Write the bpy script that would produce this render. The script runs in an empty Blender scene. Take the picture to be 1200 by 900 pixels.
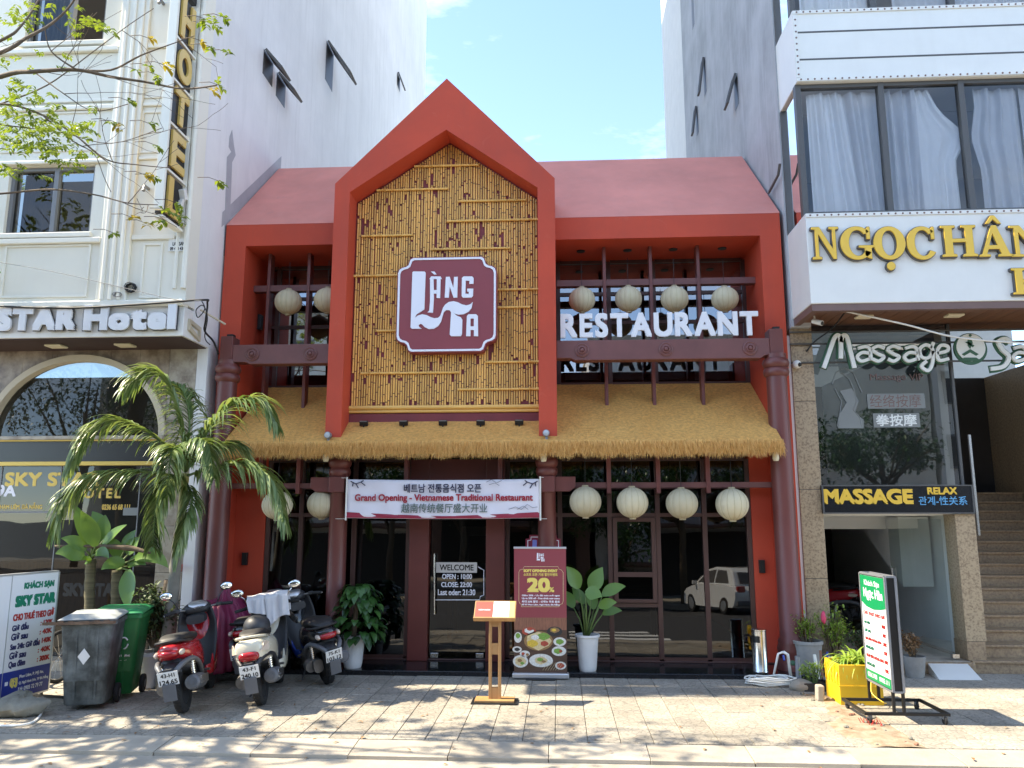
import bpy, bmesh, math, random
from mathutils import Vector, Matrix, noise
R = math.radians
rnd = random.Random(7)
S = bpy.context.scene
COL = S.collection
# ------------------------------------------------------------------ camera
EYE = 1.85
FPX = 915.0
PITCH = math.atan(156 / FPX)
YAW = math.atan(55 / FPX * math.cos(PITCH))
cam_d = bpy.data.cameras.new('camera')
cam = bpy.data.objects.new('camera', cam_d)
COL.objects.link(cam)
cam.location = (0, 0, EYE)
cam.rotation_euler = (R(90) + PITCH, 0, YAW)
cam_d.sensor_width = 36
cam_d.lens = FPX / 1200 * 36
cam_d.clip_end = 3000
cam_d.clip_start = 0.05
S.camera = cam
# ------------------------------------------------------------------ sky and sun
SUN_EL = R(50.7)
SUN_AZ = R(-90 - 1.0)          # compass style angle from +Y: the sun stands to the left, in the plane of the facades
world = bpy.data.worlds.new('World')
S.world = world
world.use_nodes = True
wn = world.node_tree
bg = wn.nodes['Background']
sky = wn.nodes.new('ShaderNodeTexSky')
sky.sky_type = 'NISHITA'
sky.sun_disc = False
sky.sun_elevation = SUN_EL
sky.sun_rotation = SUN_AZ % (2 * math.pi)
sky.air_density = 1.0
sky.altitude = 4200
sky.dust_density = 0.5
sky.ozone_density = 2.6
# thin high clouds over the whole dome
tc = wn.nodes.new('ShaderNodeTexCoord')
mp = wn.nodes.new('ShaderNodeMapping')
mp.inputs['Scale'].default_value = (1.6, 1.6, 5.0)
nz = wn.nodes.new('ShaderNodeTexNoise')
nz.inputs['Scale'].default_value = 1.7
nz.inputs['Detail'].default_value = 7
nz.inputs['Roughness'].default_value = 0.62
cr = wn.nodes.new('ShaderNodeValToRGB')
cr.color_ramp.elements[0].position = 0.47
cr.color_ramp.elements[0].color = (0, 0, 0, 1)
cr.color_ramp.elements[1].position = 0.78
cr.color_ramp.elements[1].color = (0.75, 0.75, 0.75, 1)
mixc = wn.nodes.new('ShaderNodeMix')
mixc.data_type = 'RGBA'
mixc.inputs[7].default_value = (3.6, 3.8, 4.0, 1)
wn.links.new(tc.outputs['Generated'], mp.inputs[0])
wn.links.new(mp.outputs[0], nz.inputs['Vector'])
wn.links.new(nz.outputs[0], cr.inputs[0])
wn.links.new(cr.outputs[0], mixc.inputs[0])
wn.links.new(sky.outputs[0], mixc.inputs[6])
wn.links.new(mixc.outputs[2], bg.inputs[0])
bg.inputs[1].default_value = 0.15
sun_d = bpy.data.lights.new('sun', 'SUN')
sun_d.energy = 2.7
sun_d.angle = R(0.53)
sun_d.color = (1.0, 0.93, 0.82)
sun = bpy.data.objects.new('sun', sun_d)
COL.objects.link(sun)
sv = Vector((math.sin(SUN_AZ) * math.cos(SUN_EL), math.cos(SUN_AZ) * math.cos(SUN_EL), math.sin(SUN_EL)))
sun.rotation_euler = sv.to_track_quat('Z', 'Y').to_euler()
sun.location = sv * 40
S.view_settings.view_transform = 'Standard'
S.view_settings.look = 'None'
S.view_settings.gamma = 1.0
S.view_settings.use_curve_mapping = False
S.view_settings.exposure = 2.35
S.view_settings.use_white_balance = True
S.view_settings.white_balance_temperature = 7500
S.view_settings.white_balance_tint = 8
S.render.engine = 'CYCLES'
S.cycles.max_bounces = 8
S.cycles.diffuse_bounces = 4
S.cycles.glossy_bounces = 4
S.cycles.transparent_max_bounces = 12
# ------------------------------------------------------------------ photo measurements -> places in the street
_f = Vector((-math.sin(YAW) * math.cos(PITCH), math.cos(YAW) * math.cos(PITCH), math.sin(PITCH)))
_r = Vector((math.cos(YAW), math.sin(YAW), 0))
_u = _r.cross(_f)
def ray(x, y): return _f + _r * ((x - 600) / FPX) + _u * ((450 - y) / FPX)
def at(x, y, Y):
    d = ray(x, y); t = Y / d.y
    return Vector((0, 0, EYE)) + d * t
def gz(x, y, Z=0.0):
    d = ray(x, y); t = (Z - EYE) / d.z
    return Vector((0, 0, EYE)) + d * t
def ax(x, y, X):
    d = ray(x, y); t = X / d.x
    return Vector((0, 0, EYE)) + d * t
# ------------------------------------------------------------------ mesh helpers
ORG = {}
class MB:
    def __init__(s): s.v = []; s.f = []
    def add(s, vs, fs):
        b = len(s.v); s.v += [tuple(v) for v in vs]; s.f += [tuple(i + b for i in f) for f in fs]; return s
    def box(s, x0, x1, y0, y1, z0, z1):
        return s.add([(x0,y0,z0),(x1,y0,z0),(x1,y1,z0),(x0,y1,z0),(x0,y0,z1),(x1,y0,z1),(x1,y1,z1),(x0,y1,z1)],
                     [(0,3,2,1),(4,5,6,7),(0,1,5,4),(1,2,6,5),(2,3,7,6),(3,0,4,7)])
    def obox(s, c, ux, uy, uz):            # centre and three half-axis vectors
        c = Vector(c); P = []
        for k in (-1, 1):
            for (i, j) in ((-1,-1),(1,-1),(1,1),(-1,1)): P.append(c + ux*i + uy*j + uz*k)
        return s.add(P, [(0,3,2,1),(4,5,6,7),(0,1,5,4),(1,2,6,5),(2,3,7,6),(3,0,4,7)])
    def prism(s, poly, ax_, a, b):         # poly in the plane across ax_, pushed from a to b
        def m(p, t): return {'y': (p[0], t, p[1]), 'z': (p[0], p[1], t), 'x': (t, p[0], p[1])}[ax_]
        n = len(poly)
        vs = [m(p, a) for p in poly] + [m(p, b) for p in poly]
        fs = [tuple(range(n)), tuple(range(2*n-1, n-1, -1))] + [(i, (i+1) % n, n+(i+1) % n, n+i) for i in range(n)]
        return s.add(vs, fs)
    def ring(s, outer, inner, ax_, a, b):  # a closed band between two outlines of equal length
        def m(p, t): return {'y': (p[0], t, p[1]), 'z': (p[0], p[1], t), 'x': (t, p[0], p[1])}[ax_]
        n = len(outer)
        vs = [m(p, a) for p in outer] + [m(p, a) for p in inner] + [m(p, b) for p in outer] + [m(p, b) for p in inner]
        fs = []
        for i in range(n):
            j = (i+1) % n
            fs += [(i, j, n+j, n+i), (2*n+i, 3*n+i, 3*n+j, 2*n+j), (i, 2*n+i, 2*n+j, j), (n+i, n+j, 3*n+j, 3*n+i)]
        return s.add(vs, fs)
    def tube(s, pts, r, n=8, cap=True):
        pts = [Vector(p) for p in pts]; m = len(pts)
        rr = list(r) if isinstance(r, (list, tuple)) else [r]*m
        if len(rr) != m:
            q = len(rr)-1; rr = [rr[min(q-1, int(i*q/(m-1)))]*(1-(i*q/(m-1)-min(q-1, int(i*q/(m-1))))) + rr[min(q-1, int(i*q/(m-1)))+1]*(i*q/(m-1)-min(q-1, int(i*q/(m-1)))) for i in range(m)]
        vs = []; fs = []; up = None
        for i, p in enumerate(pts):
            t = (pts[min(i+1, m-1)] - pts[max(i-1, 0)])
            if t.length < 1e-9: t = Vector((0,0,1))
            t.normalize()
            if up is None:
                up = t.orthogonal().normalized()
            else:
                up = up - t*up.dot(t)
                up = up.normalized() if up.length > 1e-6 else t.orthogonal().normalized()
            w = t.cross(up)
            for k in range(n):
                a = 2*math.pi*k/n
                vs.append(p + (up*math.cos(a) + w*math.sin(a))*rr[i])
        for i in range(m-1):
            for k in range(n):
                fs.append((i*n+k, i*n+(k+1) % n, (i+1)*n+(k+1) % n, (i+1)*n+k))
        if cap: fs += [tuple(range(n-1, -1, -1)), tuple((m-1)*n+k for k in range(n))]
        return s.add(vs, fs)
    def lathe(s, prof, c=(0,0,0), n=24, axis='z', sx=1, sy=1):
        vs = []; fs = []; m = len(prof); c = Vector(c)
        for (r, z) in prof:
            for k in range(n):
                a = 2*math.pi*k/n; p = (r*math.cos(a)*sx, r*math.sin(a)*sy, z)
                if axis == 'y': p = (p[0], p[2], p[1])
                if axis == 'x': p = (p[2], p[0], p[1])
                vs.append(c + Vector(p))
        for i in range(m-1):
            for k in range(n): fs.append((i*n+k, i*n+(k+1) % n, (i+1)*n+(k+1) % n, (i+1)*n+k))
        fs += [tuple(range(n-1, -1, -1)), tuple((m-1)*n+k for k in range(n))]
        return s.add(vs, fs)
    def loft(s, secs, n=16):               # along x: (x, y, z, half width, half height, exponent)
        vs = []; fs = []; m = len(secs)
        for (x, y, z, w, h, e) in secs:
            for k in range(n):
                a = 2*math.pi*k/n; c, d = math.cos(a), math.sin(a)
                vs.append((x, y + w*math.copysign(abs(c)**(2/e), c), z + h*math.copysign(abs(d)**(2/e), d)))
        for i in range(m-1):
            for k in range(n): fs.append((i*n+k, i*n+(k+1) % n, (i+1)*n+(k+1) % n, (i+1)*n+k))
        fs += [tuple(range(n-1, -1, -1)), tuple((m-1)*n+k for k in range(n))]
        return s.add(vs, fs)
    def grid(s, fn, nu, nv, closed=False):
        vs = [fn(i/nu, j/nv) for i in range(nu+1) for j in range(nv+1)]
        fs = [(i*(nv+1)+j, (i+1)*(nv+1)+j, (i+1)*(nv+1)+j+1, i*(nv+1)+j+1) for i in range(nu) for j in range(nv)]
        return s.add(vs, fs)
    def sphere(s, c, r, n=16, m=10, sx=1, sy=1, sz=1):
        c = Vector(c); prof = [(max(1e-4, r*math.sin(math.pi*i/m)), -r*math.cos(math.pi*i/m)) for i in range(m+1)]
        b = len(s.v); s.lathe(prof, (0,0,0), n)
        for i in range(b, len(s.v)):
            p = s.v[i]; s.v[i] = (c.x+p[0]*sx, c.y+p[1]*sy, c.z+p[2]*sz)
        return s
    def xf(s, M):
        s.v = [tuple(M @ Vector(p)) for p in s.v]; return s
    def join(s, o): return s.add(o.v, o.f)
    def build(s, name, mat, parent=None, smooth=False, bevel=0, local=False, normals=True, seg=2, base=None, solid=0):
        me = bpy.data.meshes.new(name)
        if parent is None:
            if base is None:
                xs = [p[0] for p in s.v]; ys = [p[1] for p in s.v]; zs = [p[2] for p in s.v]
                base = ((min(xs)+max(xs))/2, (min(ys)+max(ys))/2, min(zs))
            org = Vector(base)
        else:
            org = Vector((0,0,0)) if local else ORG.get(parent.name, Vector((0,0,0)))
        me.from_pydata([(p[0]-org.x, p[1]-org.y, p[2]-org.z) for p in s.v], [], s.f)
        if normals:
            bm = bmesh.new(); bm.from_mesh(me); bmesh.ops.recalc_face_normals(bm, faces=bm.faces); bm.to_mesh(me); bm.free()
        o = bpy.data.objects.new(name, me); COL.objects.link(o)
        me.materials.append(M_(mat))
        if smooth:
            me.polygons.foreach_set('use_smooth', [True]*len(me.polygons))
            if smooth is not True:
                mm = o.modifiers.new('edges', 'EDGE_SPLIT'); mm.split_angle = R(smooth)
        if bevel:
            b = o.modifiers.new('bevel', 'BEVEL'); b.width = bevel; b.segments = seg; b.limit_method = 'ANGLE'; b.angle_limit = R(35)
        if solid:
            b = o.modifiers.new('thick', 'SOLIDIFY'); b.thickness = solid; b.offset = 0
        if parent is None: o.location = org
        else: o.parent = parent
        ORG[o.name] = org if not local else Vector((0,0,0))
        return o
def tag(o, label=None, cat=None, group=None, kind=None):
    if label: o['label'] = label
    if cat: o['category'] = cat
    if group: o['group'] = group
    if kind: o['kind'] = kind
    return o
def thing(name, loc, label, cat, group=None, rz=0.0):
    o = bpy.data.objects.new(name, None); COL.objects.link(o)
    o.empty_display_size = 0.2
    o.location = loc; o.rotation_euler = (0, 0, rz)
    ORG[o.name] = Vector(loc)
    return tag(o, label, cat, group)
def struct(o): o['kind'] = 'structure'; return o
def copy_tree(o, parent=None):
    c = o.copy(); COL.objects.link(c); c.parent = parent
    ORG[c.name] = ORG.get(o.name, Vector((0,0,0)))
    for ch in list(o.children): copy_tree(ch, c)
    return c
def piece(src, parent, loc, scale=None, rot=None):   # an alike piece that shares its mesh
    c = src.copy(); COL.objects.link(c); c.parent = parent; c.location = loc
    if scale: c.scale = scale
    if rot: c.rotation_euler = rot
    return c
# ------------------------------------------------------------------ text as mesh
def glyphs(body, depth=0.0, spacing=1.0):
    c = bpy.data.curves.new('t', 'FONT'); c.body = body; c.size = 1; c.extrude = 0.0; c.space_character = spacing
    c.resolution_u = 4
    o = bpy.data.objects.new('t', c); COL.objects.link(o)
    dg = bpy.context.evaluated_depsgraph_get()
    me = bpy.data.meshes.new_from_object(o.evaluated_get(dg))
    v = [(p.co.x, p.co.y) for p in me.vertices]; f = [tuple(p.vertices) for p in me.polygons]
    bpy.data.objects.remove(o); bpy.data.curves.remove(c); bpy.data.meshes.remove(me)
    return v, f
BOLD = [(0, 0), (1, 1), (-1, .97), (.97, -1), (-.98, -.96), (.5, .94), (-.5, -.93), (.94, .03), (-.95, -.04)]
def text(name, body, parent, mat, org, ux, uz, w, h, depth=0.0, bold=0.0, shear=0.0, gap=0.0, local=False, spacing=1.0):
    """lettering fitted into a w x h rectangle whose lower left corner is org; bold is a stroke gain in units of letter height"""
    v, f = glyphs(body, spacing=spacing)
    if not v: return None
    ux = Vector(ux).normalized(); uz = Vector(uz).normalized(); nn = ux.cross(uz)
    x0 = min(p[0] for p in v); x1 = max(p[0] for p in v); y0 = min(p[1] for p in v); y1 = max(p[1] for p in v)
    b = bold*h
    sx = (w-2*b)/max(1e-6, x1-x0); sy = (h-2*b)/max(1e-6, y1-y0)
    m = MB(); org = Vector(org)
    offs = BOLD if b > 0 else [(0, 0)]
    for k, (ox, oy) in enumerate(offs):
        base = len(m.v); dz = -k*0.0005
        top = []
        for p in v:
            yy = (p[1]-y0)*sy
            top.append(org + ux*((p[0]-x0)*sx + b + ox*b + shear*yy) + uz*(yy + b + oy*b) + nn*(depth+dz+gap))
        m.add(top, f)
        if depth > 0:
            ec = {}
            for q in f:
                for i in range(len(q)):
                    e = (q[i], q[(i+1) % len(q)]); ec[e] = ec.get(e, 0)+1
            back = [t - nn*(depth+dz-0.001*0) for t in top]
            nb = len(top); fs = []
            for (i, j) in ec:
                if (j, i) not in ec: fs.append((i, nb+i, nb+j, j))
            m.v += [tuple(t) for t in back]
            m.f += [tuple(base+q for q in ff) for ff in fs]
    return m.build(name, mat, parent, normals=False, local=local)
def text_px(name, body, parent, mat, x0, y0, x1, y1, Y, depth=0.0, bold=0.0, **k):
    """the same, fitted to a rectangle measured in the photograph on the wall plane y = Y"""
    a = at(x0, y1, Y); b = at(x1, y1, Y); c = at(x0, y0, Y)
    return text(name, body, parent, mat, a, (b.x-a.x, 0, 0), (0, 0, 1), b.x-a.x, c.z-a.z, depth, bold, **k)
def letters_px(body, parent, mat, x0, y0, x1, y1, Y, depth, bold, name='letter', gap_em=0.09, mat_side=None, **k):
    """one raised letter object for each character"""
    ws = []; hs = []
    for ch in body:
        if ch == ' ': ws.append((0.32, 0, 0)); continue
        v, f = glyphs(ch)
        xs = [p[0] for p in v]; ys = [p[1] for p in v]
        ws.append((max(xs)-min(xs) + bold*1.4, min(ys), max(ys)))
    tot = sum(w[0] for w in ws) + gap_em*(len(body)-1)
    lo = min(w[1] for w in ws); hi = max(w[2] for w in ws)
    a = at(x0, y1, Y); b = at(x1, y1, Y); c = at(x0, y0, Y)
    W = b.x-a.x; H = c.z-a.z; sx = W/tot; sz = H/(hi-lo); pen = a.x; out = []
    for ch, w in zip(body, ws):
        if ch != ' ':
            z = a.z + (w[1]-lo)*sz
            hh = (w[2]-w[1])*sz
            o = text(name, ch, parent, mat, (pen, Y, z), (1,0,0), (0,0,1), w[0]*sx, hh, depth, min(.12, bold*0.7*H/hh), **k)
            out.append(o)
        pen += (w[0]+gap_em)*sx
    return out
# ------------------------------------------------------------------ materials
MATS = {}
def M_(k):
    if isinstance(k, bpy.types.Material): return k
    return MATS[k]
def pbr(name, col, rough=0.6, metal=0.0, var=0.0, vscale=3.0, bump=0.0, bscale=40.0, spec=0.5, col2=None, v2=(0.4, 0.65), coat=0.0, stretch=None, emit=None, trans=0.0, streak=0.0, dirt=None, objrand=0.0, scuff=None):
    m = bpy.data.materials.new(name); m.use_nodes = True; MATS[name] = m
    nt = m.node_tree; L = nt.links; p = nt.nodes['Principled BSDF']
    p.inputs['Base Color'].default_value = (*col, 1)
    p.inputs['Roughness'].default_value = rough
    p.inputs['Metallic'].default_value = metal
    p.inputs['Specular IOR Level'].default_value = spec
    if coat: p.inputs['Coat Weight'].default_value = coat; p.inputs['Coat Roughness'].default_value = 0.06
    if trans: p.inputs['Transmission Weight'].default_value = trans
    if emit:
        p.inputs['Emission Color'].default_value = (*emit[0], 1); p.inputs['Emission Strength'].default_value = emit[1]
    t = nt.nodes.new('ShaderNodeTexCoord'); src = t.outputs['Object']
    if stretch:
        mpn = nt.nodes.new('ShaderNodeMapping'); mpn.inputs['Scale'].default_value = stretch
        L.new(src, mpn.inputs[0]); src = mpn.outputs[0]
    cur = None
    def base_sock():
        return cur
    if var or col2:
        n = nt.nodes.new('ShaderNodeTexNoise'); n.inputs['Scale'].default_value = vscale; n.inputs['Detail'].default_value = 6
        n.inputs['Roughness'].default_value = 0.6
        L.new(src, n.inputs['Vector'])
        rp = nt.nodes.new('ShaderNodeValToRGB')
        rp.color_ramp.elements[0].position = v2[0] if col2 else 0.3
        rp.color_ramp.elements[1].position = v2[1] if col2 else 0.7
        c2 = col2 if col2 else tuple(min(1, c*(1+var)) for c in col)
        c1 = col if col2 else tuple(c*(1-var) for c in col)
        rp.color_ramp.elements[0].color = (*c1, 1); rp.color_ramp.elements[1].color = (*c2, 1)
        L.new(n.outputs[0], rp.inputs[0]); cur = rp.outputs[0]
        rr = nt.nodes.new('ShaderNodeMapRange'); rr.inputs[3].default_value = max(0.02, rough-0.08); rr.inputs[4].default_value = min(1, rough+0.1)
        L.new(n.outputs[0], rr.inputs[0]); L.new(rr.outputs[0], p.inputs['Roughness'])
    if streak or dirt:
        # stains running down the surface
        mp2 = nt.nodes.new('ShaderNodeMapping'); mp2.inputs['Scale'].default_value = (5, 5, 0.35)
        L.new(t.outputs['Object'], mp2.inputs[0])
        n2 = nt.nodes.new('ShaderNodeTexNoise'); n2.inputs['Scale'].default_value = 1.3; n2.inputs['Detail'].default_value = 8; n2.inputs['Roughness'].default_value = 0.7
        L.new(mp2.outputs[0], n2.inputs['Vector'])
        rp2 = nt.nodes.new('ShaderNodeValToRGB'); rp2.color_ramp.elements[0].position = 0.5; rp2.color_ramp.elements[1].position = 0.75
        rp2.color_ramp.elements[0].color = (0,0,0,1); rp2.color_ramp.elements[1].color = (streak or .5,)*3 + (1,)
        L.new(n2.outputs[0], rp2.inputs[0])
        mx = nt.nodes.new('ShaderNodeMix'); mx.data_type = 'RGBA'
        L.new(rp2.outputs[0], mx.inputs[0])
        if cur: L.new(cur, mx.inputs[6])
        else: mx.inputs[6].default_value = (*col, 1)
        mx.inputs[7].default_value = (*(dirt or tuple(c*.55 for c in col)), 1)
        cur = mx.outputs[2]
    if scuff:
        n3 = nt.nodes.new('ShaderNodeTexNoise'); n3.inputs['Scale'].default_value = scuff[1]; n3.inputs['Detail'].default_value = 9; n3.inputs['Roughness'].default_value = .72; n3.inputs['Distortion'].default_value = .6
        L.new(t.outputs['Object'], n3.inputs['Vector'])
        rp3 = nt.nodes.new('ShaderNodeValToRGB'); rp3.color_ramp.elements[0].position = .60; rp3.color_ramp.elements[1].position = .70
        rp3.color_ramp.elements[0].color = (0,0,0,1); rp3.color_ramp.elements[1].color = (scuff[2],)*3 + (1,)
        L.new(n3.outputs[0], rp3.inputs[0])
        mx3 = nt.nodes.new('ShaderNodeMix'); mx3.data_type = 'RGBA'; L.new(rp3.outputs[0], mx3.inputs[0])
        if cur: L.new(cur, mx3.inputs[6])
        else: mx3.inputs[6].default_value = (*col, 1)
        mx3.inputs[7].default_value = (*scuff[0], 1); cur = mx3.outputs[2]
    if objrand:
        oi = nt.nodes.new('ShaderNodeObjectInfo')
        mr = nt.nodes.new('ShaderNodeMapRange'); mr.inputs[3].default_value = 1-objrand; mr.inputs[4].default_value = 1+objrand*.6
        L.new(oi.outputs['Random'], mr.inputs[0])
        mm = nt.nodes.new('ShaderNodeMix'); mm.data_type = 'RGBA'; mm.blend_type = 'MULTIPLY'; mm.inputs[0].default_value = 1
        if cur: L.new(cur, mm.inputs[6])
        else: mm.inputs[6].default_value = (*col, 1)
        cb = nt.nodes.new('ShaderNodeCombineColor')
        for i in range(3): L.new(mr.outputs[0], cb.inputs[i])
        L.new(cb.outputs[0], mm.inputs[7]); cur = mm.outputs[2]
    if cur: L.new(cur, p.inputs['Base Color'])
    if bump:
        nb = nt.nodes.new('ShaderNodeTexNoise'); nb.inputs['Scale'].default_value = bscale; nb.inputs['Detail'].default_value = 4
        L.new(src, nb.inputs['Vector'])
        bp = nt.nodes.new('ShaderNodeBump'); bp.inputs['Strength'].default_value = bump; bp.inputs['Distance'].default_value = 0.01
        L.new(nb.outputs[0], bp.inputs['Height']); L.new(bp.outputs[0], p.inputs['Normal'])
    return m
def glass(name, tint, base, rough=0.01, rcol=(1,1,1), k=1.0, wave=.0025):
    m = bpy.data.materials.new(name); m.use_nodes = True; MATS[name] = m
    nt = m.node_tree; L = nt.links
    nt.nodes.remove(nt.nodes['Principled BSDF']); out = nt.nodes['Material Output']
    tr = nt.nodes.new('ShaderNodeBsdfTransparent'); tr.inputs[0].default_value = (*tint, 1)
    gl = nt.nodes.new('ShaderNodeBsdfGlossy'); gl.inputs['Roughness'].default_value = rough; gl.inputs[0].default_value = (*rcol, 1)
    fr = nt.nodes.new('ShaderNodeFresnel'); fr.inputs[0].default_value = 1.5
    ma = nt.nodes.new('ShaderNodeMath'); ma.operation = 'MULTIPLY_ADD'; ma.inputs[1].default_value = k; ma.inputs[2].default_value = base
    ma.use_clamp = True
    mx = nt.nodes.new('ShaderNodeMixShader')
    L.new(fr.outputs[0], ma.inputs[0]); L.new(ma.outputs[0], mx.inputs[0]); L.new(tr.outputs[0], mx.inputs[1]); L.new(gl.outputs[0], mx.inputs[2])
    nb = nt.nodes.new('ShaderNodeTexNoise'); nb.inputs['Scale'].default_value = 1.6; nb.inputs['Detail'].default_value = 1
    gg = nt.nodes.new('ShaderNodeNewGeometry'); L.new(gg.outputs['Position'], nb.inputs['Vector'])
    bp = nt.nodes.new('ShaderNodeBump'); bp.inputs['Strength'].default_value = .6; bp.inputs['Distance'].default_value = wave
    L.new(nb.outputs[0], bp.inputs['Height']); L.new(bp.outputs[0], gl.inputs['Normal'])
    L.new(mx.outputs[0], out.inputs[0])
    return m
def leafmat(name, col, col2, trans=0.25, rough=0.45, scale=2.0):
    m = bpy.data.materials.new(name); m.use_nodes = True; MATS[name] = m
    nt = m.node_tree; L = nt.links; p = nt.nodes['Principled BSDF']; out = nt.nodes['Material Output']
    p.inputs['Roughness'].default_value = rough
    g = nt.nodes.new('ShaderNodeNewGeometry')
    rp = nt.nodes.new('ShaderNodeValToRGB')
    rp.color_ramp.elements[0].color = (*col, 1); rp.color_ramp.elements[1].color = (*col2, 1)
    L.new(g.outputs['Random Per Island'], rp.inputs[0])
    L.new(rp.outputs[0], p.inputs['Base Color'])
    tl = nt.nodes.new('ShaderNodeBsdfTranslucent')
    mixn = nt.nodes.new('ShaderNodeMix'); mixn.data_type = 'RGBA'; mixn.blend_type = 'MULTIPLY'; mixn.inputs[0].default_value = 1
    L.new(rp.outputs[0], mixn.inputs[6]); mixn.inputs[7].default_value = (1.0, 1.0, 0.35, 1)
    gm = nt.nodes.new('ShaderNodeGamma'); gm.inputs[1].default_value = 0.8
    L.new(mixn.outputs[2], gm.inputs[0]); L.new(gm.outputs[0], tl.inputs[0])
    mx = nt.nodes.new('ShaderNodeMixShader'); mx.inputs[0].default_value = trans
    L.new(p.outputs[0], mx.inputs[1]); L.new(tl.outputs[0], mx.inputs[2]); L.new(mx.outputs[0], out.inputs[0])
    return m
# building surfaces
pbr('red_paint', (0.51, 0.060, 0.026), 0.7, var=0.13, vscale=1.1, bump=0.06, bscale=60, streak=0.30, dirt=(.40, .062, .036), scuff=((.60, .13, .075), 3.0, .35))
pbr('red_roof', (0.66, 0.24, 0.19), 0.75, var=0.12, vscale=1.3, bump=0.06, bscale=50, streak=.25, dirt=(.66, .30, .26), scuff=((.50, .20, .18), 2.2, .4))
pbr('red_backing', (0.20, 0.035, 0.04), 0.7, var=0.15)
pbr('maroon_wood', (0.15, 0.040, 0.033), 0.42, var=0.18, vscale=2.2, stretch=(1, 1, .3), bump=.03)
pbr('maroon_rail', (0.155, 0.055, 0.05), 0.45, var=0.15, vscale=3)
pbr('frame_brown', (0.075, 0.032, 0.026), 0.4, var=0.12)
pbr('door_red', (0.13, 0.026, 0.02), 0.45, var=0.15, vscale=2)
pbr('black_granite', (0.012, 0.012, 0.014), 0.12, var=0.3, vscale=30)
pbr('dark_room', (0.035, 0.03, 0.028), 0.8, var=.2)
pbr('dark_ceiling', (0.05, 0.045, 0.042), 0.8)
pbr('bamboo', (0.78, 0.42, 0.105), 0.42, var=0.22, vscale=5, stretch=(1, 1, .25), objrand=.28, bump=.02)
pbr('bamboo_rail_mat', (0.80, 0.45, 0.12), 0.4, var=0.14, vscale=7, stretch=(.25, 1, 1))
pbr('thatch_base', (0.66, 0.34, 0.09), 0.9, var=0.25, vscale=26, bump=0.7, bscale=120)
m = leafmat('straw', (0.55, 0.27, 0.065), (0.94, 0.57, 0.19), 0.12, 0.7)
pbr('lantern_paper', (0.56, 0.49, 0.33), 0.8, objrand=.14, var=0.07, bump=.08, bscale=90)
pbr('lantern_rib', (0.42, 0.35, 0.22), 0.7)
pbr('sign_red', (0.26, 0.045, 0.055), 0.45, var=.04)
pbr('sign_white', (0.80, 0.80, 0.86), 0.35)
pbr('letter_white', (0.72, 0.72, 0.74), 0.3)
pbr('letter_side_dark', (0.05, 0.05, 0.055), 0.4)
pbr('black_metal', (0.012, 0.012, 0.013), 0.4, spec=.4)
pbr('grey_metal', (0.25, 0.26, 0.28), 0.45, metal=.4, var=.1)
pbr('steel', (0.62, 0.62, 0.62), 0.22, metal=1.0, var=.05)
pbr('aluminium', (0.62, 0.63, 0.65), 0.38, metal=.8)
pbr('cream_wall', (0.80, 0.765, 0.655), 0.7, var=0.035, vscale=1.2, bump=.03, streak=.12, dirt=(.60, .55, .44))
pbr('cream_trim', (0.82, 0.79, 0.69), 0.65, var=0.04, vscale=2, streak=.16, dirt=(.58, .53, .42))
pbr('grey_side_wall', (0.76, 0.745, 0.73), 0.8, var=0.08, vscale=.7, bump=.10, bscale=10, streak=.5, dirt=(.58, .56, .54), scuff=((.82, .80, .77), .9, .5))
pbr('plaster_patch', (0.40, 0.40, 0.42), 0.85, var=.1)
pbr('slate_wall', (0.40, 0.41, 0.42), 0.85, var=0.22, vscale=1.1, bump=.14, bscale=9, streak=.7, dirt=(.56, .57, .60), scuff=((.31, .315, .33), 1.2, .5))
pbr('white_wall', (0.74, 0.735, 0.70), 0.8, var=0.05, streak=.25, dirt=(.60, .57, .50))
pbr('sign_panel_white', (0.80, 0.79, 0.76), 0.4, var=.03, streak=.12, dirt=(.6, .57, .5))
pbr('soffit_maroon', (0.055, 0.03, 0.028), 0.6, var=.1)
pbr('soffit_wood', (0.16, 0.075, 0.042), 0.5, var=.25, vscale=4, stretch=(8, .4, 1))
pbr('fascia_brown', (0.17, 0.10, 0.085), 0.5, var=.1)
pbr('bay_panel', (0.76, 0.75, 0.70), 0.42, var=.03, streak=.10, dirt=(.60, .55, .46))
pbr('window_grey', (0.20, 0.205, 0.21), 0.45)
pbr('window_dark', (0.085, 0.083, 0.08), 0.45)
pbr('marble_brown', (0.18, 0.125, 0.085), 0.3, col2=(0.40, 0.32, 0.235), vscale=4.5, v2=(.42, .66), bump=.02)
pbr('marble_light', (0.42, 0.36, 0.28), 0.3, col2=(0.20, 0.15, 0.11), vscale=6, v2=(.45, .7))
pbr('granite_gold', (0.42, 0.315, 0.20), 0.35, col2=(0.24, 0.17, 0.105), vscale=38, v2=(.46, .62))
pbr('granite_step', (0.37, 0.26, 0.155), 0.4, col2=(0.24, 0.16, 0.10), vscale=30, v2=(.42, .62), streak=.3, dirt=(.13, .09, .06))
pbr('stone_trim', (0.56, 0.48, 0.35), 0.5, var=.06)
pbr('gold', (0.62, 0.42, 0.10), 0.35, metal=.35, var=.05)
pbr('gold_letter', (0.80, 0.50, 0.06), 0.38, var=.03)
pbr('gold_hotel', (0.70, 0.48, 0.13), 0.35, var=.06)
pbr('letter_edge', (0.12, 0.115, 0.11), 0.4, metal=.4)
pbr('band_black', (0.022, 0.021, 0.021), 0.25)
pbr('curtain_white', (0.86, 0.86, 0.87), 0.9, var=.03)
pbr('curtain_grey', (0.68, 0.68, 0.70), 0.9, var=.05)
pbr('curtain_brown', (0.085, 0.062, 0.05), 0.9, var=.1)
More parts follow.
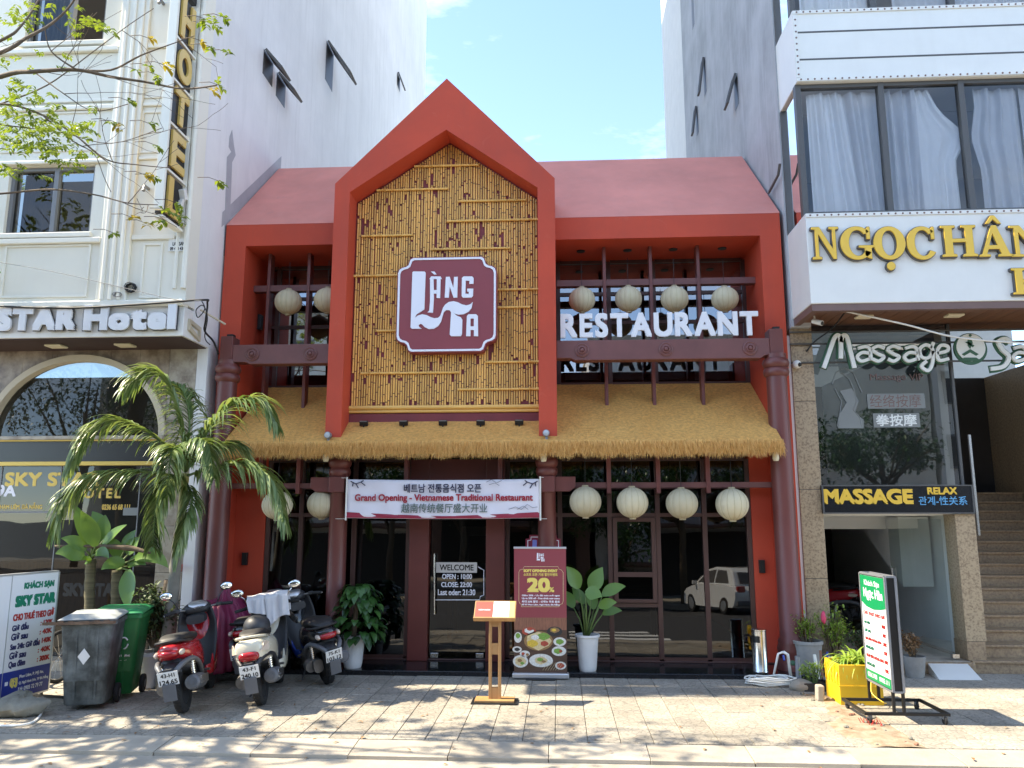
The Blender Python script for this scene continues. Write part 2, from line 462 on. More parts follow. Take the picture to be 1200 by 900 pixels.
pbr('curtain_blue', (0.30, 0.36, 0.45), 0.9, var=.06)
pbr('room_grey', (0.22, 0.22, 0.225), 0.9)
pbr('room_white', (0.72, 0.72, 0.70), 0.8)
pbr('plastic_white', (0.76, 0.75, 0.70), 0.45, var=.04)
pbr('lamp_cream', (0.78, 0.70, 0.50), 0.5)
pbr('cable_black', (0.012, 0.012, 0.013), 0.55)
pbr('cable_grey', (0.28, 0.27, 0.26), 0.6)
pbr('massage_green', (0.035, 0.115, 0.06), 0.45)
pbr('massage_white', (0.74, 0.75, 0.71), 0.4)
pbr('sign_black', (0.010, 0.011, 0.014), 0.22)
pbr('sign_blue_text', (0.10, 0.36, 0.62), 0.4)
pbr('pale_lettering', (0.20, 0.21, 0.20), 0.5)
# glass
glass('glass_dark', (0.14, 0.14, 0.14), 0.01, k=1.4)
glass('glass_upper', (0.25, 0.26, 0.27), 0.20, k=1.2)
glass('glass_hotel', (0.26, 0.28, 0.26), 0.0, k=1.0)
glass('glass_bay', (0.97, 0.98, 0.98), 0.02, k=1.0)
glass('glass_side', (0.35, 0.38, 0.40), 0.55, k=1.0)
glass('glass_massage', (0.30, 0.31, 0.29), 0.05, k=1.3)
glass('glass_clear', (0.70, 0.78, 0.75), 0.03, k=.45)
# street
def tile_material():
    m = bpy.data.materials.new('paving'); m.use_nodes = True; MATS['paving'] = m
    nt = m.node_tree; L = nt.links; p = nt.nodes['Principled BSDF']
    g = nt.nodes.new('ShaderNodeNewGeometry')
    mp_ = nt.nodes.new('ShaderNodeMapping'); L.new(g.outputs['Position'], mp_.inputs[0])
    n1 = nt.nodes.new('ShaderNodeTexNoise'); n1.inputs['Scale'].default_value = 1.1; n1.inputs['Detail'].default_value = 8; n1.inputs['Roughness'].default_value = .65
    n2 = nt.nodes.new('ShaderNodeTexNoise'); n2.inputs['Scale'].default_value = 55; n2.inputs['Detail'].default_value = 3
    vo = nt.nodes.new('ShaderNodeTexVoronoi'); vo.feature = 'DISTANCE_TO_EDGE'; vo.inputs['Scale'].default_value = 16
    for n in (n1, n2, vo): L.new(mp_.outputs[0], n.inputs['Vector'])
    r1 = nt.nodes.new('ShaderNodeValToRGB')
    r1.color_ramp.elements[0].position = .33; r1.color_ramp.elements[0].color = (.33, .295, .24, 1)
    r1.color_ramp.elements[1].position = .68; r1.color_ramp.elements[1].color = (.49, .445, .37, 1)
    L.new(n1.outputs[0], r1.inputs[0])
    mx = nt.nodes.new('ShaderNodeMix'); mx.data_type = 'RGBA'; mx.blend_type = 'MULTIPLY'; mx.inputs[0].default_value = .5
    L.new(r1.outputs[0], mx.inputs[6]); L.new(n2.outputs[0], mx.inputs[7])
    r3 = nt.nodes.new('ShaderNodeValToRGB'); r3.color_ramp.elements[0].position = .0; r3.color_ramp.elements[0].color = (.62,)*3 + (1,)
    r3.color_ramp.elements[1].position = .10; r3.color_ramp.elements[1].color = (1,)*3 + (1,)
    L.new(vo.outputs['Distance'], r3.inputs[0])
    m2 = nt.nodes.new('ShaderNodeMix'); m2.data_type = 'RGBA'; m2.blend_type = 'MULTIPLY'; m2.inputs[0].default_value = 1
    L.new(mx.outputs[2], m2.inputs[6]); L.new(r3.outputs[0], m2.inputs[7])
    oi = nt.nodes.new('ShaderNodeObjectInfo'); mr = nt.nodes.new('ShaderNodeMapRange'); mr.inputs[3].default_value = .84; mr.inputs[4].default_value = 1.12
    L.new(oi.outputs['Random'], mr.inputs[0])
    m3 = nt.nodes.new('ShaderNodeVectorMath'); m3.operation = 'SCALE'
    L.new(m2.outputs[2], m3.inputs[0]); L.new(mr.outputs[0], m3.inputs['Scale'])
    # brownish spill marks
    n5 = nt.nodes.new('ShaderNodeTexNoise'); n5.inputs['Scale'].default_value = 2.6; n5.inputs['Detail'].default_value = 6; L.new(mp_.outputs[0], n5.inputs['Vector'])
    r5 = nt.nodes.new('ShaderNodeValToRGB'); r5.color_ramp.elements[0].position = .62; r5.color_ramp.elements[0].color = (0,0,0,1); r5.color_ramp.elements[1].position = .74; r5.color_ramp.elements[1].color = (.45,.45,.45,1)
    L.new(n5.outputs[0], r5.inputs[0])
    m5 = nt.nodes.new('ShaderNodeMix'); m5.data_type = 'RGBA'; L.new(r5.outputs[0], m5.inputs[0]); L.new(m3.outputs[0], m5.inputs[6]); m5.inputs[7].default_value = (.13, .11, .09, 1)
    L.new(m5.outputs[2], p.inputs['Base Color'])
    p.inputs['Roughness'].default_value = .85
    bp = nt.nodes.new('ShaderNodeBump'); bp.inputs['Strength'].default_value = .5; bp.inputs['Distance'].default_value = .006
    L.new(r3.outputs[0], bp.inputs['Height']); L.new(bp.outputs[0], p.inputs['Normal'])
tile_material()
pbr('joint_dirt', (0.24, 0.205, 0.16), 0.95, var=.3, vscale=6)
pbr('concrete', (0.36, 0.32, 0.26), 0.88, var=.16, vscale=3.5, bump=.35, bscale=60, objrand=.15)
pbr('asphalt', (0.052, 0.052, 0.054), 0.9, var=.2, vscale=8, bump=.5, bscale=120)
pbr('road_white', (0.72, 0.72, 0.70), 0.8, var=.08)
pbr('sand_dirt', (0.21, 0.145, 0.09), 0.95, col2=(0.34, 0.285, 0.21), vscale=9, v2=(.35, .7), bump=.6, bscale=50)
pbr('rock', (0.20, 0.19, 0.155), 0.9, var=.3, vscale=7, bump=.6, bscale=25)
pbr('brick_red', (0.27, 0.13, 0.085), 0.9, var=.2, vscale=20)
# ------------------------------------------------------------------ ground
YP = 9.60      # platform front
YF = 10.12     # red portal front
YG = 9.74      # gable frame front
YB = 10.12     # bamboo backing
YL = 10.36     # lower glass
YU = 11.05     # upper glass
XL, XR = -4.62, 3.04
g = MB(); g.add([(-400,-400,-.16),(400,-400,-.16),(400,400,-.16),(-400,400,-.16)], [(0,1,2,3)])
struct(g.build('road', 'asphalt', base=(0,0,-.16)))
g = MB(); g.box(-60, 60, 5.75, 6.58, -.158, -.062)
struct(g.build('gutter', 'concrete'))
g = MB(); g.box(-60, 60, 6.92, 40, -.15, -.014)
walk = struct(g.build('sidewalk', 'joint_dirt', base=(0, 8, 0)))
# paving tiles: the ones that show largest are single pieces
T = .275
def tile_mesh(mb, x, y, z=0.0, w=T-.005, h=T-.005, rot=0.0):
    e = .004; a = w/2; b = h/2
    vs = [(-a,-b,-.02),(a,-b,-.02),(a,b,-.02),(-a,b,-.02),(-a,-b,-e),(a,-b,-e),(a,b,-e),(-a,b,-e),(-a+e,-b+e,0),(a-e,-b+e,0),(a-e,b-e,0),(-a+e,b-e,0)]
    mb.add([(x+v[0], y+v[1], z+v[2]) for v in vs], [(0,1,5,4),(1,2,6,5),(2,3,7,6),(3,0,4,7),(4,5,9,8),(5,6,10,9),(6,7,11,10),(7,4,8,11),(8,9,10,11)])
def in_strip(x, y):
    c = 2.80 + .05*math.sin(y*3.1) + (9.6-y)*-.02
    return abs(x-c) < .17
cells = []
ny = int((YP+.5-6.95)/T)
for j in range(ny+1):
    y = 6.95 + T*(j+.5)
    for i in range(-26, 33):
        x = T*(i+.5) - .05
        if in_strip(x, y): continue
        if y > YP - .02 and -4.59 < x < 3.0: continue
        cells.append((x, y))
def vis(c): return -(abs(c[0]+.1*0)*.9 + (c[1]-6.9)*.55)
cells.sort(key=vis, reverse=True)
t0 = MB(); tile_mesh(t0, 0, 0)
proto_tile = t0.build('paving_tile', 'paving', walk, local=True)
first = True
for k, (x, y) in enumerate(cells[:300]):
    o = proto_tile if k == 0 else piece(proto_tile, walk, (0, 0, 0))
    o.location = Vector((x, y, rnd.uniform(-.0025, .0015))) - Vector((0, 8, 0))
    o.rotation_euler = (rnd.uniform(-.006, .006), rnd.uniform(-.006, .006), rnd.uniform(-.006, .006))
rest = MB()
for (x, y) in cells[300:]: tile_mesh(rest, x, y, rnd.uniform(-.0025, .0015))
tag(rest.build('far_paving_tiles', 'paving', walk), kind='stuff')
# more paving to both sides outside the picture
side = MB()
for sx0, sx1 in ((-30, -7.3), (9.0, 30)): side.box(sx0, sx1, 6.95, 10.0, -.013, -.002)
tag(side.build('side_paving', 'paving', walk), kind='stuff')
# kerb slabs
kerb = MB(); kerb.add([(-.395,6.585,-.15),(.395,6.585,-.15),(.395,6.93,-.15),(-.395,6.93,-.15),(-.399,6.585,-.03),(.399,6.585,-.03),(.399,6.943,-.003),(-.399,6.943,-.003)],
    [(0,3,2,1),(4,5,6,7),(0,1,5,4),(1,2,6,5),(2,3,7,6),(3,0,4,7)])
kroot = MB().box(-30, 30, 6.60, 6.92, -.155, -.06).build('kerb', 'joint_dirt', base=(0, 6.75, -.15)); struct(kroot)
kb = kerb.build('kerb_slab', 'concrete', kroot, bevel=.004)
for k in range(-14, 16):
    if k == 0: kb.location = (0.30, 0, 0); continue
    piece(kb, kroot, (0.30 + .803*k, rnd.uniform(-.01, .006), rnd.uniform(-.006, .004)), rot=(0, 0, rnd.uniform(-.006, .006)))
# earth strip between the two pavements
def dirt(u, v):
    y = 6.95 + 2.75*u; c = 2.80 + .05*math.sin(y*3.1) - (9.6-y)*.02
    x = c + (v-.5)*.56
    e = 1-abs(v-.5)*2
    return (x, y, -.013 + .016*min(1, e*2.2) + .012*noise.noise(Vector((x*7, y*7, 3)))*min(1, e*3))
o = MB().grid(dirt, 90, 14).build('earth_strip', 'sand_dirt', None, smooth=True); struct(o)
# loose stones and brick bits on it
for k in range(26):
    y = rnd.uniform(7.0, 9.3); x = 2.80 - (9.6-y)*.02 + rnd.gauss(0, .12); s_ = rnd.uniform(.008, .024)
    m = MB().sphere((x, y, s_*.4), s_, 7, 5, 1, rnd.uniform(.7, 1.3), .7)
    m.v = [tuple(Vector(p) + Vector((noise.noise(Vector(p)*40), noise.noise(Vector(p)*40+Vector((9,0,0))), 0))*s_*.4) for p in m.v]
    tag(m.build('pebble', 'rock' if k % 3 else 'brick_red'), 'small stone or brick crumb lying on the bare earth strip by the yellow planter', 'stone', 'crumbs on the earth strip')
# ------------------------------------------------------------------ restaurant
RB = thing('restaurant_building', (-.8, YF, 0), 'red gabled restaurant with bamboo panel, thatched canopy and maroon columns between two hotels', 'restaurant')
def ub(name, mat, x0, x1, y0, y1, z0, z1, parent=None, bevel=0.0, **k):
    return MB().box(x0, x1, y0, y1, z0, z1).build(name, mat, parent or RB, bevel=bevel, **k)
ub('platform', 'black_granite', -4.585, 2.985, YP, 11.5, -.02, .055, bevel=.006)
# portal
f = MB()
f.box(-4.59, -4.30, YF, 15, 0, 5.865); f.box(2.717, 2.987, YF, 15, 0, 5.865)
f.prism([(-4.30, 5.557), (2.717, 5.557), (2.717, 5.865), (-4.30, 5.865)], 'y', YF, 11.3)
f.build('portal_frame', 'red_paint', RB)
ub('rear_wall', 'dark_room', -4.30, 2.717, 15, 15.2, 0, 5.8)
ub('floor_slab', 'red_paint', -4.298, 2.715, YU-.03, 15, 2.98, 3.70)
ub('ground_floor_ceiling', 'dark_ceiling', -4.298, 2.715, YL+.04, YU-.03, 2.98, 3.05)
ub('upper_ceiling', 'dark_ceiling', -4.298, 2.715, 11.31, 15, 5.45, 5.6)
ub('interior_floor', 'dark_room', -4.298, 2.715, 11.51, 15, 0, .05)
# roof
r = MB(); r.prism([(YF, 5.868), (11.97, 7.575), (13.9, 5.868), (13.9, 5.70), (11.97, 7.40), (YF+.02, 5.868-.001)], 'x', -4.60, 2.995)
r.build('roof', 'red_roof', RB)
# gable: closed house-shaped band, deep recess
out = [(-2.96, 2.70), (-2.96, 6.27), (-1.47, 7.755), (-.012, 6.27), (-.012, 2.70)]
inn = [(-2.755, 2.70), (-2.755, 6.146), (-1.466, 7.005), (-.24, 6.146), (-.24, 2.70)]
gm = MB()
for i in range(4):
    a, b, c, d = out[i], out[i+1], inn[i+1], inn[i]
    v = [(p[0], YG, p[1]) for p in (a, b, c, d)] + [(p[0], 12.0, p[1]) for p in (a, b, c, d)]
    fs = [(0,1,2,3), (0,4,5,1), (3,2,6,7)]
    if i == 0: fs.append((0,3,7,4))
    if i == 3: fs.append((1,5,6,2))
    gm.add(v, fs)
bmw = gm.build('gable_frame', 'red_paint', RB)
gb = MB(); gb.prism([(-2.754, 2.75), (-2.754, 6.14), (-1.466, 7.0), (-.241, 6.14), (-.241, 2.75)], 'y', YB-.004, YB+.1)
gback = gb.build('bamboo_backing', 'red_backing', RB)
# bamboo: poles cut into lengths, each its own piece
def bamboo_nodes():
    nt = MATS['bamboo'].node_tree; L = nt.links; p = nt.nodes['Principled BSDF']
    src = p.inputs['Base Color'].links[0].from_socket
    gg = nt.nodes.new('ShaderNodeNewGeometry'); sp = nt.nodes.new('ShaderNodeSeparateXYZ'); L.new(gg.outputs['Position'], sp.inputs[0])
    oi = nt.nodes.new('ShaderNodeObjectInfo')
    a = nt.nodes.new('ShaderNodeMath'); a.operation = 'MULTIPLY_ADD'; a.inputs[1].default_value = 4.2; L.new(sp.outputs[2], a.inputs[0])
    b = nt.nodes.new('ShaderNodeMath'); b.operation = 'MULTIPLY'; b.inputs[1].default_value = 17; L.new(oi.outputs['Random'], b.inputs[0]); L.new(b.outputs[0], a.inputs[2])
    fr = nt.nodes.new('ShaderNodeMath'); fr.operation = 'FRACT'; L.new(a.outputs[0], fr.inputs[0])
    lt = nt.nodes.new('ShaderNodeMath'); lt.operation = 'LESS_THAN'; lt.inputs[1].default_value = .055; L.new(fr.outputs[0], lt.inputs[0])
    mx = nt.nodes.new('ShaderNodeMix'); mx.data_type = 'RGBA'; L.new(lt.outputs[0], mx.inputs[0]); L.new(src, mx.inputs[6]); mx.inputs[7].default_value = (.20, .09, .03, 1)
    L.new(mx.outputs[2], p.inputs['Base Color'])
bamboo_nodes()
ub_ = MB(); ub_.tube([(0,0,0),(0,0,1)], .0127, 8)
pole0 = ub_.build('bamboo_pole', 'bamboo', gback, smooth=40, local=True)
og = ORG[gback.name] = Vector((-.8, YF, 0))
NP = 76; cnt = 0
zb = at(520, 477, YB-.02).z
polelist = []
for i in range(NP):
    x = -2.742 + (2.49)*(i+.5)/NP
    zt = (7.0 - (x+1.466)*.7015 if x > -1.466 else 7.0 + (x+1.466)*.667) - .03
    z = zb + (0 if rnd.random() < .7 else rnd.uniform(.02, .12))
    ncut = 3 if zt-zb > 3.5 else 2
    if rnd.random() < .65: ncut += 1
    cuts = sorted(rnd.uniform(zb+.3, zt-.2) for _ in range(ncut))
    for c in cuts + [None]:
        e = zt if c is None else c
        if e - z > .10: polelist.append((x + rnd.uniform(-.002, .002), z, e-z))
        if c is not None: z = c + rnd.choice((.025, .035, .05, .07, .09, .12))
polelist.sort(key=lambda p: -p[2])
for k, (x, z, h) in enumerate(polelist[:300]):
    o = pole0 if k == 0 else piece(pole0, gback, (0,0,0))
    rr = rnd.uniform(.92, 1.08)
    o.location = Vector((x, YB-.016+rnd.uniform(-.003, .004), z)) - og; o.scale = (rr, rr, h); o.rotation_euler = (0, rnd.uniform(-.0035, .0035), 0)
mm_ = MB()
for (x, z, h) in polelist[300:]: mm_.tube([(x, YB-.016, z), (x, YB-.016, z+h)], .0134, 7)
if mm_.v: tag(mm_.build('short_bamboo_poles', 'bamboo', gback, smooth=40), kind='stuff')
for (x0, x1, y) in [(486,561,194),(442,525,222),(537,616,235),(524,632,258),(424,483,276),(506,598,291.5),(415,466,323),(580,632,339),(580,621,360),(442,466,387.6),(569,632,424),(423,538,437),(537,632,456)]:
    a = at(x0, y, YB-.045); b = at(x1, y, YB-.045); zz = (a.z+b.z)/2
    t = MB(); n = max(2, int((b.x-a.x)/.12)); pts = []; rr = []
    for k in range(n+1):
        xx = max(-2.752, a.x + (min(b.x, -.243)-a.x)*k/n)
        for dx, rk in ((-.004, .0165), (0, .0195), (.004, .0165)):
            pts.append((xx+dx, YB-.045, zz)); rr.append(rk)
    t.tube(pts, rr, 8); t.build('bamboo_rail', 'bamboo_rail_mat', gback, smooth=40)
t = MB(); t.tube([(-2.752, YB-.04, zb-.005), (-.243, YB-.04, zb-.005)], .03, 10); t.build('bamboo_rail', 'bamboo_rail_mat', gback, smooth=40)
t = MB(); t.tube([(-2.752, YB-.03, zb-.055), (-.243, YB-.03, zb-.055)], .022, 10); t.build('bamboo_rail', 'bamboo_rail_mat', gback, smooth=40)
ub('base_board', 'red_backing', -2.753, -.242, YB-.03, YB-.002, 2.72, zb-.085)
# thatch
TF = Vector((0, 9.63, 2.775)); TBk = Vector((0, YU+.02, 3.745))
def tz(y): return TF.z + (TBk.z-TF.z)*(y-TF.y)/(TBk.y-TF.y)
tx0, tx1 = -4.235, 2.712
th = MB()
def thatch_surf(u, v):
    x = tx0 + (tx1-tx0)*u; 
    if v < .9:
        y = TBk.y + (TF.y-TBk.y)*v/.9; z = tz(y)
    else:
        k = (v-.9)/.1; y = TF.y - .03*math.sin(k*1.57); z = TF.z - .15*k
    return (x, y, z + .008*noise.noise(Vector((x*3, y*3, 0))))
th.grid(thatch_surf, 120, 30)
th.add([(tx0, TF.y-.03, TF.z-.15), (tx1, TF.y-.03, TF.z-.15), (tx1, TBk.y, TBk.z-.16), (tx0, TBk.y, TBk.z-.16)], [(0,1,2,3)])
th.add([(tx0, TF.y, TF.z), (tx0, TBk.y, TBk.z), (tx0, TBk.y, TBk.z-.16), (tx0, TF.y-.03, TF.z-.15)], [(0,1,2,3)])
th.add([(tx1, TF.y, TF.z), (tx1, TBk.y, TBk.z), (tx1, TBk.y, TBk.z-.16), (tx1, TF.y-.03, TF.z-.15)], [(3,2,1,0)])
thb = th.build('thatch_canopy', 'thatch_base', RB, smooth=True)
st = MB(); sl = (TBk-TF).normalized(); nrm = Vector((0, -sl.z, sl.y))
def straw(p, d, L, w, side):
    s_ = side*w*.5; q = p + d*L
    st.add([p-s_, p+s_, q+s_*.35, q-s_*.35], [(0,1,2,3)])
for k in range(30000):                     # straws lying down the slope
    x = rnd.uniform(tx0, tx1); y = TF.y + (TBk.y-TF.y)*rnd.random()**1.15
    if -2.96 < x < -.01 and y > YB: continue
    p = Vector((x, y, tz(y)-.004)); L = rnd.uniform(.02, .055)
    d = (-sl + Vector((rnd.gauss(0, .22), 0, 0)) + nrm*rnd.uniform(.03, .45)).normalized()
    a = rnd.uniform(0, 3.14); side = (Vector((1,0,0))*math.cos(a) + nrm*math.sin(a)*.7)
    straw(p, d, L, rnd.uniform(.0022, .0048), side)
for k in range(21000):                     # the shaggy cut edge
    x = rnd.uniform(tx0-.01, tx1+.01); t_ = rnd.random()
    p = Vector((x, TF.y - .035 + rnd.uniform(-.02, .03), TF.z + .01 - .15*t_))
    ln = rnd.uniform(.04, .105) + .03*noise.noise(Vector((x*6, 0, 0)))
    d = Vector((rnd.gauss(0, .24), -.28 - rnd.random()*.28*(1-t_), -1)).normalized()
    a = rnd.uniform(-1, 1)
    straw(p, d, ln, rnd.uniform(.0028, .0062), Vector((math.cos(a), math.sin(a), 0)))
for sx in (tx0, tx1):
    for k in range(1400):
        y = rnd.uniform(TF.y, TBk.y); p = Vector((sx, y, tz(y)-rnd.uniform(0, .13)))
        straw(p, Vector((math.copysign(.25, sx), -.5, -1)).normalized(), rnd.uniform(.04, .08), .006, Vector((0, 1, 0)))
tag(st.build('straw', 'straw', thb, normals=False), kind='stuff')
# columns
YC = 9.97
def column(xb, ztop, rad=.135, zb=.055):
    m = MB()
    m.lathe([(rad*1.35, zb), (rad*1.35, zb+.10), (rad*1.1, zb+.13), (rad*1.22, zb+.18), (rad*1.30, zb+.24), (rad*1.16, zb+.30), (rad*1.2, zb+.33), (rad, zb+.37),
             (rad*.985, ztop*.5), (rad*.93, ztop-.30), (rad*1.12, ztop-.28), (rad*1.2, ztop-.24), (rad*1.12, ztop-.20), (rad*1.0, ztop-.185), (rad*1.15, ztop-.165), (rad*1.25, ztop-.12), (rad*1.12, ztop-.075), (rad*.97, ztop-.06), (rad*.97, ztop)], (xb, YC, 0), 28)
    return m.build('column', 'maroon_wood', RB, smooth=50)
xcr = at(919, 600, YC).x; xcl = at(257, 600, YC).x
zct = at(912, 415, YC).z
column(xcr, zct); column(xcl, zct)
xi1 = at(394.5, 660, YC).x; xi2 = at(641.5, 660, YC).x
zit = at(641, 536, YC).z + .06
c1 = column(xi1, zit, .118); c2 = column(xi2, zit, .118)
for xx in (xcr, xcl):
    ub('post_block', 'maroon_wood', xx-.085, xx+.085, YC-.10, YC+.13, zct-.002, at(912, 387, YC).z, bevel=.01)
    ub('post_lamp', 'black_metal', xx-.05+.03, xx+.06, YC-.06, YC+.04, at(912, 387, YC).z, at(912, 387, YC).z+.035)
for xx, sgn in ((xi1, -1), (xi2, 1)):
    z0 = at(641, 577, YC).z; z1 = at(641, 558.5, YC).z
    ub('bracket_block', 'maroon_wood', xx-.10, xx+.10, YC-.145, YC+.12, z0, z1, bevel=.008)
    m = MB(); e = xx + sgn*.36; s1 = xx+sgn*.10
    m.prism([(s1, z0+.01), (e-sgn*.07, z0+.01), (e, z0+.06), (e, z1-.004), (s1, z1-.004)], 'y', YC-.07, YC+.07)
    m.build('bracket_arm', 'maroon_wood', RB, bevel=.006)
# carved beams with rosettes
def beam(xa, xb, zt, zb_, rx, chl, chr_):
    m = MB(); c = .07
    p = [(xa, zt), (xb, zt), (xb, zb_+c*.7 if chr_ else zb_), (xb-(c if chr_ else 0), zb_+(c*.5 if chr_ else 0)), (xb-(c*1.7 if chr_ else .01), zb_), (xa+(c*3.4 if chl else .01), zb_), (xa+(c*2.6 if chl else 0), zb_+(c*.4 if chl else 0)), (xa, zb_+(c*.4 if chl else 0))]
    m.prism(p, 'y', YC-.09, YC+.09)
    b = m.build('beam', 'maroon_rail', RB, bevel=.008)
    zm = (zt+zb_)/2
    for x in rx:
        q = MB(); q.lathe([(.092, 0), (.092, -.012), (.078, -.02), (.066, -.012), (.056, -.014), (.05, -.028), (.036, -.032), (.030, -.02), (.022, -.036), (.001, -.042)], (x, YC-.09, zm), 24, 'y')
        q.build('rosette', 'maroon_rail', b, smooth=40)
    return b
zt = at(780, 397.5, YC-.09).z; zb2 = at(780, 421, YC-.09).z
beam(-.012, xcr-.085, zt, zb2, [at(x, 409, YC-.09).x for x in (682, 780.5, 879)], True, True)
beam(xcl+.085, -2.962, zt, zb2, [at(x, 411, YC-.09).x for x in (296, 364)], True, False)
# hanging timber grids, upper and lower
def grid_frame(xs, y0, y1, zlo, zhi, railz, x0, x1, w=.022):
    for x in xs: ub('batten', 'maroon_wood', x-w, x+w, y0, y1, zlo(x) if callable(zlo) else zlo, zhi, bevel=.004)
    ub('rail', 'maroon_rail', x0, x1, y0+.02, y1-.02, railz[0], railz[1], bevel=.004)
YN = 10.45
zr = (at(760, 333.5, YN).z, at(760, 326, YN).z)
for xs, x0, x1 in (([at(x, 380, YN).x for x in (709.5, 764.5, 821)], .0, 2.716), ([at(x, 380, YN).x for x in (312, 359)], -4.299, -2.962)):
    grid_frame([x for x in xs if x > -4.2], YN, YN+.15, tz(YN+.07)-.1, 5.556, zr, x0, x1)
YM = 10.02
zr = (at(760, 571.5, YM).z, at(760, 565, YM).z)
for xs, x0, x1 in (([at(x, 560, YM).x for x in (713.5, 771.5, 830)], xi2+.1, 2.716), ([at(x, 560, YM).x for x in (305, 349)], -4.299, xi1-.1), ([at(x, 545, YM).x for x in (476, 586)], xi1+.1, xi2-.1)):
    grid_frame(xs, YM, YM+.12, at(760, 578, YM).z, 2.72, zr, x0, x1, .027)
ub('canopy_ceiling', 'soffit_maroon', -4.298, 2.715, 9.75, YL+.05, 2.70, 2.735)
# upper glazing
def glazing(parent, Y, xs, zs, mat_f, mat_g, fw=.03, dep=.06, tilt=0.0, skip=(), ends=(1, 1)):
    """frames round every pane; panes are single pieces"""
    z0, z1 = zs[0], zs[-1]
    for x in xs[0 if ends[0] else 1:len(xs) if ends[1] else -1]: MB().box(x-fw, x+fw, Y-dep/2, Y+dep/2, z0, z1).build('mullion', mat_f, parent, bevel=.004)
    for i in range(len(xs)-1):
        for z in zs:
            MB().box(xs[i]+fw, xs[i+1]-fw, Y-dep/2+.004, Y+dep/2-.004, z-fw*.8, z+fw*.8).build('transom', mat_f, parent)
        for j in range(len(zs)-1):
            if (i, j) in skip: continue
            a, b, c, d = xs[i]+fw*.8, xs[i+1]-fw*.8, zs[j]+fw*.6, zs[j+1]-fw*.6
            t = math.tan(R(tilt))*(d-c)/2
            MB().add([(a, Y-t, c), (b, Y-t, c), (b, Y+t, d), (a, Y+t, d)], [(0,1,2,3)]).build('pane', mat_g, parent, normals=False)
zs = [3.70, at(760, 372, YU).z, at(760, 345, YU).z, 5.50]
glazing(RB, YU, [.02, at(714, 380, YU).x, at(767, 380, YU).x, at(821, 380, YU).x, 2.69], [3.72, 4.62, 5.05, 5.53], 'frame_brown', 'glass_upper', .03, .06, .6)
glazing(RB, YU, [-4.28, at(325, 380, YU).x, at(362, 380, YU).x, -2.98], [3.72, 4.62, 5.05, 5.53], 'frame_brown', 'glass_upper', .03, .06, .6)
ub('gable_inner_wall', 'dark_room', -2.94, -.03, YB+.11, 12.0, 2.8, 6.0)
# pale arched panels standing behind the upper right glass
for k, (x0, x1, y0, y1) in enumerate([(662, 700, 375, 445), (712, 752, 372, 445), (765, 800, 372, 445), (815, 862, 370, 445)]):
    a = at(x0, y1, 12.4); b = at(x1, y0, 12.4)
    pts = [(a.x, a.z), (b.x, a.z), (b.x, b.z-.2)] + [((a.x+b.x)/2 + (b.x-a.x)/2*math.cos(t*.3927), b.z-.2+.22*math.sin(t*.3927)) for t in range(1, 8)] + [(a.x, b.z-.2)]
    MB().prism(pts, 'y', 12.4, 12.45).build('arched_panel', 'room_white', RB)
# lower shop front
zf0 = at(770, 774, YL).z
zt1 = at(770, 603.5, YL).z; zt2 = at(770, 571, YL).z; zt3 = at(770, 552, YL).z
ub('sill', 'frame_brown', -4.298, 2.715, YL-.06, YL+.05, .055, zf0, bevel=.006)
GZ = 2.6
xsR = [at(x, 690, YL).x for x in (657, 716, 773, 828.5)] + [at(881, 690, YL).x]
glazing(RB, YL, xsR[:2], [zf0+.02, zt1, zt2, GZ], 'frame_brown', 'glass_dark', .03, .07, 1.9)
glazing(RB, YL, xsR[2:], [zf0+.02, zt1, zt2, GZ], 'frame_brown', 'glass_dark', .03, .07, 1.9)
glazing(RB, YL, xsR[1:3], [zf0+.02, at(745, 709, YL).z, zt1, zt2, GZ], 'frame_brown', 'glass_dark', .03, .07, 1.9, skip=((0, 1),), ends=(0, 0))
# the openable sash
sx0, sx1 = xsR[1]+.035, xsR[2]-.035; sz0, sz1 = at(745, 706, YL).z, zt1-.03; szm = at(745, 673, YL).z
sash = MB().ring([(sx0, sz0), (sx1, sz0), (sx1, sz1), (sx0, sz1)], [(sx0+.055, sz0+.045), (sx1-.055, sz0+.045), (sx1-.055, sz1-.055), (sx0+.055, sz1-.055)], 'y', YL-.055, YL+.02).build('sash', 'frame_brown', RB, bevel=.004)
MB().box(sx0+.055, sx1-.055, YL-.05, YL+.015, szm-.03, szm+.03).build('transom', 'frame_brown', sash)
for z0, z1 in ((sz0+.04, szm-.03), (szm+.03, sz1-.05)):
    MB().add([(sx0+.05, YL-.02, z0), (sx1-.05, YL-.02, z0), (sx1-.05, YL-.02+(z1-z0)*.066, z1), (sx0+.05, YL-.02+(z1-z0)*.066, z1)], [(0,1,2,3)]).build('pane', 'glass_dark', sash, normals=False)
# left and middle bays, doorway
xd = [at(x, 700, YL).x for x in (480, 503, 570, 592)]
xgl = at(311, 690, YL).x
ub('side_panel', 'red_paint', -4.299, xgl-.03, YL-.05, YL+.12, .056, 2.70)
ub('side_panel', 'red_paint', xsR[-1]+.03, 2.716, YL-.05, YL+.12, .056, 2.70)
glazing(RB, YL, [xgl, at(350, 690, YL).x, at(413, 690, YL).x, xd[0]-.03], [zf0+.02, zt1, zt2, GZ], 'frame_brown', 'glass_dark', .03, .07, 1.9)
glazing(RB, YL, [xd[3]+.03, xsR[0]], [zf0+.02, zt1, zt2, GZ], 'frame_brown', 'glass_dark', .03, .07, 1.9, ends=(1, 0))
ub('door_post', 'door_red', xd[0], xd[1], YL-.12, YL+.10, .056, GZ, bevel=.006)
ub('door_post', 'door_red', xd[2], xd[3], YL-.12, YL+.10, .056, GZ, bevel=.006)
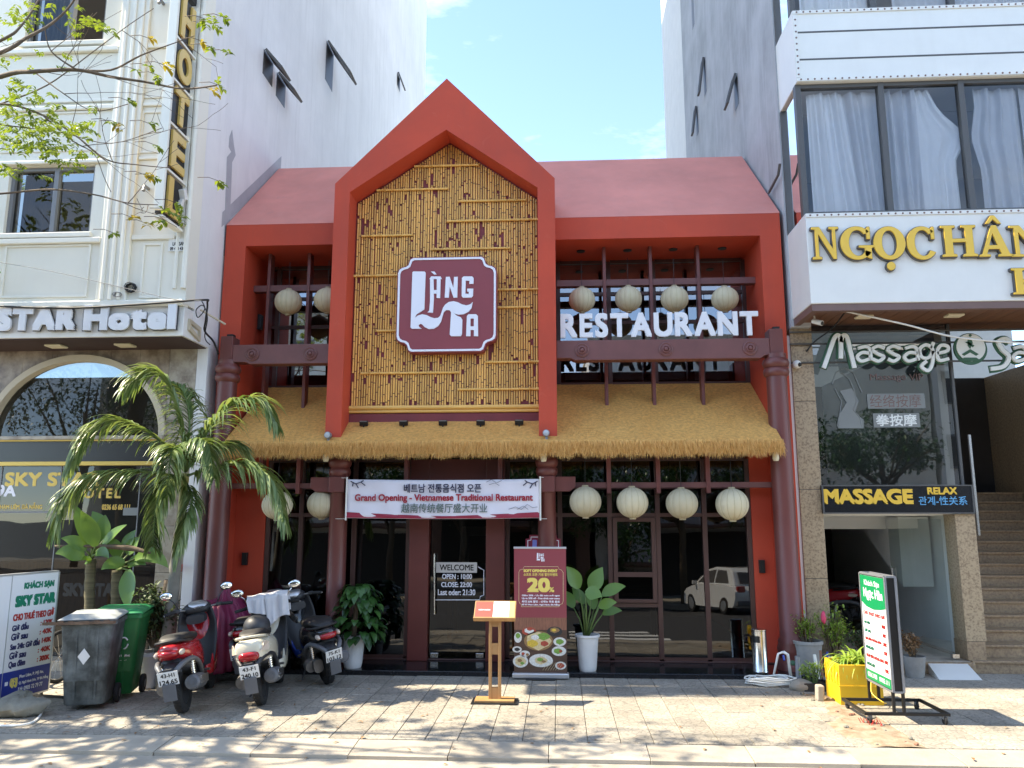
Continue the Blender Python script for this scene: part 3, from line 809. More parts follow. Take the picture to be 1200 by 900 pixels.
ub('door_lintel', 'door_red', xd[1], xd[2], YL-.11, YL+.09, zt1-.03, GZ)
YD = YL-.02
door = MB().add([(xd[1]+.01, YD, .075), (xd[2]-.01, YD, .075), (xd[2]-.01, YD+.03, zt1-.04), (xd[1]+.01, YD+.03, zt1-.04)], [(0,1,2,3)]).build('door', 'glass_dark', RB, normals=False)
h0 = at(509, 720, YD-.06); h1 = at(509, 649, YD-.06)
hm = MB().tube([h0, h1], .013, 10); hm.tube([(h0.x, YD, h0.z+.12), (h0.x, YD-.06, h0.z+.12)], .008, 8); hm.tube([(h0.x, YD, h1.z-.12), (h0.x, YD-.06, h1.z-.12)], .008, 8)
hm.build('handle', 'steel', door, smooth=40)
for xx in (xd[1]+.03, xd[2]-.13): MB().box(xx, xx+.10, YD-.012, YD+.012, .08, .14).build('patch_fitting', 'steel', door, bevel=.003)
# door lettering
pl = MB(); a = at(511, 671, YD-.004); b = at(559, 659, YD-.004)
pl.box(a.x, b.x, YD-.005, YD-.002, a.z, b.z); pl.build('welcome_plate', 'aluminium', door)
text_px('lettering', 'WELCOME', door, 'black_metal', 515, 661.5, 555, 668.5, YD-.007, bold=.03)
for s_, y0, y1, x0, x1 in (('OPEN : 10:00', 672.5, 678.5, 518, 553), ('CLOSE: 22:00', 682, 688, 517, 553), ('Last oder: 21:30', 690.5, 697.5, 513, 557)):
    text_px('lettering', s_, door, 'sign_white', x0, y0, x1, y1, YD-.004, bold=.03)
fr_ = MB()
pts = [(510, 703), (562, 703), (563, 699), (567, 697.5), (567, 668), (563, 666), (560, 664)]
fr_.tube([at(x, y, YD-.004) for x, y in pts], .006, 6); fr_.build('decal_outline', 'sign_white', door)
# room seen through the door
MB().box(at(541, 700, 13).x, at(575, 700, 13).x, 13, 13.04, at(541, 700, 13).z, at(541, 617, 13).z).build('wall_picture', 'room_white', RB)
MB().box(at(550, 650, 12.98).x, at(570, 650, 12.98).x, 12.96, 12.995, at(541, 660, 13).z, at(541, 628, 13).z).build('wall_picture', 'door_red', RB)
for k in range(3):
    x = -3.4 + k*2.2
    m = MB(); m.box(x-.5, x+.5, 12.0, 12.8, .70, .74)
    for dx in (-.45, .45):
        for dy in (12.05, 12.75): m.box(x+dx-.03, x+dx+.03, dy-.03, dy+.03, .05, .70)
    tag(m.build('dining_table', 'soffit_wood'), ('dark dining table inside behind the left glass', 'dark dining table inside behind the glass door', 'dark dining table inside behind the right glass')[k], 'table', 'tables inside the restaurant')
# small black boxes on the side reveals
p = ax(303, 378, -4.298); MB().box(-4.298, -4.248, p.y-.05, p.y+.05, p.z-.11, p.z+.11).build('wall_light', 'black_metal', RB, bevel=.004)
for x, y in ((286, 655), (893.5, 664)):
    p = at(x, y, YL-.1); MB().box(p.x-.035, p.x+.035, YL-.10, YL-.05, p.z-.08, p.z+.08).build('wall_light', 'black_metal', RB, bevel=.004)
# small recessed ceiling lamps in the portal
for x in (681, 736, 790, 848):
    p = at(x, 307, 10.55); MB().lathe([(.06, 5.545), (.06, 5.556)], (p.x, 10.6, 0), 16).build('downlight', 'black_metal', RB)
# under-eave sockets
for x, y in ((381, 538), (637, 538), (910, 537)):
    p = at(x, y, 9.72); MB().lathe([(.012, p.z+.1), (.035, p.z+.05), (.04, p.z), (.03, p.z-.03)], (p.x, 9.75, 0), 14).build('eave_lamp', 'lamp_cream', RB, smooth=40)
# ------------------------------------------------------------------ signs on the restaurant
YS = 9.93
SG = thing('sign_board', at(522, 413, YS+.1), 'square dark red sign with white border and white swirling LÀNG TA logo on bamboo', 'sign')
a = at(463, 413.5, YS); b = at(582.5, 299.5, YS); W_, H_ = b.x-a.x, b.z-a.z
cor = [(.15, 1), (.125, .985), (.115, .955), (.105, .925), (.08, .905), (.04, .895), (.012, .875), (0, .84)]
def ticket(ins=0.0):
    P = []
    q = [(x, y) for x, y in cor]
    quad = [[(x, y) for x, y in q], [(x, 1-y) for x, y in reversed(q)], [(1-x, 1-y) for x, y in q], [(1-x, y) for x, y in reversed(q)]]
    for qd in quad:
        for x, y in qd:
            X = a.x + W_*x; Z = a.z + H_*y
            cx, cz = a.x+W_/2, a.z+H_/2
            P.append((cx+(X-cx)*(1-ins), cz+(Z-cz)*(1-ins)))
    return P
MB().prism(ticket(0), 'y', YS+.01, YB-.03).build('sign_box', 'sign_red', SG, bevel=.004)
MB().ring(ticket(.022), ticket(.062), 'y', YS-.002, YS+.012).build('border', 'sign_white', SG)
def lp(pts): 
    r_ = []
    for x, y in pts:
        p = at(440+x/6, 280+y/6, YS); r_.append((p.x, p.z))
    return r_
LOGO = [
 [(260,235),(268,229),(346,230),(353,238),(344,495),(322,510),(290,530),(271,566),(278,555),(300,538),(330,530),(360,536),(390,551),(415,558),(440,555),(455,542),(465,515),(475,485),(490,462),(515,444),(550,438),(580,446),(610,461),(640,468),(665,461),(684,444),(675,487),(655,512),(620,530),(585,533),(550,524),(575,541),(600,551),(611,568),(608,670),(600,684),(532,684),(522,672),(532,515),(520,501),(497,501),(480,516),(470,550),(460,585),(440,614),(410,632),(375,634),(345,619),(328,600),(315,597),(304,605),(306,618),(326,632),(256,632),(247,622)],
 [(384,282),(409,282),(411,420),(404,520),(366,516),(378,505),(384,440)], [(392,264),(458,264),(468,282),(379,282)], [(432,282),(458,282),(455,416),(430,416)], [(409,360),(432,360),(432,385),(410,385)], [(390,230),(415,230),(430,250),(412,250)],
 [(495,268),(522,266),(548,345),(553,268),(579,266),(575,413),(549,413),(522,335),(516,413),(487,413)],
 [(620,264),(680,264),(690,275),(690,316),(660,316),(662,294),(635,294),(632,385),(655,387),(657,372),(645,370),(645,350),(688,350),(686,400),(676,413),(615,413),(606,402),(608,275)],
 [(643,542),(655,530),(668,530),(668,684),(637,684)], [(692,530),(708,530),(720,542),(722,684),(692,684)], [(668,530),(692,530),(692,560),(668,560)], [(668,615),(692,615),(692,640),(668,640)]]
def logo(parent, mat, fn, y0, y1, names=True):
    groups = [('letter', [0]), ('letter', [1,2,3,4,5]), ('letter', [6]), ('letter', [7]), ('letter', [8,9,10,11])]
    for nm, idx in groups:
        m = MB()
        for i in idx: m.prism(fn(LOGO[i]), 'y', y0, y1)
        m.build(nm, mat, parent)
logo(SG, 'sign_white', lp, YS-.006, YS+.012)
RS = thing('raised_lettering', at(773, 398, YC-.05), 'white raised RESTAURANT letters standing on the maroon beam', 'sign')
letters_px('RESTAURANT', RS, 'letter_white', 657, 368.5, 889, 397, YC-.03, .045, .06, gap_em=.085)
# black spot lamps on the thatch
for k, x in enumerate((427, 473.5, 519.5, 563.5, 608.5)):
    p = at(x, 499, 10.0); y = 9.97; zz = tz(y)
    t = thing('spot_lamp', (p.x, y, zz), ('leftmost black spot lamp on the thatch under the bamboo panel', 'second black spot lamp from the left on the thatch under the bamboo', 'middle of the five black spot lamps on the thatch', 'second black spot lamp from the right on the thatch under the bamboo', 'rightmost black spot lamp on the thatch under the bamboo panel')[k], 'lamp', 'spot lamps on the thatch')
    MB().obox((p.x, y, zz+.05), Vector((.055,0,0)), Vector((0,.02,.012)), Vector((0,-.012,.026))).build('lamp_head', 'black_metal', t, bevel=.004)
    MB().obox((p.x, y-.024, zz+.058), Vector((.046,0,0)), Vector((0,.002,.001)), Vector((0,-.01,.018))).build('lens', 'window_grey', t)
    MB().box(p.x-.008, p.x+.008, y-.01, y+.01, zz-.02, zz+.04).build('stem', 'black_metal', t)
for k, (x, y) in enumerate(((384.5, 511), (640, 508.5))):
    p = at(x, y, 9.68)
    t = thing('round_floodlight', (p.x, 9.70, tz(9.70)), ('round grey floodlight at the foot of the left gable leg', 'round grey floodlight at the foot of the right gable leg')[k], 'lamp', 'round floodlights at the gable feet')
    MB().lathe([(.001, -.05), (.042, -.048), (.045, -.02), (.04, .03), (.02, .05), (.001, .05)], (p.x, 9.69, p.z+.01), 18, 'y').build('lamp_head', 'grey_metal', t, smooth=40)
    MB().lathe([(.001, -.056), (.034, -.054), (.036, -.046)], (p.x, 9.69, p.z+.01), 18, 'y').build('lens', 'aluminium', t)
    MB().box(p.x-.01, p.x+.02, 9.67, 9.71, tz(9.7)-.03, p.z-.02).build('stem', 'grey_metal', t)
# lanterns
def lantern_proto():
    t = thing('paper_lantern', (0,0,0), 'x', 'lantern', 'round paper lanterns')
    n = 112; rad = .197; prof = []
    m = MB(); rows = 18; vs = []; fs = []
    for i in range(rows+1):
        a = math.pi*(.06 + .88*i/rows)
        for k in range(n):
            b = 2*math.pi*k/n
            scal = 1 - .020*abs(math.cos(b*7))**6*0 + .0 
            puff = 1 - .035*(abs(math.sin(b*7)) < .12)
            r_ = rad*math.sin(a)*(1-.03*(1-abs(math.sin(b*7)))**2.0)
            vs.append((r_*math.cos(b), r_*math.sin(b), -rad*.96*math.cos(a)))
    for i in range(rows):
        for k in range(n): fs.append((i*n+k, i*n+(k+1) % n, (i+1)*n+(k+1) % n, (i+1)*n+k))
    m.add(vs, fs); sh = m.build('shade', 'lantern_paper', t, smooth=True, local=True)
    rb = MB()
    for q in range(14):
        b = 2*math.pi*q/14
        rb.tube([(rad*.975*math.sin(math.pi*(.05+.9*i/14))*math.cos(b), rad*.975*math.sin(math.pi*(.05+.9*i/14))*math.sin(b), -rad*.96*math.cos(math.pi*(.05+.9*i/14))) for i in range(15)], .0028, 5)
    rb.build('ribs', 'lantern_rib', sh, local=True)
    MB().lathe([(.04, -.205), (.042, -.185), (.036, -.18)], (0,0,0), 16).build('bottom_ring', 'lantern_rib', t, local=True)
    MB().lathe([(.036, .18), (.042, .185), (.04, .205)], (0,0,0), 16).build('top_ring', 'lantern_rib', t, local=True)
    MB().tube([(0,0,.2),(0,0,.62)], .004, 6).build('cord', 'cable_black', t, local=True)
    return t
lan = lantern_proto()
LL = [(682, 351.5, YN-.10, 'paper lantern above the first letters of RESTAURANT, upper row'), (736.5, 350.5, YN-.10, 'paper lantern above the TA of RESTAURANT, upper row'), (790.5, 350.5, YN-.10, 'paper lantern above the UR of RESTAURANT, upper row'), (849.5, 350.5, YN-.10, 'paper lantern above the last letters of RESTAURANT, upper row'),
      (338, 354, YN-.10, 'paper lantern in the upper left opening, wholly in view'), (384, 352, YN-.10, 'paper lantern in the upper left opening, half hidden by the gable leg'),
      (686, 588, YM-.13, 'lower lantern just right of the inner column with the roll-up banner'), (741, 589, YM-.13, 'lower lantern in front of the openable sash window'), (799, 590, YM-.13, 'lower lantern third from the left in the right bay'), (858, 591, YM-.13, 'lower lantern at the right end, nearest the ashtray bin'),
      (377.5, 591, YM+.02, 'lower lantern half behind the inner column left of the banner'), (325, 592, YM-.13, 'lower lantern behind the drooping palm frond')]
for k, (x, y, Y, lab) in enumerate(LL):
    o = lan if k == 0 else copy_tree(lan)
    p = at(x, y, Y); o.location = p; o['label'] = lab; o.rotation_euler = (0, 0, rnd.uniform(0, 3))
    s_ = (.94 if k < 6 else 1.0)*rnd.uniform(.975, 1.025)
    o.scale = (s_, s_, s_*rnd.uniform(.96, 1.02)); o.rotation_euler.x = rnd.uniform(-.04, .04)
# ------------------------------------------------------------------ hotel on the left
YH = 9.16; YHS = 9.87
HL = thing('hotel_building', (-7.5, YH, 0), 'tall cream hotel front with grey blank side wall on the left', 'hotel')
def hb(name, mat, x0, x1, y0, y1, z0, z1, **k): return ub(name, mat, x0, x1, y0, y1, z0, z1, HL, **k)
XHL = -13.0
def zH(y): return at(180, y, YH).z
zc = zH(357)            # cornice on the sign
w1 = (at(3, 275, YH), at(112, 193, YH)); w2 = (at(28, 52, YH), at(131, -60, YH))
# front wall with window holes, as boxes round the openings
def wall_with_holes(x0, x1, z0, z1, holes, y0, y1, name, mat, parent):
    m = MB(); zz = sorted(set([z0, z1] + [h[2] for h in holes] + [h[3] for h in holes]))
    for i in range(len(zz)-1):
        a, b = zz[i], zz[i+1]; mid = (a+b)/2
        cut = sorted([(h[0], h[1]) for h in holes if h[2] < mid < h[3]]); x = x0
        for c0, c1 in cut:
            if c0 > x: m.box(x, c0, y0, y1, a, b)
            x = c1
        if x < x1: m.box(x, x1, y0, y1, a, b)
    return m.build(name, mat, parent)
holes = [(w1[0].x, w1[1].x, w1[0].z, w1[1].z), (w2[0].x, w2[1].x, w2[0].z, w2[0].z+1.75)]
for k in range(4): holes.append((w1[0].x, w1[1].x, w2[0].z+3.35+k*3.35, w2[0].z+5.1+k*3.35))
wall_with_holes(XHL, XL-.0, zc, 25.0, holes, YH, YH+.25, 'front_wall', 'cream_wall', HL)
hb('side_wall', 'grey_side_wall', XL-.18, XL, YH+.25, 25.5, at(214, 393.5, YH).z+.002, 25.0)
hb('side_wall_lower', 'grey_side_wall', XL-.14, XL, YHS, 25.5, 0, at(214, 393.5, YH).z)
hb('roof', 'grey_side_wall', XHL, XL-.19, YH+.25, 25.5, 24.6, 24.9)
hb('rear_wall', 'grey_side_wall', XHL, XL-.19, 25.3, 25.5, 0, 24.6)
# rounded white corner trim
m = MB(); m.tube([(XL-.03, YH-.02, zc+.2), (XL-.03, YH-.02, 25.0)], .035, 10); m.tube([(XL-.15, YH-.01, zc+.2), (XL-.15, YH-.01, 25.0)], .025, 10)
m.build('corner_trim', 'cream_trim', HL, smooth=40)
# pilaster with flutes
xp0 = at(128, 200, YH).x; xp1 = at(162, 200, YH).x
hb('pilaster', 'cream_trim', xp0, xp1, YH-.05, YH+.0, zc, 25.0, bevel=.01)
for k in range(3):
    x = xp0 + (xp1-xp0)*(.22+.28*k); hb('flute', 'cream_trim', x-.025, x+.025, YH-.075, YH-.048, zc+.05, 24.9, bevel=.012)
# string courses and window sills
for y, d, h in ((57, .06, .07), (116, .03, .05), (125, .05, .06), (188, .05, .05), (281, .06, .07)):
    z = zH(y)
    hb('string_course', 'cream_trim', XHL, xp0-.002, YH-d, YH-.001, z-h/2, z+h/2, bevel=.012)
    hb('string_course', 'cream_trim', xp1+.002, XL-.19, YH-d*.6, YH-.001, z-h/2+.03, z+h/2+.02, bevel=.01)
# raised wall panels
for (x0, x1, y0, y1) in ((163, 192, 285, 350), (0, 108, 286, 350), (163, 192, 130, 180), (0, 118, 130, 180)):
    a = at(x0, y1, YH); b = at(x1, y0, YH)
    MB().ring([(a.x, a.z), (b.x, a.z), (b.x, b.z), (a.x, b.z)], [(a.x+.03, a.z+.03), (b.x-.03, a.z+.03), (b.x-.03, b.z-.03), (a.x+.03, b.z-.03)], 'y', YH-.018, YH-.001).build('panel_moulding', 'cream_trim', HL, bevel=.005)
# windows
def hotel_window(h, open_sash=False):
    x0, x1, z0, z1 = h; f = .045; y = YH+.10
    w = MB().ring([(x0, z0), (x1, z0), (x1, z1), (x0, z1)], [(x0+f, z0+f), (x1-f, z0+f), (x1-f, z1-f), (x0+f, z1-f)], 'y', y-.05, y+.03).build('window', 'window_grey', HL)
    xm = x0 + (x1-x0)*.53
    MB().box(xm-.03, xm+.03, y-.052, y+.028, z0+f, z1-f).build('frame', 'window_grey', w)
    for a, b in ((x0+f, xm-.03), (xm+.03, x1-f)):
        if open_sash and a > x0+.1:
            t = R(24); L = z1-z0-2*f
            s_ = MB(); 
            s_.ring([(a, 0), (b, 0), (b, L), (a, L)], [(a+.04, .04), (b-.04, .04), (b-.04, L-.04), (a+.04, L-.04)], 'y', -.02, .02)
            Mx = Matrix.Translation((0, y-.06, z1-f)) @ Matrix.Rotation(-t, 4, 'X') @ Matrix.Translation((0, 0, -L))
            s_.xf(Mx); s_.build('open_sash', 'window_grey', w)
            q = MB().add([(a+.04, 0, .04), (b-.04, 0, .04), (b-.04, 0, L-.04), (a+.04, 0, L-.04)], [(0,1,2,3)]); q.xf(Mx); q.build('pane', 'glass_side', w, normals=False)
        else:
            MB().add([(a, y, z0+f), (b, y, z0+f), (b, y, z1-f), (a, y, z1-f)], [(0,1,2,3)]).build('pane', 'glass_hotel', w, normals=False)
    def cur(u, v): return (x0+f+(x1-x0-2*f)*u*.45, y+.14+.03*math.sin(u*45)+.01*math.sin(u*17+v), z0+(z1-z0)*v)
    MB().grid(cur, 60, 2).build('curtain', 'curtain_brown' if not open_sash else 'curtain_blue', w, smooth=True)
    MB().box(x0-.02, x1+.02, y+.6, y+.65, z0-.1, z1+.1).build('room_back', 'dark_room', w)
    MB().box(x0-.05, x1+.05, YH-.06, YH+.02, z0-.07, z0-.002).build('sill', 'cream_trim', w, bevel=.01)
hotel_window(holes[0]); hotel_window(holes[1], True); [hotel_window(h_) for h_ in holes[2:]]
# awning windows in the side wall
def side_window(yc, zc_, w, h, ang, par, X=XL, sgn=1):
    t = MB().box(X-.02*sgn if sgn > 0 else X-.003, X+.003 if sgn > 0 else X+.02, yc-w/2, yc+w/2, zc_-h/2, zc_+h/2).build('window', 'window_dark', par)
    if ang:
        s_ = MB(); s_.ring([(-w/2, -h), (w/2, -h), (w/2, 0), (-w/2, 0)], [(-w/2+.05, -h+.05), (w/2-.05, -h+.05), (w/2-.05, -.05), (-w/2+.05, -.05)], 'x', -.02, .02)
        s_.box(-.008, .008, -w/2+.05, w/2-.05, -h+.05, -.05)
        s_.xf(Matrix.Translation((X+.03*sgn, yc, zc_+h/2)) @ Matrix.Rotation(-R(ang)*sgn, 4, 'Y'))
        s_.build('open_sash', 'window_dark', t)
for (px, py, w, h, an) in ((314, 80, .42, .42, 40), (329, 106, .42, .42, 40), (386, 78, .50, .85, 34), (467, 96, .40, .40, 20)):
    p = ax(px, py, XL); side_window(p.y, p.z, w, h, an, HL)
# repair streak on the side wall
pts = [(272, 152), (269, 160), (268, 172), (271, 178), (266, 184), (264, 240), (262, 300), (268, 300), (270, 240), (272, 190), (276, 182), (274, 170)]
MB().prism([(ax(x, y, XL+.002).y, ax(x, y, XL+.002).z) for x, y in pts], 'x', XL+.001, XL+.004).build('plaster_patch', 'plaster_patch', HL)
# strip of flashing along the restaurant roof
MB().add([(XL+.003, YF-.1, 5.80), (XL+.003, 12.1, 7.62), (XL+.003, 12.1, 7.86), (XL+.003, YF-.1, 6.02)], [(0,1,2,3)]).build('roof_flashing', 'plaster_patch', HL, normals=False)
# projecting sign band at first floor
zs0 = at(214, 393.5, YH).z; zs1 = zc
hb('canopy_box', 'sign_panel_white', XHL, XL-.002, YH, YHS+.2, zs0, zs1-.03, bevel=.008)
hb('cornice', 'cream_trim', XHL, XL+.0-.004, YH-.07, YH+.1, zs1-.03, zs1+.05, bevel=.015)
hb('canopy_soffit', 'soffit_maroon', XHL, XL-.03, YH+.03, YHS, zs0-.012, zs0-.001)
for x in (64, 145):
    p = at(x, 404, 9.5); hb('ceiling_lamp', 'lamp_cream', p.x-.11, p.x+.11, 9.45, 9.62, zs0-.04, zs0-.013, bevel=.01)
# wooden frame with box on the side
fr0 = MB().ring([(YH+.10, zs0+.10), (YH+.42, zs0+.02), (YH+.42, zs1-.2), (YH+.10, zs1-.16)], [(YH+.14, zs0+.15), (YH+.38, zs0+.07), (YH+.38, zs1-.25), (YH+.14, zs1-.21)], 'x', XL, XL+.03).build('wooden_frame', 'stone_trim', HL)
m = MB().tube([ax(235, 363, XL+.05), ax(264, 380, XL+.25)], .014, 8); m.build('bracket_stick', 'stone_trim', HL)
# ground floor: marble slabs round the arched window
zl = at(100, 511, YHS).z; zarc = at(88, 418, YHS).z; xc = at(88, 500, YHS).x
rad = at(193, 500, YHS).x - xc; zsp = zl
za = zarc - zsp
ztop = zs0
AR = [(xc + rad*math.cos(t), zsp + za*math.sin(t)) for t in [math.pi*k/28 for k in range(29)]]
# slabs: vertical strips above the arch and beside it, cut to the curve
def arch_z(x):
    u = (x-xc)/rad
    return zsp + za*math.sqrt(max(0, 1-u*u)) if abs(u) < 1 else zsp
cuts = [XHL, -9.6, -8.6, -7.95, xc-rad]
nsl = 6
cuts = [xc-rad + 2*rad*k/nsl for k in range(nsl+1)]
for k in range(nsl):
    x0, x1 = cuts[k]+.002, cuts[k+1]-.002
    P = [(x0, ztop)] + [(x0+(x1-x0)*i/8, arch_z(x0+(x1-x0)*i/8)+.02) for i in range(9)] + [(x1, ztop)]
    MB().prism(P, 'y', YHS, YHS+.1).build('marble_slab', 'marble_brown', HL)
def slabs(x0, x1, z0, z1, nx, nz, mat, y0, y1):
    for i in range(nx):
        for j in range(nz):
            a = x0+(x1-x0)*i/nx; b = x0+(x1-x0)*(i+1)/nx; c = z0+(z1-z0)*j/nz; d = z0+(z1-z0)*(j+1)/nz
            hb('marble_slab', mat, a+.002, b-.002, y0, y1, c+.002, d-.002, bevel=.003)
slabs(xc+rad, XL-.145, zsp, ztop, 1, 2, 'marble_light', YHS, YHS+.1)
slabs(XL-.50, XL-.145, .0, zsp, 1, 5, 'marble_light', YHS-.002, YHS+.12)
hb('wall_left', 'marble_brown', XHL, xc-rad-.002, YHS, YHS+.1, 0, ztop)
o1 = [(xc+(rad+.02)*math.cos(math.pi*k/28), zsp+(za+.02)*math.sin(math.pi*k/28)) for k in range(29)]
o2 = [(xc+(rad-.06)*math.cos(math.pi*k/28), zsp+(za-.06)*math.sin(math.pi*k/28)) for k in range(29)]
m = MB()
for k in range(28):
    a, b, c, d = o1[k], o1[k+1], o2[k+1], o2[k]
    m.add([(q[0], YHS-.04, q[1]) for q in (a, b, c, d)] + [(q[0], YHS+.11, q[1]) for q in (a, b, c, d)], [(0,1,2,3), (0,4,5,1), (3,2,6,7)])
m.build('arch_trim', 'stone_trim', HL)
MB().add([(q[0], YHS+.08, q[1]) for q in o2], [tuple(range(29))]).build('arch_pane', 'glass_hotel', HL, normals=False)
xr = XL-.50
hb('ledge', 'marble_light', XHL, xr-.002, YHS-.06, YHS+.12, zsp-.05, zsp, bevel=.006)
zb1 = at(100, 541, YHS).z; zb0 = at(100, 545.5, YHS).z; zb2_ = at(100, 517, YHS).z
hb('gold_strip', 'gold', XHL, xr-.002, YHS-.03, YHS+.1, zb2_, zsp-.052)
hb('black_band', 'band_black', XHL, xr-.002, YHS+.01, YHS+.1, zb1, zb2_)
hb('gold_strip', 'gold', XHL, xr-.002, YHS-.03, YHS+.1, zb0, zb1)
# shop glass with lettering
gx = [XHL, at(-60, 640, YHS).x, at(-10, 640, YHS).x, at(61, 640, YHS).x, at(156, 640, YHS).x, xr]
for k in range(5):
    MB().add([(gx[k]+.006, YHS+.05, .12), (gx[k+1]-.006, YHS+.05, .12), (gx[k+1]-.006, YHS+.05, zb0), (gx[k]+.006, YHS+.05, zb0)], [(0,1,2,3)]).build('shop_pane', 'glass_hotel', HL, normals=False)
for k in range(1, 5): hb('joint', 'window_grey', gx[k]-.006, gx[k]+.006, YHS+.04, YHS+.06, .12, zb0)
hb('step', 'marble_light', XHL, xr, YHS-.25, YHS+.1, .0, .12)
ztr = at(100, 600, YHS).z; hb('transom', 'window_grey', XHL, gx[3], YHS+.035, YHS+.055, ztr-.012, ztr+.012)
YT = YHS+.046
text_px('lettering', 'SKY', HL, 'gold', 5, 553.5, 48, 570, YT, bold=.05)
text_px('lettering', 'STAR', HL, 'gold', 55, 553.5, 116, 570, YT, bold=.05)
text_px('lettering', 'HOTEL', HL, 'gold', 85, 572, 141, 584, YT, bold=.05, spacing=1.35)
text_px('lettering', '9A', HL, 'sign_white', -5, 568, 18, 582, YT, bold=.05)
text_px('lettering', '03 PHẠM LIÊM, ĐÀ NẴNG', HL, 'gold', -10, 589, 49, 598, YT, bold=.02)
text_px('lettering', '0236 65 68 111', HL, 'gold', 119, 591, 152, 597.5, YT, bold=.04)
text_px('lettering', 'SKY STAR', HL, 'black_metal', 73, 683, 142, 699, YT, bold=.06)
p0 = at(144, 604, YT); p1 = at(162, 595, YT); hb('sticker', 'pale_lettering', p0.x, p1.x, YT-.003, YT, p0.z, p1.z)
hb('lobby_back', 'room_grey', XHL, XL-.16, 14.0, 14.1, 0, 3.7)
hb('lobby_ceiling', 'room_grey', XHL, XL-.16, YHS+.11, 14.0, 3.55, 3.70)
hb('lobby_floor', 'room_grey', XHL, XL-.16, YHS+.11, 14.0, 0, .1)
hb('lobby_counter', 'soffit_wood', -9, -6.4, 12.2, 12.9, .1, 1.15)
# STAR Hotel raised letters
ST = thing('raised_lettering', at(105, 393, YH-.03), 'white STAR Hotel letters with dark edges on the white band', 'sign')
for w_, x0, x1, y0, y1 in (('STAR', -4, 88, 361.5, 388.5), ('Hotel', 98, 206, 358.5, 388)):
    letters_px(w_, ST, 'letter_white', x0, y0, x1, y1, YH-.055, .03, .12, gap_em=.03)
    letters_px(w_, ST, 'letter_side_dark', x0-1.3, y0-.8, x1+1.8, y1+1.2, YH-.03, .02, .14, gap_em=.03, name='letter_back')
# vertical HOTEL sign: box standing out from the wall
XS = XL-.08; VS = thing('vertical_sign', (XS, YH, at(200, 265, YH).z), 'narrow vertical sign with gold HOTEL letters on black blocks in a white frame', 'sign')
yn = ax(208, 20, XS).y; yfar = YH-.02
cells_ = [(-46, 4), (6, 58), (60, 104), (107, 153), (160, 208), (212, 260)]
zlow = ax(193, 236, XS).z-.12; ztp = 9.2
for yy in (yn, yfar): MB().box(XS-.10, XS+.01, yy-.022, yy+.022, zlow, ztp).build('frame_bar', 'cream_trim', VS, bevel=.004)
zs_ = [(6.3-0, 0)]
zz = [ax(236-.072*y, y, XS).z for y in (2, 60, 106, 156, 210, 262)]
zmid = [at(215, y, (yn+yfar)/2).z for y in (0, 56, 104, 154, 207, 262)]
for k, ch in enumerate('HOTEL'):
    z1 = zmid[k]-.03; z0 = zmid[k+1]+.05
    ln = yfar-yn
    MB().box(XS-.12, XS-.02, yn+.05, yfar-.06, z0-.0, z1).build('letter_block', 'black_metal', VS, bevel=.006)
    text('letter', ch, VS, 'gold_hotel', (XS-.02, yn+.10, z0+.025), (0,1,0), (0,0,1), ln-.20, z1-z0-.05, .03, .045)
    text('letter', ch, VS, 'gold_hotel', (XS-.12, yfar-.08, z0+.01), (0,-1,0), (0,0,1), ln-.20, z1-z0-.05, .03, .045)
    MB().box(XS-.10, XS, yn+.022, yfar-.022, z0-.06, z0-.03).build('cross_bar', 'cream_trim', VS)
z1 = zmid[0]+1.0; MB().box(XS-.12, XS-.02, yn+.05, yfar-.06, zmid[0]+.06, z1).build('letter_block', 'black_metal', VS)
# small address plate
a = at(197, 295, YH-.01); b = at(217, 280, YH-.01)
AP = thing('address_plate', (a.x, YH, a.z), 'small white plate with dark lettering under the vertical hotel sign', 'sign')
MB().box(a.x, b.x, YH-.022, YH-.002, a.z, b.z).build('plate', 'plastic_white', AP, bevel=.003)
text_px('lettering', 'LAM SAN', AP, 'black_metal', 202, 283.5, 216, 288, YH-.024, bold=.04)
text_px('lettering', '09 420 430', AP, 'black_metal', 199, 289.5, 216, 293.5, YH-.024, bold=.04)
# street tangle of cables
def cable(name, pts, r, mat, lab, cat='cable'):
    P = [Vector(p) for p in pts]; Q = []
    for i in range(len(P)-1):
        p0 = P[max(i-1, 0)]; p1 = P[i]; p2 = P[i+1]; p3 = P[min(i+2, len(P)-1)]
        for k in range(6):
            t = k/6; Q.append(.5*((2*p1)+(p2-p0)*t+(2*p0-5*p1+4*p2-p3)*t*t+(3*p1-p0-3*p2+p3)*t**3))
    Q.append(P[-1])
    return tag(MB().tube(Q, r, 6).build(name, mat, smooth=True), lab, cat)
cable('power_cable', [at(-60, 356, 9.0), at(0, 359, 9.05), at(80, 361, 9.06), at(160, 357, 9.06), at(236, 351.5, 9.1), at(243, 355, 9.25), at(241, 375, 9.3), at(240, 388, 9.45), at(250, 400, 9.75), at(256, 415, 9.9)], .013, 'cable_black', 'thick black cable along the STAR Hotel band curling down at its corner')
cable('power_cable', [at(236, 352, 9.08), at(240, 362, 9.1), at(232, 372, 9.1), at(230, 363, 9.1), at(238, 358, 9.12), at(243, 372, 9.2), at(240, 395, 9.4), at(246, 404, 9.7)], .007, 'cable_black', 'looped thin black cable at the corner of the STAR Hotel band')
cable('wire', [at(-40, 301, 9.0), at(60, 318, 9.06), at(148, 338, 9.08), at(205, 351, 9.08), at(236, 352, 9.08)], .004, 'cable_grey', 'thin wire sloping across the cream wall to the sign band')
t = MB()
cp = at(153, 337, YH-.04)
for k in range(7): t.tube([cp + Vector((.06*math.cos(a_*.785)+.01*math.sin(k*3), -.01*k+.03, .055*math.sin(a_*.785)+.008*math.cos(k*2))) for a_ in range(9)], .006, 5)
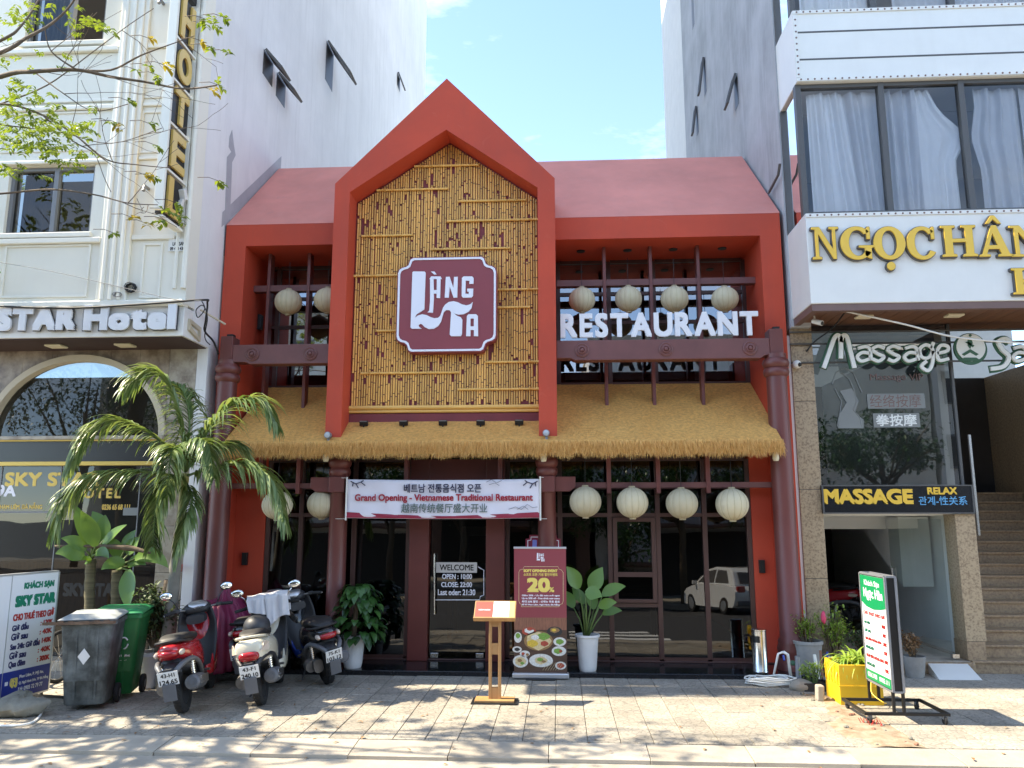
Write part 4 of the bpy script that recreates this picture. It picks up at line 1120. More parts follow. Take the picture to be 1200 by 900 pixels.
tag(t.build('cable_coil', 'cable_black'), 'small coil of black cable hung on the cream wall', 'cable')
t = MB(); cp = at(139, 346, YH-.04)
for k in range(5): t.tube([cp + Vector((.07*math.cos(a_*.785+k)*(.5+.1*k), -.01*k, .03*math.sin(a_*.785+k))) for a_ in range(8)], .005, 5)
tag(t.build('cable_tangle', 'cable_grey'), 'flat grey tangle of wire on the ledge above the STAR Hotel letters', 'cable')
# floodlight and camera knobs on the wall
for k, (x, y) in enumerate(((187, 3), (169, 222))):
    p = at(x, y, YH-.1)
    m = MB().tube([(p.x, YH, p.z+.05), (p.x, YH-.10, p.z+.05), (p.x+.01, YH-.13, p.z-.03)], .022, 8)
    tag(m.build('wall_spout', 'grey_metal', smooth=40), ('curved dark pipe end high on the cream wall by the HOTEL sign', 'small dark pipe end low on the cream wall by the pilaster')[k], 'pipe')
p = at(218, 232, YH-.02)
fl = thing('flood_lamp', (p.x, YH, p.z-.1), 'white flood lamp on the hotel corner under the vertical sign', 'lamp')
MB().obox((p.x, YH-.12, p.z), Vector((.05,0,0)), Vector((0,.035,.02)), Vector((0,-.03,.06))).build('lamp_head', 'plastic_white', fl, bevel=.008)
MB().tube([(p.x, YH, p.z+.07), (p.x, YH-.10, p.z+.05)], .012, 8).build('arm', 'grey_metal', fl)
MB().obox((p.x, YH-.14, p.z-.13), Vector((.03,0,.01)), Vector((0,.03,.0)), Vector((.01,0,.05))).build('lamp_head', 'plastic_white', fl, bevel=.008)
# ------------------------------------------------------------------ hotel on the right
YR = 9.31; YPR = 10.17; XB = 3.06; XE = 11.5
HR = thing('hotel_building', (6.5, YR, 0), 'white panelled hotel with bay windows and massage shop below on the right', 'hotel')
def rb(name, mat, x0, x1, y0, y1, z0, z1, **k): return ub(name, mat, x0, x1, y0, y1, z0, z1, HR, **k)
def zR(y): return at(948, y, YR).z
zA, zB, zC, zD = zR(356), zR(250), zR(96), zR(12)
YBK = 10.07
rb('side_wall', 'slate_wall', XR, XR+.25, YBK, 17.2, zA-.1, 19)
rb('side_wall_lower', 'slate_wall', XR, XR+.24, YPR+.36, 17.2, 0, zA-.1)
rb('side_wall_rear', 'white_wall', XR+.0, XR+.25, 17.2, 20.3, 0, 19)
rb('rear_wall', 'white_wall', XR+.25, XE, 20.0, 20.3, 0, 19)
rb('roof', 'white_wall', XR+.25, XE, YBK, 20, 18.7, 18.95)
storeys = [(zA, zB, zC)]
base = zA
H1 = zD - zB
panels = [(zA, zB)]
wins = []
z = zB
for k in range(4):
    wins.append((z, z+(zC-zB))); panels.append((z+(zC-zB), z+H1)); z += H1
for (a, b) in panels:
    rb('bay_panel', 'bay_panel', XB, XE, YR, YBK+.1, a, b, bevel=.01)
for k, (a, b) in enumerate(panels[1:]):
    h = b-a
    for fz in (.31, .69): rb('panel_groove', 'window_dark', XB+.02, XE, YR-.002, YR+.05, a+h*fz-.012, a+h*fz+.012)
# riveted trims: strip, and its rivets in one part
def trim(x0, x1, z, horizontal=True, h=.045):
    s_ = MB(); rv = MB()
    if horizontal:
        s_.box(x0, x1, YR-.014, YR+.0, z-h/2, z+h/2); n = int((x1-x0)/.085)
        for i in range(n): rv.lathe([(.013, 0), (.011, -.006), (.001, -.009)], (x0+.05+i*.085, YR-.014, z), 6, 'y')
    else:
        s_.box(x0-h/2, x0+h/2, YR-.014, YR, z[0], z[1]); n = int((z[1]-z[0])/.085)
        for i in range(n): rv.lathe([(.013, 0), (.011, -.006), (.001, -.009)], (x0, YR-.014, z[0]+.04+i*.085), 6, 'y')
    o = s_.build('trim_strip', 'bay_panel', HR); tag(rv.build('rivets', 'fascia_brown', o), kind='stuff')
trim(XB+.005, XE, zB-.03); trim(XB+.005, XE, zC+.03); trim(XB+.005, XE, zD-.03); trim(XB+.03, 0, (zC+.06, zD-.06), False)
for k, (a, b) in enumerate(wins):
    yw = YR+.10
    xs = [XB+.03] + [at(x, 170, yw).x for x in (1036, 1131)] + [at(1131, 170, yw).x + 1.05*i for i in range(1, 6)]
    xs = [x for x in xs if x < XE]
    rb('window_head', 'window_dark', XB, XE, yw-.04, yw+.04, b-.05, b); rb('window_sill', 'window_dark', XB, XE, yw-.04, yw+.04, a, a+.04)
    for x in xs: rb('mullion', 'window_dark', x-.035, x+.035, yw-.045, yw+.045, a, b)
    for i in range(len(xs)-1):
        MB().add([(xs[i]+.03, yw, a+.03), (xs[i+1]-.03, yw, a+.03), (xs[i+1]-.03, yw, b-.04), (xs[i]+.03, yw, b-.04)], [(0,1,2,3)]).build('pane', 'glass_bay', HR, normals=False)
    # side light
    MB().add([(XB+.04, YR+.16, a+.03), (XB+.04, YBK-.02, a+.03), (XB+.04, YBK-.02, b-.04), (XB+.04, YR+.16, b-.04)], [(0,1,2,3)]).build('side_pane', 'glass_side', HR, normals=False)
    rb('corner_post', 'stone_trim', XB+.005, XB+.07, YR+.07, YR+.17, a, b)
    rb('back_post', 'window_dark', XB+.0, XB+.06, YBK-.04, YBK+.05, a, b)
    rb('room_back', 'room_grey', XR+.3, XE, 12.4, 12.5, a-.3, b+.3)
    rb('room_ceiling', 'room_white', XR+.26, XE, YBK+.12, 12.4, b, b+.1); rb('room_floor', 'room_grey', XR+.26, XE, YBK+.12, 12.4, a-.1, a)
# curtains of the first bay floor
ca, cb = wins[0]; yc_ = YR+.20
def curtain(x0f, x1f, ph, amp, n, mat, gather=None, wav=44):
    def fn(u, v):
        xa, xb = x0f(v), x1f(v); x = xa+(xb-xa)*u
        return (x, yc_ + amp*(.6+.5*noise.noise(Vector((u*5, ph, 0))))*math.sin(u*wav*.62+ph+2.4*noise.noise(Vector((u*7, v*.7, ph)))+.25*math.sin(v*2)) + .02*math.sin(u*13+ph*2), ca+.02+(cb-ca-.08)*v)
    MB().grid(fn, n, 14).build('curtain', mat, HR, smooth=True)
X_ = lambda x: at(x, 170, yc_).x
curtain(lambda v: X_(948), lambda v: X_(1004-14*v), 0, .035, 90, 'curtain_white')
curtain(lambda v: X_(1004-14*v), lambda v: X_(1040), 1, .045, 60, 'curtain_grey', wav=30)
curtain(lambda v: X_(1042), lambda v: X_(1075), 2, .05, 60, 'curtain_grey', wav=26)
curtain(lambda v: X_(1075), lambda v: X_(1118) + (X_(1138)-X_(1118))*max(0, 1-abs(v-.62)/.2)*.9 - (X_(1118)-X_(1092))*max(0, (v-.62)/.38), 3, .03, 60, 'curtain_white', wav=24)
curtain(lambda v: X_(1146) - .08*max(0, 1-abs(v-.6)/.25), lambda v: X_(1200), 4, .045, 80, 'curtain_grey', wav=36)
curtain(lambda v: X_(1200), lambda v: X_(1330), 4, .045, 80, 'curtain_grey', wav=44)
ca, cb = wins[1]
curtain(lambda v: X_(948), lambda v: X_(1030), 0, .035, 120, 'curtain_white', wav=70)
curtain(lambda v: X_(1060), lambda v: X_(1250), 0, .035, 160, 'curtain_grey', wav=110)
# rear-side slot windows in the slate wall
for (x, y, w, h, an) in ((812, 12, .22, .8, 0), (826, 90, .20, .75, 8), (817, 142, .20, .6, 8), (863, 108, .26, .55, 16)):
    p = ax(x, y, XR); side_window(p.y, p.z, w, h, an, HR, XR, -1)
p0, p1 = ax(903, 224, XR-.03), ax(914, 192, XR-.03)
MB().tube([ax(901, 226, XR-.06), ax(912, 205, XR-.06), ax(914, 192, XR-.06)], .018, 6).build('leaning_bar', 'window_dark', HR)
# underside and shop front
zSf = zA
rb('fascia', 'fascia_brown', XB+.012, XE, YR+.015, YR+.10, zA-.085, zA-.002)
rb('fascia_side', 'fascia_brown', XB+.012, XB+.09, YR+.10, YPR+.3, zA-.085, zA-.002)
nsl = 26
for k in range(nsl):
    x0 = XB+.09 + (XE-XB-.09)*k/nsl*.55; x1 = XB+.09 + (XE-XB-.09)*(k+1)/nsl*.55
    rb('soffit_board', 'soffit_wood', x0+.003, x1-.003, YR+.10, YPR+.5, zA-.045, zA-.025)
rb('soffit_backing', 'window_dark', XB+.09, XE, YR+.10, YPR+.6, zA-.024, zA-.003)
for x, y in ((1013, 380), (1119, 380)):
    p = at(x, y, 9.75); MB().box(p.x-.10, p.x+.10, 9.68, 9.82, zA-.075, zA-.046).build('ceiling_lamp', 'lamp_cream', HR, bevel=.01)
zgt = at(1000, 388, YPR).z
P0, P1 = XR+.005, at(963, 572, YPR).x
def pillar(x0, x1, joints, z0=.0):
    zz = [z0]+joints+[zA-.046]
    for i in range(len(zz)-1): rb('pillar_slab', 'granite_gold', x0, x1, YPR, YPR+.35, zz[i]+.003, zz[i+1]-.003, bevel=.004)
rb('pillar_core', 'window_dark', P0+.01, P1-.01, YPR+.01, YPR+.34, 0, zA-.05)
pillar(P0, P1, [at(950, y, YPR).z for y in (678, 573.5, 470, 405)])
rb('wall_strip', 'grey_side_wall', 2.990, XR+.003, YPR+.03, YPR+.5, 0, 4.2)
Q0, Q1 = at(1119, 605, YPR).x, at(1142, 603, YPR).x
zq = at(1140, 602.5, YPR).z; zst = .36
rb('pillar_slab', 'granite_gold', Q0, Q1, YPR, YPR+.30, zst+.003, zq, bevel=.004)
rb('stair_cheek', 'granite_step', Q0, Q1-.02, YPR+.0, YPR+.32, .14, zst, bevel=.004)
# upper shop glass
zgs = at(1040, 568, YPR).z
xg1 = at(1121, 500, YPR+.05).x
MB().add([(P1, YPR+.08, zgs), (xg1, YPR+.08, zgs), (xg1, YPR+.08, zA-.05), (P1, YPR+.08, zA-.05)], [(0,1,2,3)]).build('upper_glass', 'glass_massage', HR, normals=False)
rb('glass_post', 'window_dark', xg1, xg1+.03, YPR+.05, YPR+.11, zgs, zA-.05)
for y in (388.5, 402.5, 424.5):
    z = at(1000, y, YPR-.03).z; MB().tube([(P0-.02, YPR-.03, z), (XE, YPR-.03, z)], .012, 6).build('sign_rail', 'window_dark', HR)
# decals inside the glass
YQ = YPR+.07
for (x0, y0, x1, y1) in ((1017, 461, 1083, 479), (1024, 484, 1077, 501)):
    a = at(x0, y1, YQ); b = at(x1, y0, YQ); rb('frosted_plate', 'pale_lettering', a.x, b.x, YQ-.004, YQ-.001, a.z, b.z)
text_px('lettering', '拳按摩', HR, 'massage_white', 1027, 485.5, 1075, 499.5, YQ-.006, bold=.02)
text_px('lettering', '经络按摩', HR, 'fascia_brown', 1020, 462.5, 1080, 477.5, YQ-.006)
text_px('lettering', 'Massage', HR, 'fascia_brown', 1020, 438, 1062, 448, YQ-.004)
text_px('lettering', 'VIP', HR, 'fascia_brown', 1066, 438, 1082, 446, YQ-.004)
m = MB()
for pts in ([(975, 450), (980, 436), (990, 431), (1000, 437), (1004, 446), (1010, 460)], [(985, 436), (995, 444), (1000, 455), (1004, 470), (1000, 480), (1008, 490), (1010, 500)], [(978, 455), (986, 470), (984, 485), (981, 500)]):
    m.tube([at(x, y, YQ-.003) for x, y in pts], .007, 5)
m.build('figure_outline', 'pale_lettering', HR)
m = MB().prism([(at(x, y, YQ).x, at(x, y, YQ).z) for x, y in [(984, 458), (998, 455), (1006, 470), (1002, 484), (1012, 492), (1012, 502), (982, 502), (984, 485), (992, 472)]], 'y', YQ-.003, YQ-.001); m.build('frosted_figure', 'pale_lettering', HR)
# interior of the shop: garage, white ceiling, stair underside
rb('garage_back', 'dark_room', XR+.26, Q0+.3, 15, 15.1, 0, 4.3)
rb('garage_floor', 'marble_light', P1-.1, Q0+.02, YPR-.02, 15, -.0, .135, bevel=.005)
rb('entry_lintel', 'room_white', P1, Q0+.1, YPR+.06, YPR+.30, zq+.0, zgs)
rb('garage_ceiling', 'room_white', P1, Q0+.2, YPR+.30, 11.6, zq-.02, zq+.03)
rb('garage_ceiling_rear', 'dark_room', P1, Q0+.2, 11.6, 15, zq-.02, zq+.03)
rb('drop_beam', 'room_white', P1, Q0, 11.4, 11.5, zq-.20, zq-.02)
rb('partition', 'slate_wall', XR+.255, XR+.27, YPR+.36, 15, 0, 4.2)
m = MB().prism([(11.0, zq-.03), (12.6, zq-.03), (11.0, zq-1.0+.05)], 'x', Q0-.35, Q0+.05); m.build('stair_underside', 'room_white', HR)
# glass door swung open
dm = MB().add([(Q0-.12, YPR+.12, .15), (Q0-.42, YPR+1.0, .15), (Q0-.42, YPR+1.0, zq-.06), (Q0-.12, YPR+.12, zq-.06)], [(0,1,2,3)]).build('glass_door', 'glass_clear', HR, normals=False)
hx = at(1085, 690, YPR+.9); MB().tube([(Q0-.43, YPR+.95, at(1085, 717, YPR+.9).z), (Q0-.43, YPR+.95, at(1085, 666, YPR+.9).z)], .012, 8).build('handle', 'steel', dm)
rb('door_hinge', 'steel', Q0-.14, Q0-.06, YPR+.08, YPR+.14, .15, .20)
# staircase
for k in range(15):
    z1 = .15*(k+1); y0 = YPR - .32 + .27*k if k else YPR-.02-.0
    if k == 0: x0, y0 = P1-.25, YPR-.02-.0
    x0 = (Q0+.03, Q0+.16, Q0+.20, Q1+.0)[min(k, 3)] if k < 4 else Q1
    y0 = YPR - .04 + .235*k
    if k >= 2: x0 = max(x0, Q1+.003)
    st_ = rb('step', 'granite_step', x0, 7.6, y0, YPR+.235*16, z1-.15+.0005, z1-.03)
    rb('tread', 'granite_step', x0-.015, 7.6, y0-.025, YPR+.235*16, z1-.03, z1, bevel=.006)
rb('front_step', 'granite_step', P1-.3, Q0+.03, YPR-.10, YPR-.021, -.0, .13, bevel=.006)
rb('stair_wall', 'granite_step', 7.6, 7.8, YPR, 16, 0, 4.3); rb('stair_back', 'dark_room', Q1, 7.6, 14.2, 14.3, 0, 4.3)
rb('stair_inner_wall', 'room_white', Q0+.10, Q0+.20, YPR+.325, 15.1, 0, 4.3)
rb('stair_rail_post', 'steel', at(1140, 560, YPR+1.2).x, at(1140, 560, YPR+1.2).x+.03, YPR+1.2, YPR+1.23, 1.6, 3.0)
rb('east_wall', 'granite_gold', 7.8, XE, YPR, YPR+.3, 0, zA-.05)
# ramp
m = MB(); a0, a1 = gz(1084, 786), gz(1101, 797.5); b0, b1 = gz(1129, 783, .0), gz(1146, 797.5)
xa0, xa1 = 4.40, 4.86
rm = MB().add([(4.36, 9.72, .004), (4.84, 9.72, .004), (4.86, YPR-.10, .12), (4.40, YPR-.10, .12), (4.36, 9.72, .001), (4.84, 9.72, .001), (4.86, YPR-.10, .001), (4.40, YPR-.10, .001)], [(0,1,2,3), (4,7,6,5), (0,4,5,1), (1,5,6,2), (2,6,7,3), (3,7,4,0)])
tag(rm.build('ramp', 'plastic_white'), 'small pale ramp plate up to the massage shop threshold', 'ramp')
# signs of the right hotel
NG = thing('raised_lettering', at(1075, 318, YR-.03), 'gold serif NGỌC HÂN letters with dark edges on the white bay panel', 'sign')
def serif(ch):
    """letters with slab serifs on a 0..w by 0..1 box: list of outlines"""
    if ch == 'N': return .95, [[(0,0),(.30,0),(.30,.06),(.21,.08),(.21,.78),(.22,.78),(.70,0),(.80,0),(.80,.92),(.91,.94),(.91,1),(.60,1),(.60,.94),(.70,.92),(.70,.30),(.69,.30),(.26,1),(0,1),(0,.94),(.11,.92),(.11,.08),(0,.06)]]
    if ch == 'H': return .95, [[(0,0),(.38,0),(.38,.06),(.29,.09),(.29,.46),(.64,.46),(.64,.09),(.55,.06),(.55,0),(.93,0),(.93,.06),(.84,.09),(.84,.91),(.93,.94),(.93,1),(.55,1),(.55,.94),(.64,.91),(.64,.57),(.29,.57),(.29,.91),(.38,.94),(.38,1),(0,1),(0,.94),(.09,.91),(.09,.09),(0,.06)]]
    if ch == 'A': return .98, [[(0,0),(.32,0),(.32,.06),(.22,.08),(.275,.24),(.60,.24),(.655,.08),(.56,.06),(.56,0),(.98,0),(.98,.06),(.89,.08),(.56,1),(.42,1),(.43,.75),(.56,.36),(.31,.36),(.43,.75),(.42,1),(.09,.08),(0,.06)]]
    if ch == 'O':
        n = 28; P = [(.5+.5*math.cos(2*math.pi*k/n), .5+.52*math.sin(2*math.pi*k/n)) for k in range(n+1)]; Q = [(.5+.24*math.cos(2*math.pi*k/n), .5+.40*math.sin(2*math.pi*k/n)) for k in range(n+1)]
        return 1.0, [P[:n//2+1] + Q[:n//2+1][::-1], P[n//2:] + Q[n//2:][::-1]]
    if ch in 'CG':
        n = 22; t0, t1 = .72, 2*math.pi-.62
        P = [(.5+.5*math.cos(t0+(t1-t0)*k/n), .5+.52*math.sin(t0+(t1-t0)*k/n)) for k in range(n+1)]; Q = [(.52+.27*math.cos(t0+(t1-t0)*k/n), .5+.41*math.sin(t0+(t1-t0)*k/n)) for k in range(n+1)]
        L = [P + Q[::-1]]; L.append([(.80,.62),(.90,.62),(.90,1.0),(.84,1.0),(.78,.90)])
        if ch == 'G': L.append([(.55,.42),(1.0,.42),(1.0,.36),(.92,.34),(.92,.0),(.84,.02),(.72,.10),(.72,.34),(.55,.36)])
        return .97, L
def serif_word(word, xs, y0, y1, parent):
    for ch, (x0, x1) in zip(word, xs):
        base = 'A' if ch == 'Â' else ('O' if ch == 'Ọ' else ch)
        w, polys = serif(base)
        a = at(x0, y1, YR-.05); b = at(x1, y0, YR-.05); sx = (b.x-a.x)/w; sz = b.z-a.z
        if ch == 'Â': polys = polys + [[(.26,1.06),(.36,1.06),(.49,1.20),(.62,1.06),(.72,1.06),(.54,1.32),(.44,1.32)]]
        if ch == 'Ọ': polys = polys + [[(.5+.13*math.cos(k*.5236), -.22+.13*math.sin(k*.5236)) for k in range(12)]]
        m = MB(); e = MB()
        for q in polys:
            P = [(a.x+p[0]*sx, a.z+p[1]*sz) for p in q]
            m.prism(P, 'y', YR-.062, YR-.042)
            cx = sum(p[0] for p in P)/len(P); cz = sum(p[1] for p in P)/len(P)
            for dx, dz, k in ((.011,.003,0), (-.011,-.003,1), (.004,.011,2), (-.003,-.012,3), (.008,-.008,4), (-.008,.009,5)):
                e.prism([(p[0]+dx, p[1]+dz) for p in P], 'y', YR-.044+k*.0007, YR-.001)
        o = m.build('letter', 'gold_letter', parent); e.build('letter_edge', 'letter_edge', o)
serif_word('NGỌC', [(953, 983), (986, 1021), (1025, 1059), (1064, 1096)], 266, 304, NG)
serif_word('HÂN', [(1105, 1143), (1148, 1183), (1186, 1225)], 264, 301, NG)
serif_word('H', [(1188, 1225)], 314, 345, NG)
# Massage sign in flowing strokes
MS = thing('shop_lettering', at(1080, 440, YPR-.1), 'flowing white Massage letters with green edges and a round lotus emblem', 'sign')
def stroke_letter(strokes, Y, wd, name='letter'):
    for mat, k, d0 in (('massage_green', 1.15, .0), ('massage_white', .60, -.035)):
        m = MB()
        for s_ in strokes:
            P = [at(x, y, Y) for x, y in s_]; Q = []
            for i in range(len(P)-1):
                p0 = P[max(i-1, 0)]; p1 = P[i]; p2 = P[i+1]; p3 = P[min(i+2, len(P)-1)]
                for q in range(5):
                    t = q/5; Q.append(.5*((2*p1)+(p2-p0)*t+(2*p0-5*p1+4*p2-p3)*t*t+(3*p1-p0-3*p2+p3)*t**3))
            Q.append(P[-1])
            L = []; Rr = []
            for i, p in enumerate(Q):
                t = Q[min(i+1, len(Q)-1)]-Q[max(i-1, 0)]; n_ = Vector((-t.z, 0, t.x)).normalized()*wd*k
                L.append(p+n_); Rr.append(p-n_)
            n = len(Q); y0, y1 = Y+d0-.02, Y+.012+d0
            vs = [(p.x, y0, p.z) for p in L] + [(p.x, y0, p.z) for p in Rr] + [(p.x, y1, p.z) for p in L] + [(p.x, y1, p.z) for p in Rr]
            fs = []
            for i in range(n-1):
                fs += [(i, i+1, n+i+1, n+i), (i, 2*n+i, 2*n+i+1, i+1), (n+i, n+i+1, 3*n+i+1, 3*n+i)]
            fs += [(0, n, 3*n, 2*n), (n-1, 3*n-1, 4*n-1, 2*n-1)]
            m.add(vs, fs)
        if mat == 'massage_green': o = m.build(name, mat, MS)
        else: m.build('letter_face', mat, o)
YM_ = YPR-.08
def a_(x): return [[(x+4, 424), (x+4, 424.5)], [(x+3, 409), (x+12, 407), (x+17, 411), (x+18, 423)], [(x+17, 415), (x+8, 414), (x+2, 419), (x+7, 424), (x+17, 421)]]
def s_(x): return [[(x+16, 409), (x+8, 406.5), (x+1.5, 410.5), (x+8, 415.5), (x+15, 419), (x+9, 424), (x+2, 421.5)]]
stroke_letter([[(964, 432), (971, 412), (977, 396), (982, 394.5), (984, 402), (984, 421)], [(984, 402), (986, 394.5), (991, 396), (995, 412), (1000, 432)]], YM_, .042)
for x, fn in ((1001, a_), (1019, s_), (1037, s_), (1056, a_)): stroke_letter(fn(x)[-2:] if fn is a_ else fn(x), YM_, .033)
stroke_letter([[(1090, 408), (1083, 405), (1076, 410), (1078, 419), (1086, 420), (1091, 412), (1090, 408), (1092, 402)], [(1091, 412), (1091, 425), (1086, 435), (1078, 430), (1084, 424)]], YM_, .033)
stroke_letter([[(1096, 415), (1108, 412), (1108, 406.5), (1100, 406), (1096, 414), (1099, 423), (1110, 421)]], YM_, .033)
stroke_letter([[(1182, 402), (1176, 398), (1168, 401), (1172, 410), (1180, 419), (1174, 430), (1159, 433)]], YM_, .042)
stroke_letter(a_(1183)[-2:], YM_, .033)
stroke_letter(s_(1206), YM_, .033)
cp = at(1137, 408.5, YM_); em = MB().lathe([(.205, 0), (.205, -.03), (.001, -.03)], (cp.x, YM_+.02, cp.z-.005), 32, 'y').build('emblem', 'massage_green', MS)
MB().lathe([(.178, 0), (.178, -.012), (.001, -.012)], (cp.x, YM_-.01, cp.z+.012), 32, 'y').build('emblem_disc', 'massage_white', em)
m = MB()
def epp(x, y): p = at(x, y, YM_-.026); return (p.x, p.z)
for P in ([(1130,419),(1144,419),(1151,423),(1123,423)], [(1127,415),(1137,409),(1147,415),(1144,417),(1137,413),(1130,417)], [(1134,397),(1138,396),(1140,402),(1137,409),(1134,405)], [(1131,401),(1134,400),(1142,405),(1140,407)]): m.prism([epp(*q) for q in P], 'y', YM_-.026, YM_-.023)
m.sphere((epp(1137,393)[0], YM_-.024, epp(1137,393)[1]), .018, 10, 6); m.build('emblem_mark', 'massage_green', em)
# black light box
a = at(964, 602, YPR-.06); b = at(1140, 568, YPR-.06)
LB = thing('light_box', (a.x, YPR, a.z), 'black box sign with yellow MASSAGE RELAX and blue lettering over the entrance', 'sign')
MB().box(P1-.02, b.x, YPR-.05, YPR+.06, a.z, b.z).build('box', 'sign_black', LB, bevel=.006)
MB().ring([(P1-.02, a.z), (b.x, a.z), (b.x, b.z), (P1-.02, b.z)], [(P1+.0, a.z+.016), (b.x-.018, a.z+.016), (b.x-.018, b.z-.016), (P1+.0, b.z-.016)], 'y', YPR-.058, YPR-.045).build('edge', 'window_dark', LB)
text_px('lettering', 'MASSAGE', LB, 'gold_letter', 965.5, 573, 1071, 591, YPR-.052, bold=.07)
text_px('lettering', 'RELAX', LB, 'gold_letter', 1087, 571, 1122, 579.5, YPR-.052, bold=.06)
text_px('lettering', '관계-性关系', LB, 'sign_blue_text', 1077, 581.5, 1134, 592, YPR-.052, bold=.012)
# cameras and tubes by the shop
def camera_thing(x, y, Y, lab, dome=False):
    p = at(x, y, Y); t = thing('security_camera', p, lab, 'camera')
    if dome:
        MB().sphere(p, .055, 16, 10).build('body', 'plastic_white', t, smooth=True); MB().sphere(p+Vector((.02, -.04, -.01)), .028, 12, 8).build('lens', 'black_metal', t, smooth=True)
        MB().box(p.x-.03, p.x+.03, p.y, YPR, p.z-.03, p.z+.03).build('mount', 'plastic_white', t)
    else:
        MB().tube([p+Vector((-.03, .04, .02)), p+Vector((.045, -.06, -.035))], .033, 12).build('body', 'plastic_white', t, smooth=40)
        MB().tube([p+Vector((.045, -.06, -.035)), p+Vector((.048, -.064, -.0367))], .025, 12).build('lens', 'black_metal', t)
        MB().tube([p+Vector((-.01, .02, .02)), p+Vector((-.02, .02, .07)), Vector((p.x-.02, p.y+.02, zA-.046))], .012, 8).build('mount', 'plastic_white', t)
camera_thing(957, 377, 9.7, 'white bullet camera under the wooden soffit of the massage shop')
camera_thing(934, 427, YPR-.07, 'round white dome camera on the granite pillar', True)
cable('wire', [at(992, 365, 9.5), at(1060, 380, 9.55), at(1120, 395, 9.6), at(1200, 402, 9.7), at(1300, 404, 9.8)], .012, 'plastic_white', 'pale conduit hanging across the Massage sign')
cable('wire', [at(990, 366, 9.6), at(975, 385, 9.9), at(955, 400, 10.1), at(945, 412, 10.15)], .010, 'cable_black', 'black cable running down the soffit to the granite pillar')
# ------------------------------------------------------------------ motor scooters
pbr('paint_red', (0.42, 0.012, 0.018), 0.22, coat=.6, var=.04)
pbr('paint_cream', (0.66, 0.61, 0.47), 0.25, coat=.6, var=.03)
pbr('paint_black', (0.012, 0.012, 0.014), 0.25, coat=.5)
pbr('paint_blue', (0.008, 0.055, 0.36), 0.25, coat=.6)
pbr('plastic_dark', (0.030, 0.031, 0.034), 0.5, var=.15, vscale=8)
pbr('plastic_grey', (0.115, 0.12, 0.13), 0.5, var=.12, vscale=6)
pbr('rubber', (0.018, 0.018, 0.018), 0.85, var=.2, vscale=14, bump=.3, bscale=90)
pbr('seat_vinyl', (0.018, 0.017, 0.017), 0.55, bump=.1, bscale=120)
pbr('engine_metal', (0.24, 0.23, 0.22), 0.45, metal=.7, var=.25, vscale=9)
pbr('chrome', (0.78, 0.78, 0.78), 0.12, metal=1.0)
pbr('mirror_glass', (0.86, 0.90, 0.92), 0.05, metal=1.0)
pbr('lens_red', (0.35, 0.008, 0.012), 0.15, coat=.5)
pbr('lens_clear', (0.62, 0.50, 0.40), 0.18, coat=.5)
pbr('plate_white', (0.74, 0.74, 0.72), 0.45, var=.05)
pbr('plate_ink', (0.02, 0.02, 0.022), 0.5)
pbr('cloth_pale', (0.56, 0.55, 0.56), 0.95, var=.07, vscale=5, bump=.2, bscale=60)
def crv_(P, k=5):
    P = [Vector(p) for p in P]; Q = []
    for i in range(len(P)-1):
        p0 = P[max(i-1, 0)]; p1 = P[i]; p2 = P[i+1]; p3 = P[min(i+2, len(P)-1)]
        for j in range(k):
            t = j/k; Q.append(.5*((2*p1)+(p2-p0)*t+(2*p0-5*p1+4*p2-p3)*t*t+(3*p1-p0-3*p2+p3)*t**3))
    Q.append(P[-1]); return Q
def wheel(t, x, r=.245, w=.052):
    m = MB(); n = 40; prof = []
    for k in range(13):
        a = math.pi*2*k/12; prof.append((r-w*.92 + w*.92*math.cos(a), w*math.sin(a)))
    vs = []; fs = []
    for (rr, yy) in prof[:-1]:
        for k in range(n):
            b = 2*math.pi*k/n; vs.append((x+rr*math.cos(b), yy, r+rr*math.sin(b)))
    q = 12
    for i in range(q):
        for k in range(n): fs.append((i*n+k, i*n+(k+1) % n, ((i+1) % q)*n+(k+1) % n, ((i+1) % q)*n+k))
    m.add(vs, fs)
    for k in range(n):                                  # tread blocks
        b = 2*math.pi*(k+.5)/n
        for sy in (-1, 1):
            c = Vector((x+(r-.004)*math.cos(b), sy*.019, r+(r-.004)*math.sin(b)))
            m.obox(c, Vector((-math.sin(b), .35*sy, math.cos(b)))*.011, Vector((0, .013, 0)), Vector((math.cos(b), 0, math.sin(b)))*.006)
    wl = m.build('wheel', 'rubber', t, smooth=40, local=True)
    rim = MB()
    ro = r-w*1.75
    for sy in (-1, 1): rim.lathe([(ro+.012, sy*.026), (ro+.006, sy*.030), (ro-.012, sy*.026), (ro-.016, sy*.014)], (x, 0, r), 32, 'y')
    for k in range(5):
        b = 2*math.pi*k/5+.3
        d = Vector((math.cos(b), 0, math.sin(b)))
        rim.tube([Vector((x, 0, r))+d*.03, Vector((x, 0, r))+d*(ro-.005)], [.016, .011], 6)
    rim.lathe([(.045, -.045), (.045, .045)], (x, 0, r), 16, 'y')
    rim.build('rim', 'plastic_dark', wl, smooth=40, local=True)
